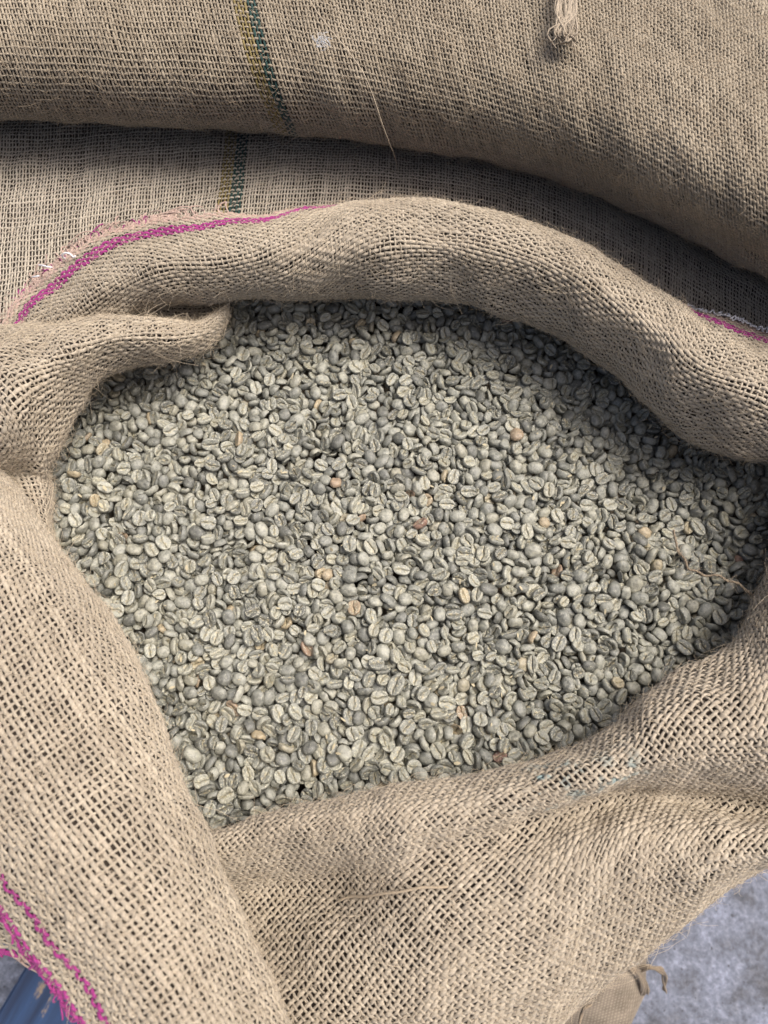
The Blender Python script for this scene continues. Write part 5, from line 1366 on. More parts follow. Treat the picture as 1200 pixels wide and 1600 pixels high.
25,-466,153,7,-23,4,-22,76,291,555,-11,-36,1,21,22,-437,420,-11,-6,4,51,63,-516,416,-20,-13,-3,52,25,55,-495,-19,48,7,46,5,-146,308,10,-5,-8,-34,67,-286,-88,32,26,-16,-57,23,373,382,12,11,10,-9,
14,145,-31,29,-57,6,-58,26,567,-340,-10,-18,14,57,6,-378,491,-25,-42,2,40,14,-719,287,-59,50,2,43,45,685,-23,-40,5,-1,7,35,-909,175,-46,-45,-8,28,46,253,489,-4,11,-6,-23,25,40,612,-4,33,3,21,
74,-407,-258,-15,-12,17,-48,46,647,292,-72,-11,-12,-23,2,255,-540,-20,49,-4,55,38,-883,340,-66,-14,-16,17,46,591,-133,-23,-4,-3,10,4,-556,97,-15,16,2,-34,35,-456,-257,-6,-25,-15,46,14,453,-390,-14,-18,1,32,
27,748,151,-132,-30,-19,-10,3,-129,626,-4,3,3,-50,25,100,310,10,-34,-2,-33,45,-588,147,-7,-26,-7,-32,5,-346,679,-21,47,-3,-37,33,17,523,-4,0,-10,19,8,-158,-373,-37,-51,-12,-9,55,-732,-16,-7,-1,7,-13,
5,-827,78,-10,-9,6,-17,25,-314,687,-17,5,5,-24,25,712,-328,-64,5,-2,46,35,-448,-418,11,5,4,17,16,-378,-669,-36,9,27,-42,77,992,-69,-50,31,4,-38,44,-324,-631,-18,-32,-4,-14,33,460,-301,6,-39,4,-13,
24,-93,-241,34,-14,-4,2,8,-776,-179,7,27,-18,21,3,-620,-422,-29,-49,-4,-55,47,-665,527,-90,-13,-23,22,35,943,231,-117,-14,20,-44,36,977,-283,-4,-12,9,21,65,618,-499,-32,60,-4,22,4,-822,519,-136,-53,3,-19,
23,-240,-744,19,-39,14,28,65,-892,458,-108,5,1,-11,8,-872,486,-122,20,5,47,13,1073,-133,-64,-58,3,3,37,-73,366,12,7,-3,-7,75,-183,-391,17,-36,20,-33,6,-464,-282,-3,49,16,8,34,332,-316,24,-22,4,-30,
2,527,101,15,-13,6,59,18,409,1,35,1,9,-9,44,10,-121,53,-19,12,11,4,140,350,22,50,-8,-43,18,582,-76,-29,19,-7,28,35,-542,-111,11,-26,0,-10,56,191,-590,6,7,-19,10,15,-54,-167,46,32,-5,-2,
4,768,40,-71,1,-10,-44,14,-601,465,-51,4,-14,-53,24,-682,426,-78,-20,-12,31,12,881,159,-106,4,1,9,76,56,-133,67,-34,14,-56,46,805,92,-119,-52,-6,-59,36,155,-248,37,-10,-20,-28,6,76,-282,7,-6,14,-51,
14,640,-350,8,10,12,15,5,90,-497,14,-12,0,-43,43,-380,254,25,8,-1,-46,37,-143,61,29,-6,-9,-36,15,-325,-270,23,-23,-23,-28,36,239,-408,-17,59,-1,-30,5,-830,179,-47,30,3,-40,14,211,-403,13,42,-16,-22,
64,41,-444,25,18,3,55,7,-98,285,9,-48,8,-26,15,-349,236,33,-21,-5,33,5,934,94,-104,-15,5,28,3,-29,495,8,6,4,41,17,-424,20,40,5,-7,-40,33,584,-183,20,23,-1,-44,25,130,400,1,-2,11,-29,
33,128,-17,63,-5,0,38,5,392,459,13,14,-7,-60,3,-754,76,-23,45,8,47,75,-612,154,-10,18,-11,43,55,-403,-314,-13,55,2,52,53,28,330,9,-1,3,-47,54,890,-65,-57,1,5,-31,44,-179,-173,48,-11,-8,-44,
13,471,124,15,43,-5,27,61,-208,-170,47,-3,3,40,75,148,316,33,5,-15,3,33,-469,421,-42,51,-2,58,26,483,165,0,-16,17,-39,34,737,347,-90,7,0,34,7,-805,429,-119,24,3,40,5,-511,252,5,-1,8,-31,
43,298,-179,40,-6,19,-9,64,-792,59,-12,-42,-4,-58,74,360,223,53,-59,7,17,14,-98,-430,13,-9,6,46,15,-65,-225,42,27,-7,-2,15,-406,202,32,0,-8,8,49,-156,407,11,-12,-15,22,73,-348,-100,27,-47,3,50,
14,-70,-598,4,-3,1,52,44,-608,-91,-24,19,4,59,24,-246,164,6,-10,4,-50,3,74,-146,35,10,20,-9,13,-31,366,4,-57,1,58,17,629,263,-73,0,-3,49,75,710,417,-65,-48,10,-31,6,219,279,19,11,-14,33,
62,-609,115,3,-20,-1,-58,28,229,360,-6,8,-22,-60,28,819,-319,-45,-1,0,-50,44,227,-379,0,-11,18,60,15,-246,579,-1,-4,-1,-55,15,-19,-278,32,22,-7,-27,33,325,493,27,1,-8,1,36,44,-263,20,-54,-7,-44,
6,-921,245,-4,-2,5,-49,25,785,-368,-54,-12,-5,59,15,10,238,26,-48,15,-51,64,969,-52,-58,32,4,47,46,-884,-60,-41,-4,5,20,67,-591,-360,-33,-10,23,-6,77,-512,-530,-29,0,12,42,33,1068,122,-71,-42,6,-34,
65,632,-507,12,-12,4,-40,6,966,-257,-35,26,9,21,43,385,-626,1,17,5,33,74,42,-681,-29,-2,1,0,23,-480,-669,-35,5,7,-34,78,370,-468,-3,23,18,31,36,237,-518,25,9,-25,54,1,429,-167,33,14,4,20,
6,-599,274,-11,41,-8,3,5,706,-58,-32,15,-15,46,45,-197,122,11,-12,7,7,25,-368,-519,-9,33,23,-7,53,-542,168,20,0,1,-59,34,313,316,34,41,-3,-41,35,541,245,-8,-5,-11,-35,4,-54,-239,38,-22,2,4,
24,-817,274,-57,-48,-12,-15,2,-684,-124,5,-7,8,31,5,-284,550,10,-16,0,19,36,176,-5,46,29,4,-31,72,-225,161,25,54,3,-53,54,461,-511,-14,3,5,-8,25,-251,-413,-21,-19,4,-46,26,192,-214,35,32,5,-17,
5,-147,338,25,-1,13,37,35,282,581,-5,-8,-6,58,36,183,238,28,26,-13,55,34,-316,116,8,4,12,8,15,486,-104,0,33,-11,11,6,819,171,-118,40,10,11,37,-438,-172,4,-4,-14,60,77,575,400,-38,-4,12,17,
16,862,-42,-81,-5,3,-58,25,-456,515,-38,39,4,-9,5,134,-213,36,-12,6,-42,4,752,-386,-38,22,-2,-31,41,659,-49,-16,20,4,54,15,-463,-224,-9,24,21,-35,25,13,168,37,-55,-6,-33,44,809,243,-113,3,2,0,
35,-158,-508,-15,-39,18,-24,16,573,-305,-13,12,11,33,14,-751,196,-35,11,12,12,23,-154,458,17,6,7,36,7,353,512,-8,-13,6,-13,65,608,-455,-36,55,12,-20,35,576,-29,-36,5,-8,59,25,180,-85,43,28,-18,34,
15,95,570,-8,58,1,58,21,-409,-281,8,15,-1,-27,51,289,72,65,55,0,29,36,-207,333,18,17,16,25,33,-98,68,62,34,-3,-54,15,689,17,-27,5,16,24,41,-487,-492,3,6,0,15,3,326,260,12,-57,-7,-30,
45,-539,375,-34,11,14,-2,35,367,-57,13,-4,9,36,21,265,610,18,-15,9,-29,45,-505,-355,-12,-9,-11,53,42,-854,405,-113,-11,5,5,13,386,84,53,-12,4,-10,66,5,490,-14,-22,-11,6,4,502,413,-19,-7,-1,-11,
13,300,124,37,-7,11,14,76,634,-291,0,-13,24,-31,25,-284,479,8,-41,17,-53,34,-125,71,41,12,2,36,75,-445,-97,3,25,9,10,4,-130,-74,63,1,16,29,16,-68,-276,34,-5,5,33,74,124,-425,23,-59,-13,-5,
4,-782,-11,-23,3,-12,-57,42,-643,465,-69,14,-7,25,34,-86,-310,47,-20,12,48,4,167,567,-3,-12,5,33,16,-237,332,-6,-6,-2,-57,36,476,-420,-34,-34,5,38,35,308,52,28,-5,-7,-53,34,628,-31,-13,21,-9,23,
35,-472,18,37,-15,8,11,65,395,123,-4,54,-7,-1,56,-792,114,-8,-3,-12,-11,24,408,495,-2,-16,-18,1,17,689,-408,-40,53,5,-38,2,-40,379,45,-7,-3,-1,55,-870,282,-63,43,-1,-29,67,143,-415,-17,-16,-1,39,
27,748,93,-114,-18,-12,-44,55,642,-257,-18,2,-1,-46,74,399,-297,23,-30,8,45,17,355,-366,-20,29,16,-11,65,254,237,20,-14,0,-4,13,-477,608,-35,-9,-18,31,35,-644,-360,-35,44,-2,-59,14,160,-578,-27,8,-4,-6,
21,856,-332,-6,-43,4,35,12,1074,-21,-54,49,-14,53,13,1032,2,-55,-13,-13,-18,15,-905,395,-100,-7,5,4,57,1010,-85,-79,8,-9,-25,35,-801,461,-109,-7,11,-50,44,-740,-213,-11,9,5,12,64,-843,461,-120,-49,-8,-43,
5,1096,-76,-50,-55,-8,-51,16,-452,-741,4,-23,-2,-53,44,1032,185,-69,20,-8,-46,34,-378,-771,-70,28,17,36,5,877,-150,-14,-9,8,-42,4,433,325,-2,-12,10,60,6,-109,325,33,-25,11,27,15,-32,405,20,4,0,43,
15,-567,-135,-13,2,-11,39,5,621,-106,-17,37,-7,-40,39,-70,-188,48,-36,-4,-53,57,325,-205,62,21,-8,-45,33,-364,-178,46,11,14,32,34,-511,-518,6,-27,-6,3,77,-527,-8,-1,-60,3,18,16,497,-111,18,21,23,-56,
22,-91,447,23,4,-4,41,36,-495,202,16,35,6,49,6,-8,81,78,-3,20,-53,44,544,-240,-10,8,-5,-48,56,-341,421,12,50,1,19,56,-565,139,21,41,12,47,66,56,-27,54,-16,-9,4,24,121,151,55,5,3,-58,
55,202,376,28,8,-1,-56,5,-239,-4,29,-15,13,-1,15,-568,215,15,30,-25,35,44,57,184,63,3,13,27,14,-365,300,2,50,-1,25,12,838,194,-93,2,6,47,15,-21,-156,35,-9,-9,36,63,-598,-314,-39,-40,-8,45,
34,-111,32,55,-43,-1,37,35,-35,328,4,47,-1,-20,54,-209,531,-9,-2,-2,-30,5,564,-169,17,2,-11,13,5,-227,113,1,-7,-3,-7,3,-56,240,51,-24,-6,28,3,226,-546,-8,-27,-21,35,65,495,-240,-21,-3,3,6,
15,355,279,-14,47,-10,58,4,87,-173,29,18,4,21,7,282,99,2,-44,2,19,14,126,-245,37,23,-9,47,36,448,-55,5,5,3,40,4,591,-14,-15,-1,8,-5,61,124,306,32,-10,6,-16,43,558,59,9,-28,9,2,
18,-439,11,1,7,-3,-51,32,548,-146,12,19,1,13,15,14,370,5,10,-23,40,14,-365,409,-7,-40,-9,-22,5,779,226,-107,21,2,-29,65,-227,-428,-15,-56,12,55,45,-244,-375,-42,-7,29,35,15,-2,196,38,48,-5,4,
47,812,-12,-107,26,-10,9,4,-582,256,-21,-52,9,39,5,-205,200,17,-41,24,57,15,-114,493,14,2,1,-39,35,278,-77,42,34,5,-37,44,-325,240,-6,1,-5,43,0,-472,-378,13,-8,8,6,34,863,-232,-39,-8,-2,45,
14,-149,565,3,-49,-3,19,12,-514,306,-4,-1,-5,-10,32,518,-409,-31,-18,-10,49,51,-219,-3,41,13,2,-19,64,-533,405,-59,-48,-3,-59,37,36,561,-21,-33,5,37,35,395,-396,-20,21,11,-1,36,-825,419,-131,-18,-8,-26,
37,549,369,-63,-14,-22,38,36,904,128,-134,-58,3,-16,5,-592,-398,-32,2,-7,-26,35,1047,20,-38,3,-14,53,75,-846,-55,-30,-48,-2,19,75,132,446,-12,16,-5,-13,12,854,167,-131,-21,22,57,25,867,274,-116,31,-16,-36,
76,1113,45,-45,0,-7,23,42,980,185,-96,-6,3,-36,5,-776,522,-97,-5,0,28,14,-326,-695,-34,14,10,-52,55,-586,537,-41,7,3,-41,7,149,-628,-37,9,6,-48,67,632,440,-57,-12,-12,19,65,542,-403,3,-21,-6,-25,
6,361,248,10,-48,-17,17,25,354,314,3,53,-8,6,15,832,150,-131,15,-2,-40,14,-786,442,-93,-23,-16,10,54,40,-13,52,-3,4,30,66,-706,128,-6,-18,2,38,22,-173,338,24,-18,-6,18,4,-263,638,-21,60,14,51,
23,724,14,-53,16,14,43,75,-371,-259,-1,-3,12,-28,34,-848,284,-70,44,-8,-26,55,-548,-229,-1,-7,12,-55,6,-515,498,-45,-17,-16,-27,3,489,-442,13,29,-13,57,33,189,329,30,-10,18,-35,17,610,-75,-41,-25,-9,39,
64,-483,525,-18,45,-3,15,53,-13,-312,42,4,10,-50,1,-662,51,15,-14,14,57,4,-228,628,-3,27,18,-25,31,-354,-420,16,51,2,-8,46,-66,-478,0,-28,-23,-58,64,-189,317,5,-13,-5,0,43,470,361,-27,15,-6,46,
3,178,118,59,-27,2,-36,75,-225,133,35,2,-19,-52,7,825,-220,-27,-8,5,7,45,-239,208,2,11,-10,-32,15,-744,462,-90,16,-1,-34,64,96,212,42,30,-6,6,13,-352,505,5,11,-6,-40,34,339,323,46,9,-8,-28,
17,-352,-489,-38,-33,8,-43,56,446,521,-29,-54,-8,-3,2,-274,244,6,-1,-7,-15,22,784,340,-107,38,5,25,5,-366,333,-2,49,-20,-1,43,5,620,-18,-34,-10,-20,34,-219,-66,49,-26,-12,56,65,261,-110,53,-2,-7,40,
23,551,-128,-7,11,6,-2,3,128,508,-3,53,9,-21,15,-125,349,26,-29,6,32,6,-44,440,-10,-38,-22,-51,16,977,115,-78,-35,-23,-41,73,-85,92,52,-9,12,56,13,-697,-42,-13,54,-10,-55,26,-205,-417,-48,7,-12,-40,
5,189,475,3,-47,15,47,55,22,88,80,8,-1,0,19,-815,5,-47,35,27,38,55,-285,81,24,14,-20,38,75,254,-384,-1,8,12,-28,42,-804,349,-83,-4,-4,-41,45,730,-387,-30,-34,-13,0,75,-256,-346,-6,-27,17,-14,
5,-62,509,-5,5,3,32,45,-537,289,-34,0,12,44,76,333,-431,-14,4,7,36,45,-391,479,-44,-16,14,-8,10,-54,476,18,-9,7,51,14,-178,656,-6,49,5,19,52,282,-334,-2,10,2,-38,62,-787,-56,-6,0,20,-39,
5,517,488,-45,6,-23,-38,54,839,-122,-70,-13,-12,11,36,-491,132,-12,-19,-14,18,15,-454,691,-16,5,-3,-15,54,-500,-557,-28,2,0,-22,32,775,-412,-11,-3,-4,22,77,-861,440,-118,10,3,57,33,275,-603,-27,-1,1,50,
23,-783,-147,-9,-13,5,42,56,926,250,-144,15,0,15,5,-22,-634,-40,-56,13,-7,3,1065,158,-69,8,-8,-17,4,-538,594,-48,5,-11,13,45,1022,-233,-64,23,3,-8,33,-404,-379,31,-29,13,23,65,381,-311,7,-1,-16,1,
45,-94,-164,39,-24,0,59,15,-32,-17,67,-9,23,24,23,-661,28,-16,59,-12,0,55,-454,197,38,-11,1,43,65,-514,-396,16,-1,-12,-36,25,-114,254,32,-33,11,37,6,-364,-152,-2,50,3,-39,5,-80,224,22,14,-1,20,
3,-67,-34,57,7,13,34,23,-313,-240,2,19,-9,21,12,363,-390,20,-23,-2,-27,63,-417,594,-10,40,2,48,44,-5,-71,36,-25,-8,8,36,-807,165,-13,-1,14,49,43,454,-157,1,-31,-17,-57,5,638,-55,-34,3,-13,-47,
15,-542,211,-11,-15,-8,-4,1,-502,38,30,7,11,11,4,-319,447,-12,-39,-6,-58,5,35,120,61,-59,-10,32,37,-895,139,-64,-2,4,55,4,593,-85,-30,48,18,-21,5,-402,-167,-10,0,-11,2,44,251,-298,18,1,6,-36,
65,34,268,18,52,-8,-54,5,-172,644,-37,55,-1,-43,15,121,44,46,3,-8,12,2,388,432,3,-6,3,1,7,-146,264,3,-10,3,-45,46,-634,137,-28,60,11,52,24,304,454,1,-3,0,60,75,-300,507,-16,-45,3,-34,
44,-779,-82,-24,14,0,38,5,-364,116,21,-13,0,-59,6,208,165,26,14,-23,47,34,-801,296,-56,-15,-12,28,15,475,264,1,18,12,-34,77,948,118,-114,-19,-10,33,63,-457,-314,-2,21,-1,-20,45,184,544,-29,9,-12,14,
28,461,568,-1,3,-9,-48,4,581,477,-53,21,1,-29,74,251,32,39,-27,6,-40,66,477,-139,5,4,-19,-19,17,372,589,7,15,2,56,73,244,-440,9,18,10,8,66,249,318,15,48,11,-10,41,-574,-219,-7,-14,-6,-9,
65,-370,240,-12,54,13,41,0,715,-318,-26,36,10,36,33,122,375,18,1,7,13,44,555,-58,-28,-18,4,-37,6,-121,179,26,38,-8,-26,64,-516,-100,-6,8,-12,-39,67,321,399,-16,-24,2,32,75,-244,454,14,2,12,8,
75,489,126,5,-40,9,-28,16,-418,-393,2,1,1,12,46,1003,-208,-31,31,-5,3,32,-350,-674,-21,1,9,-18,44,-225,373,-20,32,19,-45,25,786,-202,-40,17,-21,-36,75,-702,284,-81,-55,10,-33,4,188,-34,14,-18,8,43,
75,-712,472,-89,2,-9,-27,27,-480,-610,-60,-4,17,-56,3,-106,-625,-6,-2,-28,29,17,-384,-683,-50,-59,-27,9,34,-542,-508,-15,26,-1,-23,5,995,183,-119,12,0,-33,55,-23,-708,-19,-4,12,-30,43,-563,569,-59,5,-4,-37,
14,-9,-201,66,23,27,-55,75,425,-389,-13,-17,-1,56,47,485,29,-4,-6,-13,49,15,-224,222,40,17,-18,-57,35,605,-359,-7,7,2,-9,45,599,330,-33,13,9,-51,52,-425,177,36,-5,-2,-7,43,126,234,56,34,11,19,
26,-702,154,-34,14,1,-9,66,858,197,-135,50,0,9,21,-154,491,11,12,5,48,42,473,-49,13,45,-4,-32,63,-439,-136,4,-26,3,36,12,-562,-167,-15,22,2,46,15,-659,80,-12,23,-1,-48,4,230,16,37,5,3,36,
1,-480,-454,8,15,-7,57,43,441,-527,-28,21,-4,32,26,575,282,-53,-22,-13,3,13,-132,514,20,13,8,-53,43,-244,-293,12,3,5,32,55,-88,-372,8,-11,2,-48,35,24,58,50,-15,3,-13,39,-15,-483,-6,58,-3,-36,
56,505,-471,16,4,-2,-21,64,647,-162,-41,54,19,6,42,702,-379,-11,-5,24,17,67,88,-422,7,-46,16,0,14,-151,645,-19,52,22,-16,12,-101,-46,54,3,1,-54,64,381,538,-28,12,4,8,23,90,36,52,-39,2,41,
25,-261,-98,25,-31,17,10,12,-531,-285,-5,10,-12,-35,66,-522,86,-3,16,24,-42,34,499,522,-2,11,-9,55,26,-590,233,-23,-9,4,20,4,-386,-281,-22,59,5,38,11,-6,388,1,46,-1,-35,14,592,215,-43,5,-4,58,
34,10,-171,39,3,13,-30,64,-489,509,-42,-6,-3,-2,4,-536,71,-21,-4,19,-1,2,413,-312,4,-24,11,22,13,-452,-441,17,22,25,52,75,508,249,-13,-31,8,-50,14,639,214,-50,-40,26,6,25,685,-93,-58,58,4,40,
65,-243,240,7,-32,-5,13,73,713,-86,-30,-16,19,-33,15,219,490,-5,-12,6,-9,4,-391,605,-31,14,10,20,15,-120,318,-3,6,9,26,17,687,354,-109,-57,10,-56,5,940,211,-126,4,-20,-57,24,-406,497,-48,19,-12,22,
3,387,570,-15,-3,1,1,24,602,185,-22,9,23,19,14,-324,82,25,-18,9,31,28,204,208,15,24,-19,-24,45,294,325,4,40,-9,-12,26,963,-167,-42,23,2,-14,4,233,-25,49,-3,-4,0,55,-238,498,14,-15,-5,-23,
24,649,429,-79,13,2,-28,5,-207,496,-5,2,-2,0,4,-373,-222,-17,-3,-15,-12,3,-529,-142,-37,51,7,-35,65,-262,-354,-37,0,13,11,73,-514,596,-30,-35,10,20,24,-657,481,-81,-2,8,-22,27,-598,523,-91,39,10,40,
6,-44,683,4,-16,-10,21,13,237,426,16,-17,-1,-1,16,199,522,-31,-16,-19,15,46,-537,-569,-35,-6,11,35,24,-126,-356,-19,40,15,10,37,76,-608,-68,51,-7,40,45,21,-415,0,11,-10,-20,13,880,-220,-32,-38,1,39,
33,-261,-691,-27,55,-6,22,17,-313,-720,-24,-5,7,19,26,158,-681,-9,12,3,-6,36,5,-682,-19,-2,8,-1,32,-684,-311,-35,3,6,54,35,-285,-736,-56,-6,0,-4,35,-128,-676,-18,-2,-1,4,58,671,-174,-18,7,20,9,
2,-551,-350,-23,11,2,-19,76,-758,117,-2,-32,14,49,25,-631,168,-35,-7,-5,36,5,-311,-140,15,12,-2,-49,16,159,419,-9,-24,20,-28,23,-123,554,12,-3,9,30,33,-112,-508,6,-60,28,19,56,790,-23,-55,-43,-3,-46,
56,722,-187,-17,-3,6,58,34,-393,315,10,57,-16,-26,64,-34,-125,22,-53,-2,53,5,-283,218,9,4,-8,52,56,84,329,30,-41,-1,-41,48,556,217,-46,-45,-23,-18,25,-321,615,1,-18,5,2,22,457,235,-8,11,2,16,
2,497,152,-3,-54,-20,22,15,-399,340,-28,56,18,-40,53,405,334,7,-10,-1,-2,5,120,285,20,12,11,40,37,-366,370,-21,-11,5,-20,75,-25,-47,49,-2,11,-6,15,459,-289,0,-21,0,50,72,305,-553,-5,-24,9,-46,
12,-815,132,-24,2,16,59,54,-619,-266,-21,26,-4,32,15,346,443,2,4,-4,47,65,357,199,-1,35,-22,30,4,-217,-139,29,-21,17,16,36,84,-102,49,18,-1,-8,76,347,-550,-19,52,-15,24,66,-471,-393,-3,1,-10,-44,
74,-221,-395,-33,46,2,32,75,190,-350,12,-20,11,-3,76,369,178,0,23,16,-33,14,761,312,-120,21,-12,-35,43,-297,414,8,-21,-1,51,74,53,-479,26,0,12,-54,47,-442,655,-43,-1,6,27,55,807,-72,-47,4,2,-45,
65,-177,-609,-33,-37,20,35,65,-43,-306,28,-1,-10,-50,65,-272,-268,17,-1,-1,-24,26,605,459,-83,58,-5,8,24,419,159,-19,-57,12,12,56,252,-265,36,6,-16,-1,44,-33,605,-11,51,10,30,16,-43,-610,-44,58,1,16,
55,460,386,-38,-5,14,-20,22,-387,-185,4,-37,8,8,17,-561,192,-14,-16,-9,-13,35,-208,571,-18,-13,3,8,15,-61,114,25,10,-14,-35,75,-595,408,-55,-19,2,-9,22,-295,95,2,-21,4,-39,45,-431,-208,-18,36,4,-43,
15,-469,-556,-36,-8,17,-24,37,24,601,-44,7,-8,-49,72,896,-208,-11,-13,-2,-24,23,-392,684,-13,3,14,9,65,804,225,-149,-48,2,58,16,77,419,3,3,-8,2,26,-438,129,-13,1,0,-60,26,-616,554,-41,4,0,-32,
6,102,-260,-4,-3,6,-50,46,222,617,-29,-23,19,35,43,214,240,18,12,6,41,54,391,-472,-29,21,-12,52,22,-701,509,-90,-59,8,47,44,285,-136,36,-8,-3,13,28,-481,679,-41,28,-2,27,3,517,-555,-47,-40,13,-30,
75,959,207,-126,1,-26,59,35,723,-420,-13,-2,0,-9,25,1088,186,-64,5,6,10,16,956,-300,-25,-15,-13,-50,5,-724,77,-28,51,-8,2,36,-359,174,7,-12,5,20,34,153,181,52,2,-20,-28,36,346,365,19,-22,-1,-23,
43,450,-91,-3,-7,-20,-56,14,111,257,53,-23,-1,-23,56,-218,302,-5,19,2,-20,3,868,95,-109,21,-2,57,44,296,215,14,5,1,-53,61,446,-183,19,29,16,-36,45,-159,173,16,-35,17,44,35,528,419,-56,50,-9,4,
2,-656,156,-38,-56,-16,-16,44,230,-194,34,-15,3,40,4,301,355,18,-17,13,-5,55,373,354,14,-20,-3,-28,54,465,57,11,13,8,39,64,-814,235,-48,-6,-9,49,44,317,368,0,32,5,-16,44,536,191,-25,11,2,-50,
24,-547,-266,-26,0,-1,17,6,866,-2,-75,-3,8,-17,6,-577,63,-40,37,4,-45,34,-449,600,-20,-22,-20,-9,77,369,-97,13,-9,20,-17,15,-613,-322,-50,-40,-15,53,4,322,-187,18,-5,-1,7,4,562,120,-40,14,10,-41,
4,-221,475,-21,12,-4,41,5,433,442,-33,-58,0,49,43,129,-569,-21,15,-6,55,5,-658,206,-38,10,-19,12,54,472,326,-15,-1,0,-32,6,14,-379,9,2,16,-40,64,-268,-538,-15,0,17,-50,5,-63,413,0,-35,13,-48,
64,360,-199,13,-37,-21,24,64,44,645,-24,36,-15,-58,77,-807,37,-28,4,20,-57,37,-281,669,-24,35,-22,45,76,518,-4,-3,6,4,-19,62,-12,603,-3,-43,-7,40,15,562,251,-42,-16,-21,10,14,-539,526,-52,-14,-12,-17,
41,326,345,31,-13,9,-59,34,-199,655,-21,17,3,33,15,-220,-278,0,-52,1,-23,57,-66,-320,5,51,5,-35,54,195,596,9,-12,-7,3,3,693,323,-106,-22,21,-56,65,-321,482,-25,-9,1,22,64,-124,577,-18,1,14,-28,
46,-705,-298,-13,55,-4,9,7,-553,-37,-16,-7,5,-42,5,-768,199,-50,1,-16,50,1,285,-349,-9,-15,-13,-3,55,708,-168,-38,-5,10,-10,43,-657,333,-70,8,-12,-8,35,-48,299,-6,-55,-3,25,44,780,-280,-42,-20,13,-33,
5,424,-73,-18,5,-5,-58,14,420,248,-7,-37,20,6,15,622,326,-74,10,-8,21,33,273,-242,26,53,4,-54,65,915,-38,-71,5,8,32,37,588,381,-81,10,-15,-53,4,-289,183,-11,-33,-7,-47,55,-189,397,-1,-50,1,52,
6,981,-37,-69,6,-17,-1,36,367,18,5,57,7,11,73,609,-102,-13,-16,18,-26,73,-402,379,-18,-25,4,6,43,-21,-355,19,4,-4,-59,44,-450,-599,-56,12,27,-44,4,15,-126,-2,3,-14,-19,31,1130,100,-50,14,5,-43,
36,-826,358,-98,-2,6,-13,54,-671,-346,-20,9,9,-23,65,-586,-157,-43,-32,-12,37,45,649,-88,-43,-33,3,41,35,689,-180,-48,32,-17,34,5,-668,-56,-38,56,21,18,23,-406,-660,-29,3,21,-16,14,980,202,-130,-18,-5,-43,
36,-783,483,-140,10,-12,-21,12,902,278,-152,11,-8,2,18,852,-345,-55,-57,3,-57,17,-437,-755,-45,-15,-27,50,75,-290,60,37,21,9,47,13,294,-102,39,58,-1,14,21,-188,415,8,50,-5,-16,43,169,-369,11,-10,3,32,
6,523,-440,-3,-5,-3,37,35,90,-23,50,13,-7,5,5,-237,665,-28,-8,12,-28,16,680,-362,-42,3,-19,-8,46,-221,264,-14,-9,4,42,17,-262,93,-7,11,6,-11,37,-682,356,-94,7,-7,-51,33,-440,-55,14,20,-18,-25,
76,836,54,-86,14,11,19,45,509,-282,7,29,-3,59,73,-196,611,-28,0,-3,-49,44,869,127,-127,8,-8,-48,16,-59,262,21,-5,0,-24,15,708,343,-110,-5,-6,26,34,-246,605,-22,-1,13,-32,33,-382,614,-2,-14,1,-21,
65,226,82,23,33,-8,38,25,-439,-60,-29,0,9,19,5,566,-415,-7,7,-13,37,7,-395,148,-16,-17,-1,-51,74,306,-275,3,-49,21,13,54,-461,-501,-21,1,10,3,3,-131,-338,32,-8,-6,13,6,4,-146,4,38,-22,40,
3,144,488,-4,28,-9,-38,45,-439,479,-57,4,-3,-45,13,-390,-336,0,-18,14,8,45,-299,-544,-43,-17,-19,23,32,375,497,-3,41,-1,-29,16,356,-515,-24,-14,-4,-41,75,195,-128,50,-5,3,-21,75,-56,-207,16,12,14,-9,
25,-715,234,-62,-8,-16,-23,43,600,357,-51,-40,-13,24,15,-387,227,-16,9,18,27,54,-372,71,19,-4,-6,-40,36,540,266,-37,31,8,-3,13,-351,-67,12,9,-4,39,56,226,107,43,0,23,-58,64,-593,433,-51,-35,-16,-33,
60,-210,593,0,6,-7,-54,14,432,373,-16,-55,-17,41,4,559,33,-2,25,4,44,6,-151,235,26,17,-10,34,22,840,86,-132,-27,28,-33,54,336,-505,-2,18,6,5,4,-458,571,-49,-55,9,-43,26,927,-264,-31,-43,-10,59,
25,-822,-136,-18,28,-10,-35,37,733,399,-93,-48,-5,-16,36,512,-310,9,4,4,54,54,534,400,-67,-49,0,-33,25,-727,-65,-31,18,20,31,44,321,612,-3,-27,-6,23,75,-287,-377,-17,-7,-2,24,73,-624,-48,10,19,12,-37,
75,-355,261,4,3,6,-25,4,-872,112,-56,-57,-5,-48,73,-514,-86,-10,-50,18,39,14,-879,372,-105,3,29,-22,14,52,287,9,-33,1,51,66,387,325,-5,4,-3,-56,3,-157,-426,-18,0,-26,0,54,-155,202,-4,16,-9,-43,
76,-481,-97,-34,-32,16,-58,15,-724,451,-135,-20,4,-53,35,156,601,7,-7,-13,15,5,-89,332,-4,-2,7,-33,33,-911,294,-76,-47,14,-20,25,-528,-447,-33,-2,-7,11,15,469,-239,-55,58,0,-35,44,-39,15,10,-6,-1,17,
4,-174,218,5,-6,-10,-45,36,467,549,-30,-7,-11,-15,7,-401,-463,-3,-4,4,-48,13,315,-119,11,50,3,-30,13,71,-349,6,-13,-19,-27,73,-236,-628,-18,-8,11,44,24,1071,57,-79,8,-23,58,5,-256,-746,-8,-15,16,-37,
6,-171,-740,-14,16,-5,-29,13,-237,-726,-62,60,1,52,43,-280,-715,-29,46,-12,-29,65,238,-671,14,-25,-6,30,22,-444,-642,-48,-18,7,-22,14,195,-665,-24,52,-3,17,5,-469,-719,0,4,10,6,6,-432,-735,-78,-23,4,45,
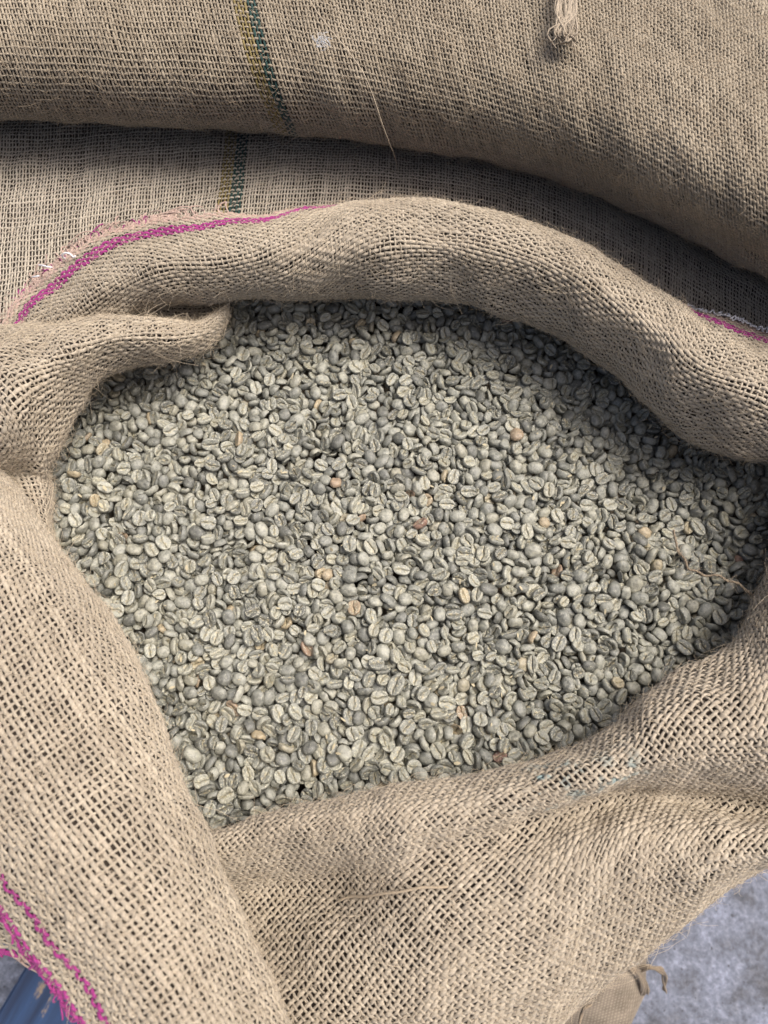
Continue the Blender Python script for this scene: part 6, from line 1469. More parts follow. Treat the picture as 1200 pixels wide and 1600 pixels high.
68,139,650,2,-23,-5,-32,6,-523,180,0,8,0,-39,55,738,-318,-23,25,19,-54,54,-675,-40,15,-26,-5,31,4,-158,614,-50,-60,-4,-52,43,-397,-422,-9,31,4,-23,76,-871,71,-23,-24,12,6,53,771,103,-117,49,-8,-41,
17,-257,-67,18,-12,16,52,65,927,-122,-37,-4,-2,-7,33,-41,537,-16,-10,-11,2,65,641,364,-111,45,0,45,75,-905,89,-36,-22,12,-40,46,-633,426,-100,-4,-3,19,4,-76,664,-26,28,-13,12,36,165,328,8,5,0,38,
77,531,-149,-24,0,9,23,75,-692,26,-17,-43,-5,-17,55,-886,305,-82,29,5,22,25,-374,-475,-37,47,11,29,4,-720,-39,-24,21,-16,56,5,-474,-115,-22,-28,-25,-54,44,58,610,-19,-27,1,21,14,27,-541,-19,23,-8,-34,
24,44,-211,15,-1,-5,-3,4,601,427,-58,-12,7,-37,4,-668,448,-107,33,17,-32,75,-232,407,-1,19,11,33,37,-221,-304,-8,16,4,51,74,179,142,33,5,-5,58,15,-452,254,-14,-51,1,0,56,-93,156,31,-2,10,9,
14,84,656,-9,-60,15,0,45,-386,-28,5,-57,2,34,76,631,-386,-26,43,8,0,54,-180,565,7,20,5,-40,4,841,-146,-46,-18,-10,14,40,111,-45,45,23,-1,17,4,763,341,-122,-2,-9,-48,16,-391,46,3,-54,2,-2,
66,957,155,-139,-7,14,27,44,682,139,-74,25,-12,-50,26,-650,-213,-7,-2,-9,60,24,-275,691,-14,3,-1,-8,53,917,48,-63,-18,15,-38,45,24,-592,-41,-48,10,40,66,362,-405,-22,6,-6,42,56,706,235,-93,-37,-1,14,
33,410,-167,5,13,4,4,5,499,118,-20,20,6,-26,44,52,526,-5,-57,2,17,23,-787,101,-64,59,1,-1,14,-361,140,1,8,1,-2,14,-312,-377,-14,21,-11,32,45,361,475,-16,-56,14,41,55,-425,510,-31,-21,-4,27,
23,-391,-354,-12,-22,2,1,7,833,202,-151,-4,-19,52,27,-65,-440,14,1,-2,-42,15,103,349,-21,58,-3,-39,64,972,43,-95,-55,-8,-9,25,-363,201,-9,0,19,-45,75,-159,-306,9,-5,22,46,73,-311,534,-17,8,-1,-31,
13,462,48,-27,57,16,24,15,-946,122,-22,9,-1,16,4,1025,-11,-76,1,-18,-37,50,-895,124,-24,7,8,55,76,-910,268,-51,-21,1,19,5,-594,-467,-29,42,16,29,34,-695,-183,-40,14,-2,46,14,-253,129,3,-11,4,15,
14,692,167,-81,-5,-9,-2,15,467,-68,-34,1,4,-1,34,-213,-518,-35,59,-5,-4,65,120,-540,-25,-32,23,-16,25,-973,142,1,10,4,-51,4,-787,517,-134,8,10,17,24,-765,119,-59,34,5,-1,25,-302,-764,-30,-53,23,25,
34,-930,-9,-34,-54,-1,-41,24,1074,-94,-51,-6,2,35,56,1062,-56,-75,-10,-15,-60,36,-105,-720,-48,-25,17,-39,5,280,-275,10,56,5,28,34,258,-439,-10,10,-15,-25,36,-621,334,-49,-12,9,-18,25,86,239,45,-13,-17,-18,
7,-773,415,-129,-35,-12,-24,15,726,125,-110,35,-7,15,4,388,-122,16,-45,5,-11,67,-114,404,15,3,3,51,4,-502,-274,-6,2,24,47,73,264,-349,-5,-30,8,-28,1,811,-120,-38,-16,3,36,25,525,454,-59,-4,10,-38,
64,-654,413,-79,-50,8,-34,32,444,-218,7,-16,5,30,55,-338,-365,-22,1,7,29,54,786,8,-73,5,9,51,6,-205,370,-17,-31,5,23,12,-585,92,-13,11,-14,-39,25,99,103,23,6,-1,32,3,-914,140,-34,3,6,-36,
45,305,425,-19,-9,-19,-20,45,-751,94,-52,2,15,-42,14,645,-186,-45,-12,12,16,63,-533,-173,-26,9,-10,-5,44,338,584,-19,-4,-15,-38,3,21,27,48,1,-12,53,76,334,2,25,5,-8,16,17,668,-483,-7,-55,-7,59,
14,486,400,-23,24,-5,50,45,-420,-432,-5,-35,2,30,15,667,331,-84,-14,-11,26,5,50,444,-13,-54,-4,3,5,13,-506,-9,21,-9,59,5,-156,-204,15,-34,-3,20,4,18,-28,28,-60,-1,32,23,730,212,-86,6,-3,60,
34,-688,50,-30,-17,8,37,14,134,-174,29,-46,-3,-16,73,980,-152,-62,31,-3,-18,13,267,-50,45,-34,-12,57,52,76,61,64,2,-21,20,66,-225,41,-4,7,-8,53,15,-9,421,-18,30,-17,40,63,-618,454,-91,-36,-8,-7,
4,-234,-118,17,-6,9,49,13,191,-458,-9,-31,-7,34,15,-282,158,-14,-16,-16,18,7,882,-258,-15,-8,-4,50,71,-181,-112,40,-14,8,48,4,192,87,10,-14,14,-55,10,460,285,-5,4,-7,29,44,-576,484,-76,41,-28,-3,
5,-164,-150,4,-59,1,2,13,440,62,-3,-34,7,24,23,-727,41,-43,40,-6,56,47,537,-188,-30,41,-2,-41,64,143,525,-21,16,-2,7,0,179,-310,27,24,5,32,5,250,583,-18,0,-9,40,44,318,561,-38,3,-5,-56,
64,123,338,2,40,1,-25,34,-816,385,-113,28,-19,49,22,25,309,-13,10,-7,-31,55,-77,-63,36,1,14,-3,76,-430,373,-40,26,4,-11,43,656,-357,-51,9,6,25,6,-79,472,-3,6,-6,31,53,77,-398,14,-2,-2,20,
12,606,-308,-33,55,2,11,47,-865,-91,-33,-20,-1,18,25,674,-146,-66,-32,6,-13,35,-174,485,-8,-5,9,16,3,-877,393,-142,22,-3,-15,73,-400,639,-41,57,4,-54,12,689,-344,-54,17,-17,-4,25,734,-105,-59,-11,1,-19,
3,854,281,-135,-23,-6,-39,14,1121,-45,-54,-24,11,55,75,-435,342,-44,-6,3,25,67,561,-529,-49,1,7,-36,5,-15,-534,-6,-10,-3,38,62,-233,649,-15,19,8,-7,76,-276,613,-41,-33,11,39,26,1146,116,-48,31,-3,-13,
74,676,76,-68,5,7,48,1,284,530,-21,8,13,38,44,-801,264,-81,-16,-6,28,6,89,-485,-21,-7,-3,-57,11,-458,-46,-24,-9,-11,-3,17,185,590,-52,-30,-9,34,45,-441,-473,-5,12,8,-39,34,1053,55,-94,14,-24,53,
4,1002,-135,-62,-7,3,-51,77,912,-289,-34,18,5,15,38,1116,155,-87,-50,4,-7,12,1020,197,-96,8,-18,46,45,339,-655,3,-10,1,10,62,984,-227,-51,-22,-9,-4,71,989,-251,-59,-24,8,17,78,41,-157,22,-57,8,-23,
24,-189,-139,55,-7,6,-31,17,-175,257,7,-35,-6,-33,3,-113,-97,28,-58,-7,-30,33,-110,-10,40,0,-3,10,68,288,626,-1,-45,4,-19,73,-197,270,6,22,-3,40,37,217,588,-10,7,-8,-59,14,774,276,-111,11,2,-4,
5,-749,-11,-35,-10,-3,-30,59,153,111,33,1,-8,-22,6,-295,-577,-47,53,-17,10,12,778,75,-99,17,13,-18,5,-263,392,11,2,-2,-14,37,367,-292,-11,-29,2,-46,2,442,6,21,-11,-1,-39,36,1012,-42,-90,54,1,-33,
53,543,359,-43,-21,12,-6,63,506,-60,-17,-4,-1,13,2,141,-376,28,3,10,-48,22,651,55,-50,-1,-2,-55,5,-71,-7,21,-27,-13,8,53,754,252,-115,0,0,-18,65,-420,-534,-19,-8,-2,-42,44,-675,-13,-25,29,-5,-32,
13,89,363,16,7,0,-50,35,-618,0,1,-9,-7,53,35,188,436,-10,4,3,50,46,-182,544,-25,13,13,50,0,1020,-120,-52,-53,7,28,73,-405,-223,-8,3,5,39,72,-8,554,-37,6,-5,60,27,-176,-77,43,4,-3,9,
74,-38,648,-17,-29,-1,-32,15,-39,-44,29,16,-3,34,23,198,-73,16,30,-6,32,5,-378,-122,-7,48,8,-51,49,402,80,-21,25,11,5,4,12,-262,35,-19,-20,-14,1,-219,-349,-1,-21,0,46,16,-8,-325,21,-5,5,51,
12,-36,-260,49,23,13,51,5,32,-79,9,-56,13,-18,45,178,-424,-23,42,-8,-38,76,-378,583,-55,24,-8,48,55,-258,-128,29,-8,7,10,54,-776,285,-91,-4,-6,-23,44,-299,-494,-57,-41,-5,35,73,-64,449,-8,-32,2,-40,
33,13,396,-7,-11,-16,26,31,-813,-26,-23,-30,-6,-49,56,-103,-460,-15,48,-3,50,34,-862,-2,-41,-21,-11,-52,34,23,424,-30,-30,-22,34,25,-758,369,-131,-51,-10,-36,16,67,-85,15,10,11,-23,15,529,-28,-41,-51,3,51,
16,614,188,-70,-4,-11,-1,23,800,158,-140,12,9,26,35,983,93,-110,56,-10,-9,63,233,-352,14,-4,-7,-56,68,-505,-315,1,3,6,28,75,944,-62,-71,5,-5,-48,12,-180,189,-18,41,-20,-46,15,-352,584,-20,-13,1,-1,
3,-279,-670,3,-8,3,-1,34,-503,-45,-18,17,0,41,23,-420,451,-41,-46,-13,-17,75,-730,343,-93,-31,7,-27,76,-436,155,9,6,5,42,57,-762,224,-71,34,9,-10,25,410,-496,-55,-18,3,-44,22,702,278,-104,9,-16,31,
78,-199,89,21,5,14,-32,33,-287,275,-2,3,-3,56,33,180,411,-34,-59,24,-37,5,-646,241,-43,6,-6,-47,73,54,317,3,-3,-6,-15,56,-369,689,0,-5,25,7,4,485,-498,-37,-11,21,-41,36,44,-624,-61,-28,-6,-33,
77,-58,589,-33,-1,-12,45,67,430,-281,-30,2,-1,21,65,752,-30,-62,-5,-4,50,4,353,-29,3,-3,1,-32,3,356,-478,-57,34,21,17,1,1103,-27,-52,33,17,6,36,852,-306,-50,19,11,-36,35,-458,-195,-32,11,10,-35,
13,-297,-678,-22,-2,-3,-9,63,-505,-248,-49,58,-4,21,15,-537,-80,-46,-15,2,1,3,-54,-508,-33,55,4,50,45,1014,215,-142,24,-3,2,52,1019,-188,-42,-22,15,0,30,271,-629,-33,16,23,23,15,19,-652,-46,3,5,50,
76,-50,-696,-33,8,3,31,55,-953,83,-40,5,17,-23,56,-377,-797,-44,15,-6,15,24,-289,-456,-33,13,-2,3,25,153,-283,27,4,-1,39,3,-69,644,-13,8,-5,-56,58,151,-83,22,59,8,-32,15,-465,-157,-34,-4,-12,-6,
36,-160,584,-10,7,-3,-45,5,305,-156,3,60,1,-19,65,-778,35,-41,58,8,-36,22,911,3,-71,8,6,52,33,555,398,-70,0,1,38,24,775,-181,-38,12,-19,-32,63,483,-10,1,-4,-6,-47,64,-331,-494,-28,16,-6,17,
66,-339,-263,-13,-19,12,-34,25,512,385,-55,-5,2,39,54,-381,-84,16,-22,-11,8,52,815,154,-119,-12,11,11,17,-800,311,-93,5,3,-17,15,923,197,-147,-1,16,-11,45,-422,614,-43,-19,-15,42,25,720,300,-120,-6,4,-29,
44,146,152,16,-33,-20,10,54,351,164,-16,-12,4,32,53,-116,-540,-23,-11,-1,-11,25,466,-216,-7,8,10,56,5,-325,597,-24,-3,-19,-28,75,396,-364,-23,10,-5,-1,46,-770,-118,-43,-20,1,39,14,771,368,-108,-26,-2,-31,
55,-530,-340,-37,-27,11,-6,4,-123,298,-30,-6,3,16,17,-533,255,-12,-27,23,-27,63,-283,579,-26,-10,-6,27,16,-683,178,-43,-6,-5,36,35,572,512,-14,4,-9,54,44,-353,-196,-6,21,4,-58,5,908,-150,-53,56,-4,55,
54,-315,-97,4,-5,2,18,37,-306,62,-21,40,-5,-20,41,419,-345,-18,23,0,41,0,128,-61,30,-49,11,17,32,748,121,-116,-39,2,-58,18,587,-488,-37,2,2,-11,14,270,512,-28,-19,-1,-15,78,579,6,-48,-7,12,-11,
25,-93,590,-17,-35,13,-9,65,750,27,-90,-1,10,15,66,-347,94,8,3,1,8,9,-884,59,-63,-3,-1,7,34,-355,560,-30,10,-10,-47,45,-247,-246,-8,13,2,-14,75,270,376,-6,-23,5,49,54,488,236,-33,56,-4,-29,
74,205,-426,-7,-28,18,-43,74,-345,-292,-20,-50,1,0,35,-167,38,18,38,21,44,6,867,56,-88,11,-12,-4,46,355,389,-32,-3,7,-10,44,-489,-507,-37,49,-13,-2,55,424,-553,-50,21,4,-18,2,-200,39,13,-5,-3,-15,
65,413,296,-15,-18,-2,30,18,473,190,-45,-57,5,-34,11,154,32,33,-41,-2,54,15,-474,396,-55,-21,7,-20,5,-226,438,4,-5,-6,2,64,-901,-39,-23,-19,11,33,3,388,236,2,5,13,-59,64,277,167,4,-17,-3,-32,
24,-634,-335,-54,17,-7,33,44,793,122,-139,56,-8,-26,74,-93,-292,16,15,-9,-3,72,300,-46,34,-2,7,0,14,104,-224,4,11,-1,60,5,161,-190,2,-52,-8,-25,14,-324,-438,-26,7,2,45,47,-528,-315,-45,-3,4,-10,
23,-80,614,-26,8,-6,-39,4,-475,-129,-42,31,-19,-52,37,-212,-242,-3,-6,3,38,76,680,-54,-47,1,7,2,12,-513,136,-2,50,-3,-43,37,879,159,-162,-43,0,-44,25,-162,302,-21,-1,4,-3,54,448,-186,-36,6,-5,-37,
36,-641,275,-64,54,-7,-26,4,-286,-153,1,1,-3,-3,61,-317,311,-24,-46,-3,-49,3,302,-658,-8,11,3,-51,75,1046,137,-89,0,-7,-32,15,1080,83,-67,13,3,-27,63,-502,700,-15,22,1,-37,55,218,-636,-28,-10,-13,3,
15,370,356,-31,-5,-12,-43,5,-816,482,-143,-46,-14,48,4,361,60,31,14,14,-33,72,913,-337,-47,54,-3,34,65,-282,-649,-38,12,14,8,16,-126,-729,-43,-33,7,-29,55,54,-668,-53,0,18,-36,73,963,248,-122,21,9,-13,
44,481,-193,-41,10,4,-56,5,94,-702,4,-55,-3,-13,17,117,-684,-32,30,-15,-52,75,-955,12,-19,4,-6,44,5,840,-83,-46,-50,7,-26,6,-227,-363,-42,-33,4,42,54,427,-263,10,-33,0,20,25,-134,-166,27,-2,13,-40,
72,-518,60,-1,52,19,28,5,-435,542,-61,57,-4,40,37,565,453,-76,8,4,9,23,-554,235,-17,-1,-24,-33,64,-114,121,34,12,6,-51,5,-703,547,-84,-32,1,17,73,478,-392,-15,-26,-3,-35,17,-842,399,-150,-4,8,16,
45,-65,327,10,-35,-1,23,63,268,-201,41,12,4,-54,15,235,-233,12,-38,-18,-20,6,605,154,-33,-9,-1,-26,12,792,-47,-66,-7,3,21,46,511,167,-41,3,6,39,27,-563,386,-81,52,2,22,5,170,-227,35,-6,3,49,
24,-235,-42,7,6,-8,-24,3,421,138,-39,-2,-1,7,26,-154,433,-26,16,-2,-15,64,-99,618,-34,27,15,19,44,655,165,-71,-21,-7,-32,21,166,-181,54,7,-3,-47,43,-177,513,-10,4,-6,46,45,-244,-326,-38,-8,-1,47,
25,-159,689,-19,5,6,-56,17,915,-57,-99,-7,3,-7,55,-164,82,28,-27,16,0,5,33,666,-23,57,-4,14,14,-500,-464,-27,-38,-19,-28,26,-262,187,-27,-27,-17,33,45,-281,-327,-39,-3,-1,54,15,750,-206,-35,5,3,-32,
46,-790,144,-46,7,-14,-17,54,-482,-180,-7,0,-13,25,55,-757,-58,-30,-7,10,-38,34,-102,-397,6,7,-17,-43,76,26,-306,-2,5,10,51,43,28,219,15,12,9,-16,7,-329,355,-41,17,-4,8,75,-606,493,-95,-32,13,45,
64,192,59,10,3,11,51,17,174,208,9,1,26,-33,63,628,104,-76,47,-8,36,78,904,170,-152,-53,27,15,36,-377,451,-38,-17,3,22,55,508,-598,6,-52,6,-29,5,-131,-566,-33,-5,-1,34,24,-557,157,-5,-11,7,32,
33,-865,310,-98,-14,-11,15,16,530,243,-66,60,8,-10,51,-175,427,41,-2,15,31,3,-713,-125,-25,-4,5,58,76,621,-171,-34,27,12,54,75,-810,-167,-9,-13,1,47,43,614,-275,-22,-29,-4,29,73,284,-34,8,4,9,-8,
25,909,53,-89,9,-4,26,35,577,-255,-15,-12,1,20,12,-610,-337,-55,-16,18,0,22,-293,-71,-5,-2,-3,8,3,768,160,-139,-35,12,55,14,-857,253,-80,55,-6,2,35,382,-181,-2,4,1,15,64,-557,316,-46,-5,4,8,
34,-560,338,-46,-34,-4,1,36,-94,654,-63,17,-5,44,56,-292,125,-26,-59,9,52,44,-163,65,-17,-7,-7,-34,60,-250,-263,25,-10,-8,39,15,-953,45,-44,-55,0,-29,24,19,-484,11,-1,-1,-39,53,-107,453,-12,-2,-1,27,
24,50,398,-20,49,-4,-6,17,179,-568,-51,8,0,-11,57,-386,121,-28,-8,6,-23,35,-735,-168,-8,-1,3,-49,72,489,60,-25,-5,14,22,46,134,-521,-3,8,-8,-28,55,-60,-350,5,4,-7,-57,55,-420,-591,-52,-22,27,13,
4,-863,340,-113,-13,-8,-2,2,1092,19,-87,53,-24,-33,65,-16,-586,-52,21,-6,2,24,942,271,-138,25,3,0,13,-391,9,-1,-44,-8,41,22,-431,-24,-27,-11,8,26,2,606,-45,-39,-16,-13,-51,14,-686,529,-124,13,5,8,
47,-762,152,-64,4,9,39,73,1037,-139,-72,47,-10,-18,65,1067,-127,-82,2,-3,48,9,335,-648,-41,-6,1,-19,55,-260,-719,-39,38,-13,17,15,27,-710,9,-14,-9,-35,34,-959,165,-48,30,7,-28,55,51,-705,-2,-13,5,-18,
15,-318,-773,-51,59,27,24,16,175,-234,-3,-3,-2,23,35,931,-333,-57,8,-2,-17,57,-521,-541,-67,54,2,-30,35,137,-693,16,-13,13,-43,17,1121,-22,-96,-6,1,-58,17,648,89,-41,12,7,-2,5,-390,-605,-36,5,-1,34,
55,906,90,-111,8,-2,16,4,-759,449,-125,-16,-1,-29,34,-391,-245,-41,4,-12,0,55,486,-282,-24,1,4,-22,46,-261,-23,7,-12,-10,-38,6,616,38,-65,-55,10,36,32,263,69,45,11,4,-50,13,543,115,-27,-15,-16,10,
13,372,-612,-25,6,-5,36,6,308,593,-48,56,4,-8,46,-464,73,-10,52,28,24,6,-808,-75,-53,7,-1,-27,15,811,-186,-23,-12,24,-2,33,434,-447,-21,2,-5,-15,75,722,-272,-34,-6,0,41,46,-95,-211,28,-53,-23,38,
18,-587,-283,-22,-5,7,-43,8,-221,631,-54,-6,0,26,43,224,-461,-16,22,-7,-46,15,-509,-120,-34,6,-1,-8,5,-19,632,-44,28,-17,38,76,323,-527,-29,8,0,21,24,93,-369,6,2,-6,-46,36,-52,355,-29,57,-1,-32,
63,-584,-112,-43,-40,24,23,55,286,-309,-7,4,-16,17,5,-144,-458,-35,56,1,39,6,274,474,-35,-3,-3,-36,36,75,184,22,-24,-1,18,15,-133,-45,24,-15,-18,39,34,373,215,9,-25,-18,-22,36,609,296,-73,3,-10,47,
66,-200,-611,-50,7,-2,-20,4,601,399,-76,-2,19,21,75,-342,-129,-2,-23,0,32,5,213,-162,12,4,-1,23,19,-932,190,-58,-7,-2,-25,32,578,-108,-9,17,5,-2,12,-363,-588,-24,0,2,1,5,737,239,-107,-35,15,-15,
16,-98,558,-20,0,4,33,62,-701,-75,-21,9,0,41,24,-608,-158,-42,-2,-20,37,14,-286,-117,-1,6,3,-26,53,-426,700,-15,22,0,-22,5,-103,42,22,6,-8,10,15,-380,-434,-24,10,-6,-35,13,161,-322,-6,20,-13,-19,
59,-720,-196,-41,15,-9,-15,65,435,479,-65,0,3,3,24,-182,-490,-38,-7,-2,17,61,-125,433,2,5,16,20,25,880,199,-160,-11,-8,21,75,-386,358,-41,-26,7,-10,66,-55,392,-17,0,0,12,4,55,202,30,-11,-14,35,
26,1052,91,-99,48,3,-26,2,869,233,-151,-10,-2,27,72,940,262,-91,-22,0,10,34,26,-447,-12,8,4,24,33,-536,558,-59,-23,-1,-34,13,232,-307,-7,-26,22,-31,35,-437,50,3,7,7,-49,14,98,173,29,9,-25,5,
16,-755,-243,-40,-12,0,-43,30,427,232,-4,-37,25,1,13,-130,215,27,25,19,32,5,-162,-111,4,59,-1,-34,14,-900,208,-66,15,-17,-33,55,-239,-588,-39,-9,7,-3,7,583,-211,-2,-11,-5,-5,75,314,-403,-29,-7,-3,50,
14,261,-69,28,15,-27,-20,35,-332,627,-32,4,1,-2,55,270,-371,-32,-54,0,21,34,911,-360,-2,0,-5,58,76,-482,-403,-49,-60,1,46,5,814,-400,-61,-58,-12,-48,16,-524,568,-74,-20,4,32,75,-120,534,-19,0,-9,-3,
57,-95,-120,16,53,-7,28,45,-907,314,-101,6,9,37,43,134,-278,-10,-12,-2,-31,5,-402,-566,-42,8,-15,49,5,-567,544,-72,-9,13,13,2,1037,-206,-54,-52,5,20,25,107,512,-38,-29,3,52,4,46,-113,-10,-1,-1,32,
8,1023,45,-110,6,-4,-24,77,889,104,-158,57,3,29,75,744,52,-136,24,10,-24,37,-317,181,-52,-59,1,14,58,807,356,-96,4,8,-48,33,-297,-349,-41,20,-9,-52,66,-101,-654,-2,1,-2,-21,35,294,-642,-46,-1,0,-30,
73,-631,-398,-69,45,13,33,22,987,-190,-33,28,2,1,7,780,-94,-37,-6,4,3,2,-341,-356,0,51,2,14,15,193,351,1,-1,8,-46,26,522,217,-38,-13,-16,38,72,762,186,-123,41,8,37,3,880,-88,-50,57,-2,-50,
23,-355,-547,-18,-20,2,-23,27,-629,-58,-21,-9,-8,-37,36,140,14,12,-10,3,-32,13,-379,106,16,45,14,-57,26,-604,-120,-53,2,-1,-30,67,-23,-227,11,11,10,46,32,929,170,-133,-10,14,50,55,-737,-130,-11,-56,-7,2,
5,-335,-226,-26,-6,0,57,24,321,144,-2,-3,6,-5,75,-418,685,-31,-11,-1,15,54,-580,414,-81,11,-8,-20,5,425,582,-17,-43,-3,-27,5,641,-226,-21,3,-3,31,4,625,-399,-56,59,2,-7,35,505,513,-46,-4,11,0,
17,-477,-324,-31,-52,-15,0,54,92,-340,22,10,-5,-32,34,-642,-162,-7,-5,2,-52,43,1091,50,-94,27,4,35,6,94,-575,-44,26,2,-50,56,147,249,30,0,6,38,25,790,-144,-47,-19,-14,24,3,-185,-363,-13,-36,6,-22,
5,-221,540,-31,13,4,4,11,949,182,-142,0,0,-3,15,68,-46,29,9,-3,-18,15,-205,-327,-33,-12,-3,-4,45,483,-520,-37,7,9,-59,55,-721,310,-90,5,11,53,76,-559,426,-88,5,6,-55,34,766,0,-86,9,10,28,
14,58,256,17,-46,-7,31,8,169,-119,10,-3,-4,-4,4,122,611,-20,-47,-4,-6,76,-471,664,-43,-42,26,14,36,592,126,-56,-4,-4,-41,27,61,-454,-7,-2,-1,14,15,702,-459,-5,60,-2,-39,23,441,-567,-59,18,-4,-31,
2,-56,-578,-25,20,-2,51,3,-35,239,20,-53,0,-35,30,506,-200,-15,15,13,7,3,418,507,-36,11,4,-29,56,-365,-246,-33,9,-1,-18,22,864,-121,-67,-52,10,-40,56,189,-528,-22,-60,-1,-16,17,313,499,-20,-10,9,-40,
33,-618,-378,-28,-11,-1,22,58,745,-81,-41,-1,-5,-11,47,-116,-193,7,-58,0,17,67,152,546,-46,7,7,-30,44,-622,480,-89,5,-22,8,13,401,-333,-23,16,-11,34,5,-567,30,-35,6,17,34,3,106,-89,35,0,-3,4,
74,-337,532,-30,-7,-3,-14,5,411,382,-24,0,-3,-48,5,-646,-83,-37,-23,-14,-30,14,310,29,8,-9,2,4,53,-130,-109,27,-13,12,-7,23,-499,-207,-59,-19,9,-30,3,-15,461,-41,-3,5,23,24,120,644,-22,16,9,19,
14,-309,719,9,0,0,-3,35,210,-202,8,2,1,-23,35,-316,-54,-9,4,-10,-37,36,-821,448,-153,-11,-17,58,26,827,248,-176,47,-3,33,5,-397,-748,-44,3,0,-53,5,-794,-151,-45,15,0,44,15,190,109,3,-17,3,-55,
14,150,-505,-20,29,7,-13,2,-909,116,-60,21,4,52,5,-668,-120,-40,60,11,-59,75,58,-552,-37,-48,10,-14,36,-386,417,-62,20,12,-18,34,-628,520,-71,-18,-15,43,7,91,-539,-35,1,-3,25,15,114,227,4,19,-1,-25,
14,-439,222,4,-6,-11,-19,42,-641,504,-70,-49,-3,45,66,-148,-16,9,-3,6,-53,25,-572,-71,-57,3,-1,-47,37,781,-395,-64,-15,-7,-17,11,391,-273,-30,-2,2,-42,75,-909,392,-139,0,8,24,6,878,-290,-59,-57,21,17,
44,53,586,-60,13,-4,11,66,1022,-264,-56,54,4,-4,35,-454,421,-94,7,-1,-43,7,-743,-97,-40,5,-1,40,36,494,-357,-28,-31,8,-9,5,-719,501,-131,-59,3,-1,4,952,78,-110,-4,8,42,23,634,69,-80,-4,-6,-59,
5,-68,-153,1,6,-3,46,25,128,-120,-1,4,1,-33,52,-190,-657,-58,1,0,41,15,-419,742,17,11,-9,-27,23,653,110,-82,59,-12,14,25,136,-243,-23,-59,-1,-9,23,-892,425,-156,36,-9,24,33,-417,-474,-43,-7,5,1,
15,978,33,-115,-10,-3,40,15,-207,-447,-67,7,-2,-42,4,10,-563,-47,3,-2,9,5,1123,196,-44,-9,-2,11,2,-259,-762,9,-19,3,-56,5,-320,-736,-78,-58,-1,-21,16,-364,-95,-20,-43,5,-55,5,258,546,2,7,0,-23,
36,475,98,-27,-15,7,-52,50,-270,177,25,-31,-24,-18,45,415,-99,20,19,-1,48,65,-428,-274,-30,-57,-7,-34,5,-737,547,-100,11,0,-12,5,940,43,-99,20,6,26,34,721,-219,-27,-25,-11,19,55,206,-300,10,-4,3,53,
35,-306,153,-20,34,20,-18,26,277,-494,-37,-11,1,-24,26,269,414,-11,11,5,-9,5,523,312,-43,18,1,-22,23,-431,75,-3,23,-15,10,14,619,-10,-61,31,-22,-41,33,352,558,-22,1,1,-35,54,-755,295,-76,-18,-4,21,
13,425,-181,-9,-21,16,28,16,-496,445,-61,0,12,-54,36,51,-127,15,-51,-9,-3,15,500,555,-25,22,18,16,73,514,-262,-18,-36,18,60,34,-389,203,-20,15,-13,-54,26,759,-266,-59,11,0,8,33,738,-9,-94,54,8,0,
46,-324,-602,-60,-2,6,-58,65,451,347,-46,-4,-5,-39,75,851,262,-177,56,-7,-31,43,394,-106,-7,-17,-3,-21,7,452,298,-30,-9,0,58,6,-625,-124,-16,3,-1,31,12,797,298,-121,-3,-3,0,3,281,298,-17,-52,0,31,
4,-722,207,-84,50,-10,55,55,-180,-277,-9,40,4,30,65,91,218,0,4,-2,-18,13,-794,209,-75,4,9,-32,41,549,288,-52,-23,-12,6,35,-796,-40,-38,-13,-8,-57,23,713,43,-73,17,-5,-24,45,-121,-491,-52,21,-2,-26,
33,885,265,-168,38,9,-59,5,300,-356,-29,-3,8,30,38,-634,23,-29,0,0,-20,15,-695,434,-109,-1,16,-15,63,255,143,2,13,1,26,23,75,298,-16,-37,9,-25,44,374,453,-38,3,-14,-30,15,813,294,-147,-4,-2,8,
45,-412,-69,-31,39,22,6,47,-728,425,-132,1,14,60,43,548,344,-103,-57,-2,48,45,-69,698,-10,7,11,28,23,534,-531,-47,-21,-4,-33,13,575,92,-46,10,-18,40,4,474,75,-14,9,-13,18,54,319,-89,4,-54,2,2,
52,-342,-579,-46,9,2,-30,56,414,-240,-21,9,2,2,25,177,244,-15,8,-2,19,15,112,585,-41,20,8,25,36,-505,672,-41,13,6,24,65,471,-273,-41,7,0,9,24,560,-368,-15,-13,12,59,47,262,-410,-51,3,0,20,
33,688,218,-103,-30,-3,-1,35,518,-586,-27,9,-11,50,28,-636,-294,-54,1,-1,3,15,-412,726,-17,16,-9,-35,44,857,108,-162,54,5,26,33,-474,-642,-66,-55,0,-54,24,-776,-218,-2,26,13,-52,75,498,-129,-45,-49,-6,0,
15,251,-154,17,-3,4,59,55,-37,-15,1,1,-9,36,72,205,40,10,-22,-19,-1,54,-673,270,-74,9,-2,-29,35,-90,10,12,50,-3,24,47,-648,-26,-54,60,1,35,33,-104,243,-10,-11,-17,24,72,336,-213,-4,3,2,0,
2,771,-307,-70,-50,10,49,75,658,377,-114,-14,14,-51,6,790,-332,-72,-7,-7,-30,5,9,456,-27,27,14,-26,73,800,256,-154,24,4,-26,34,-383,-143,-36,13,-6,-46,21,-218,176,-14,-37,5,-21,25,87,6,15,3,-2,42,
4,-362,-367,-41,-2,-3,-51,75,418,-458,-57,-2,-10,-3,25,691,-271,-40,12,-18,-13,15,-105,-153,8,1,5,-24,35,415,-359,-44,0,-2,13,52,-627,-231,-34,6,2,-50,74,-742,527,-122,16,15,28,74,-113,-559,-57,-8,7,59,
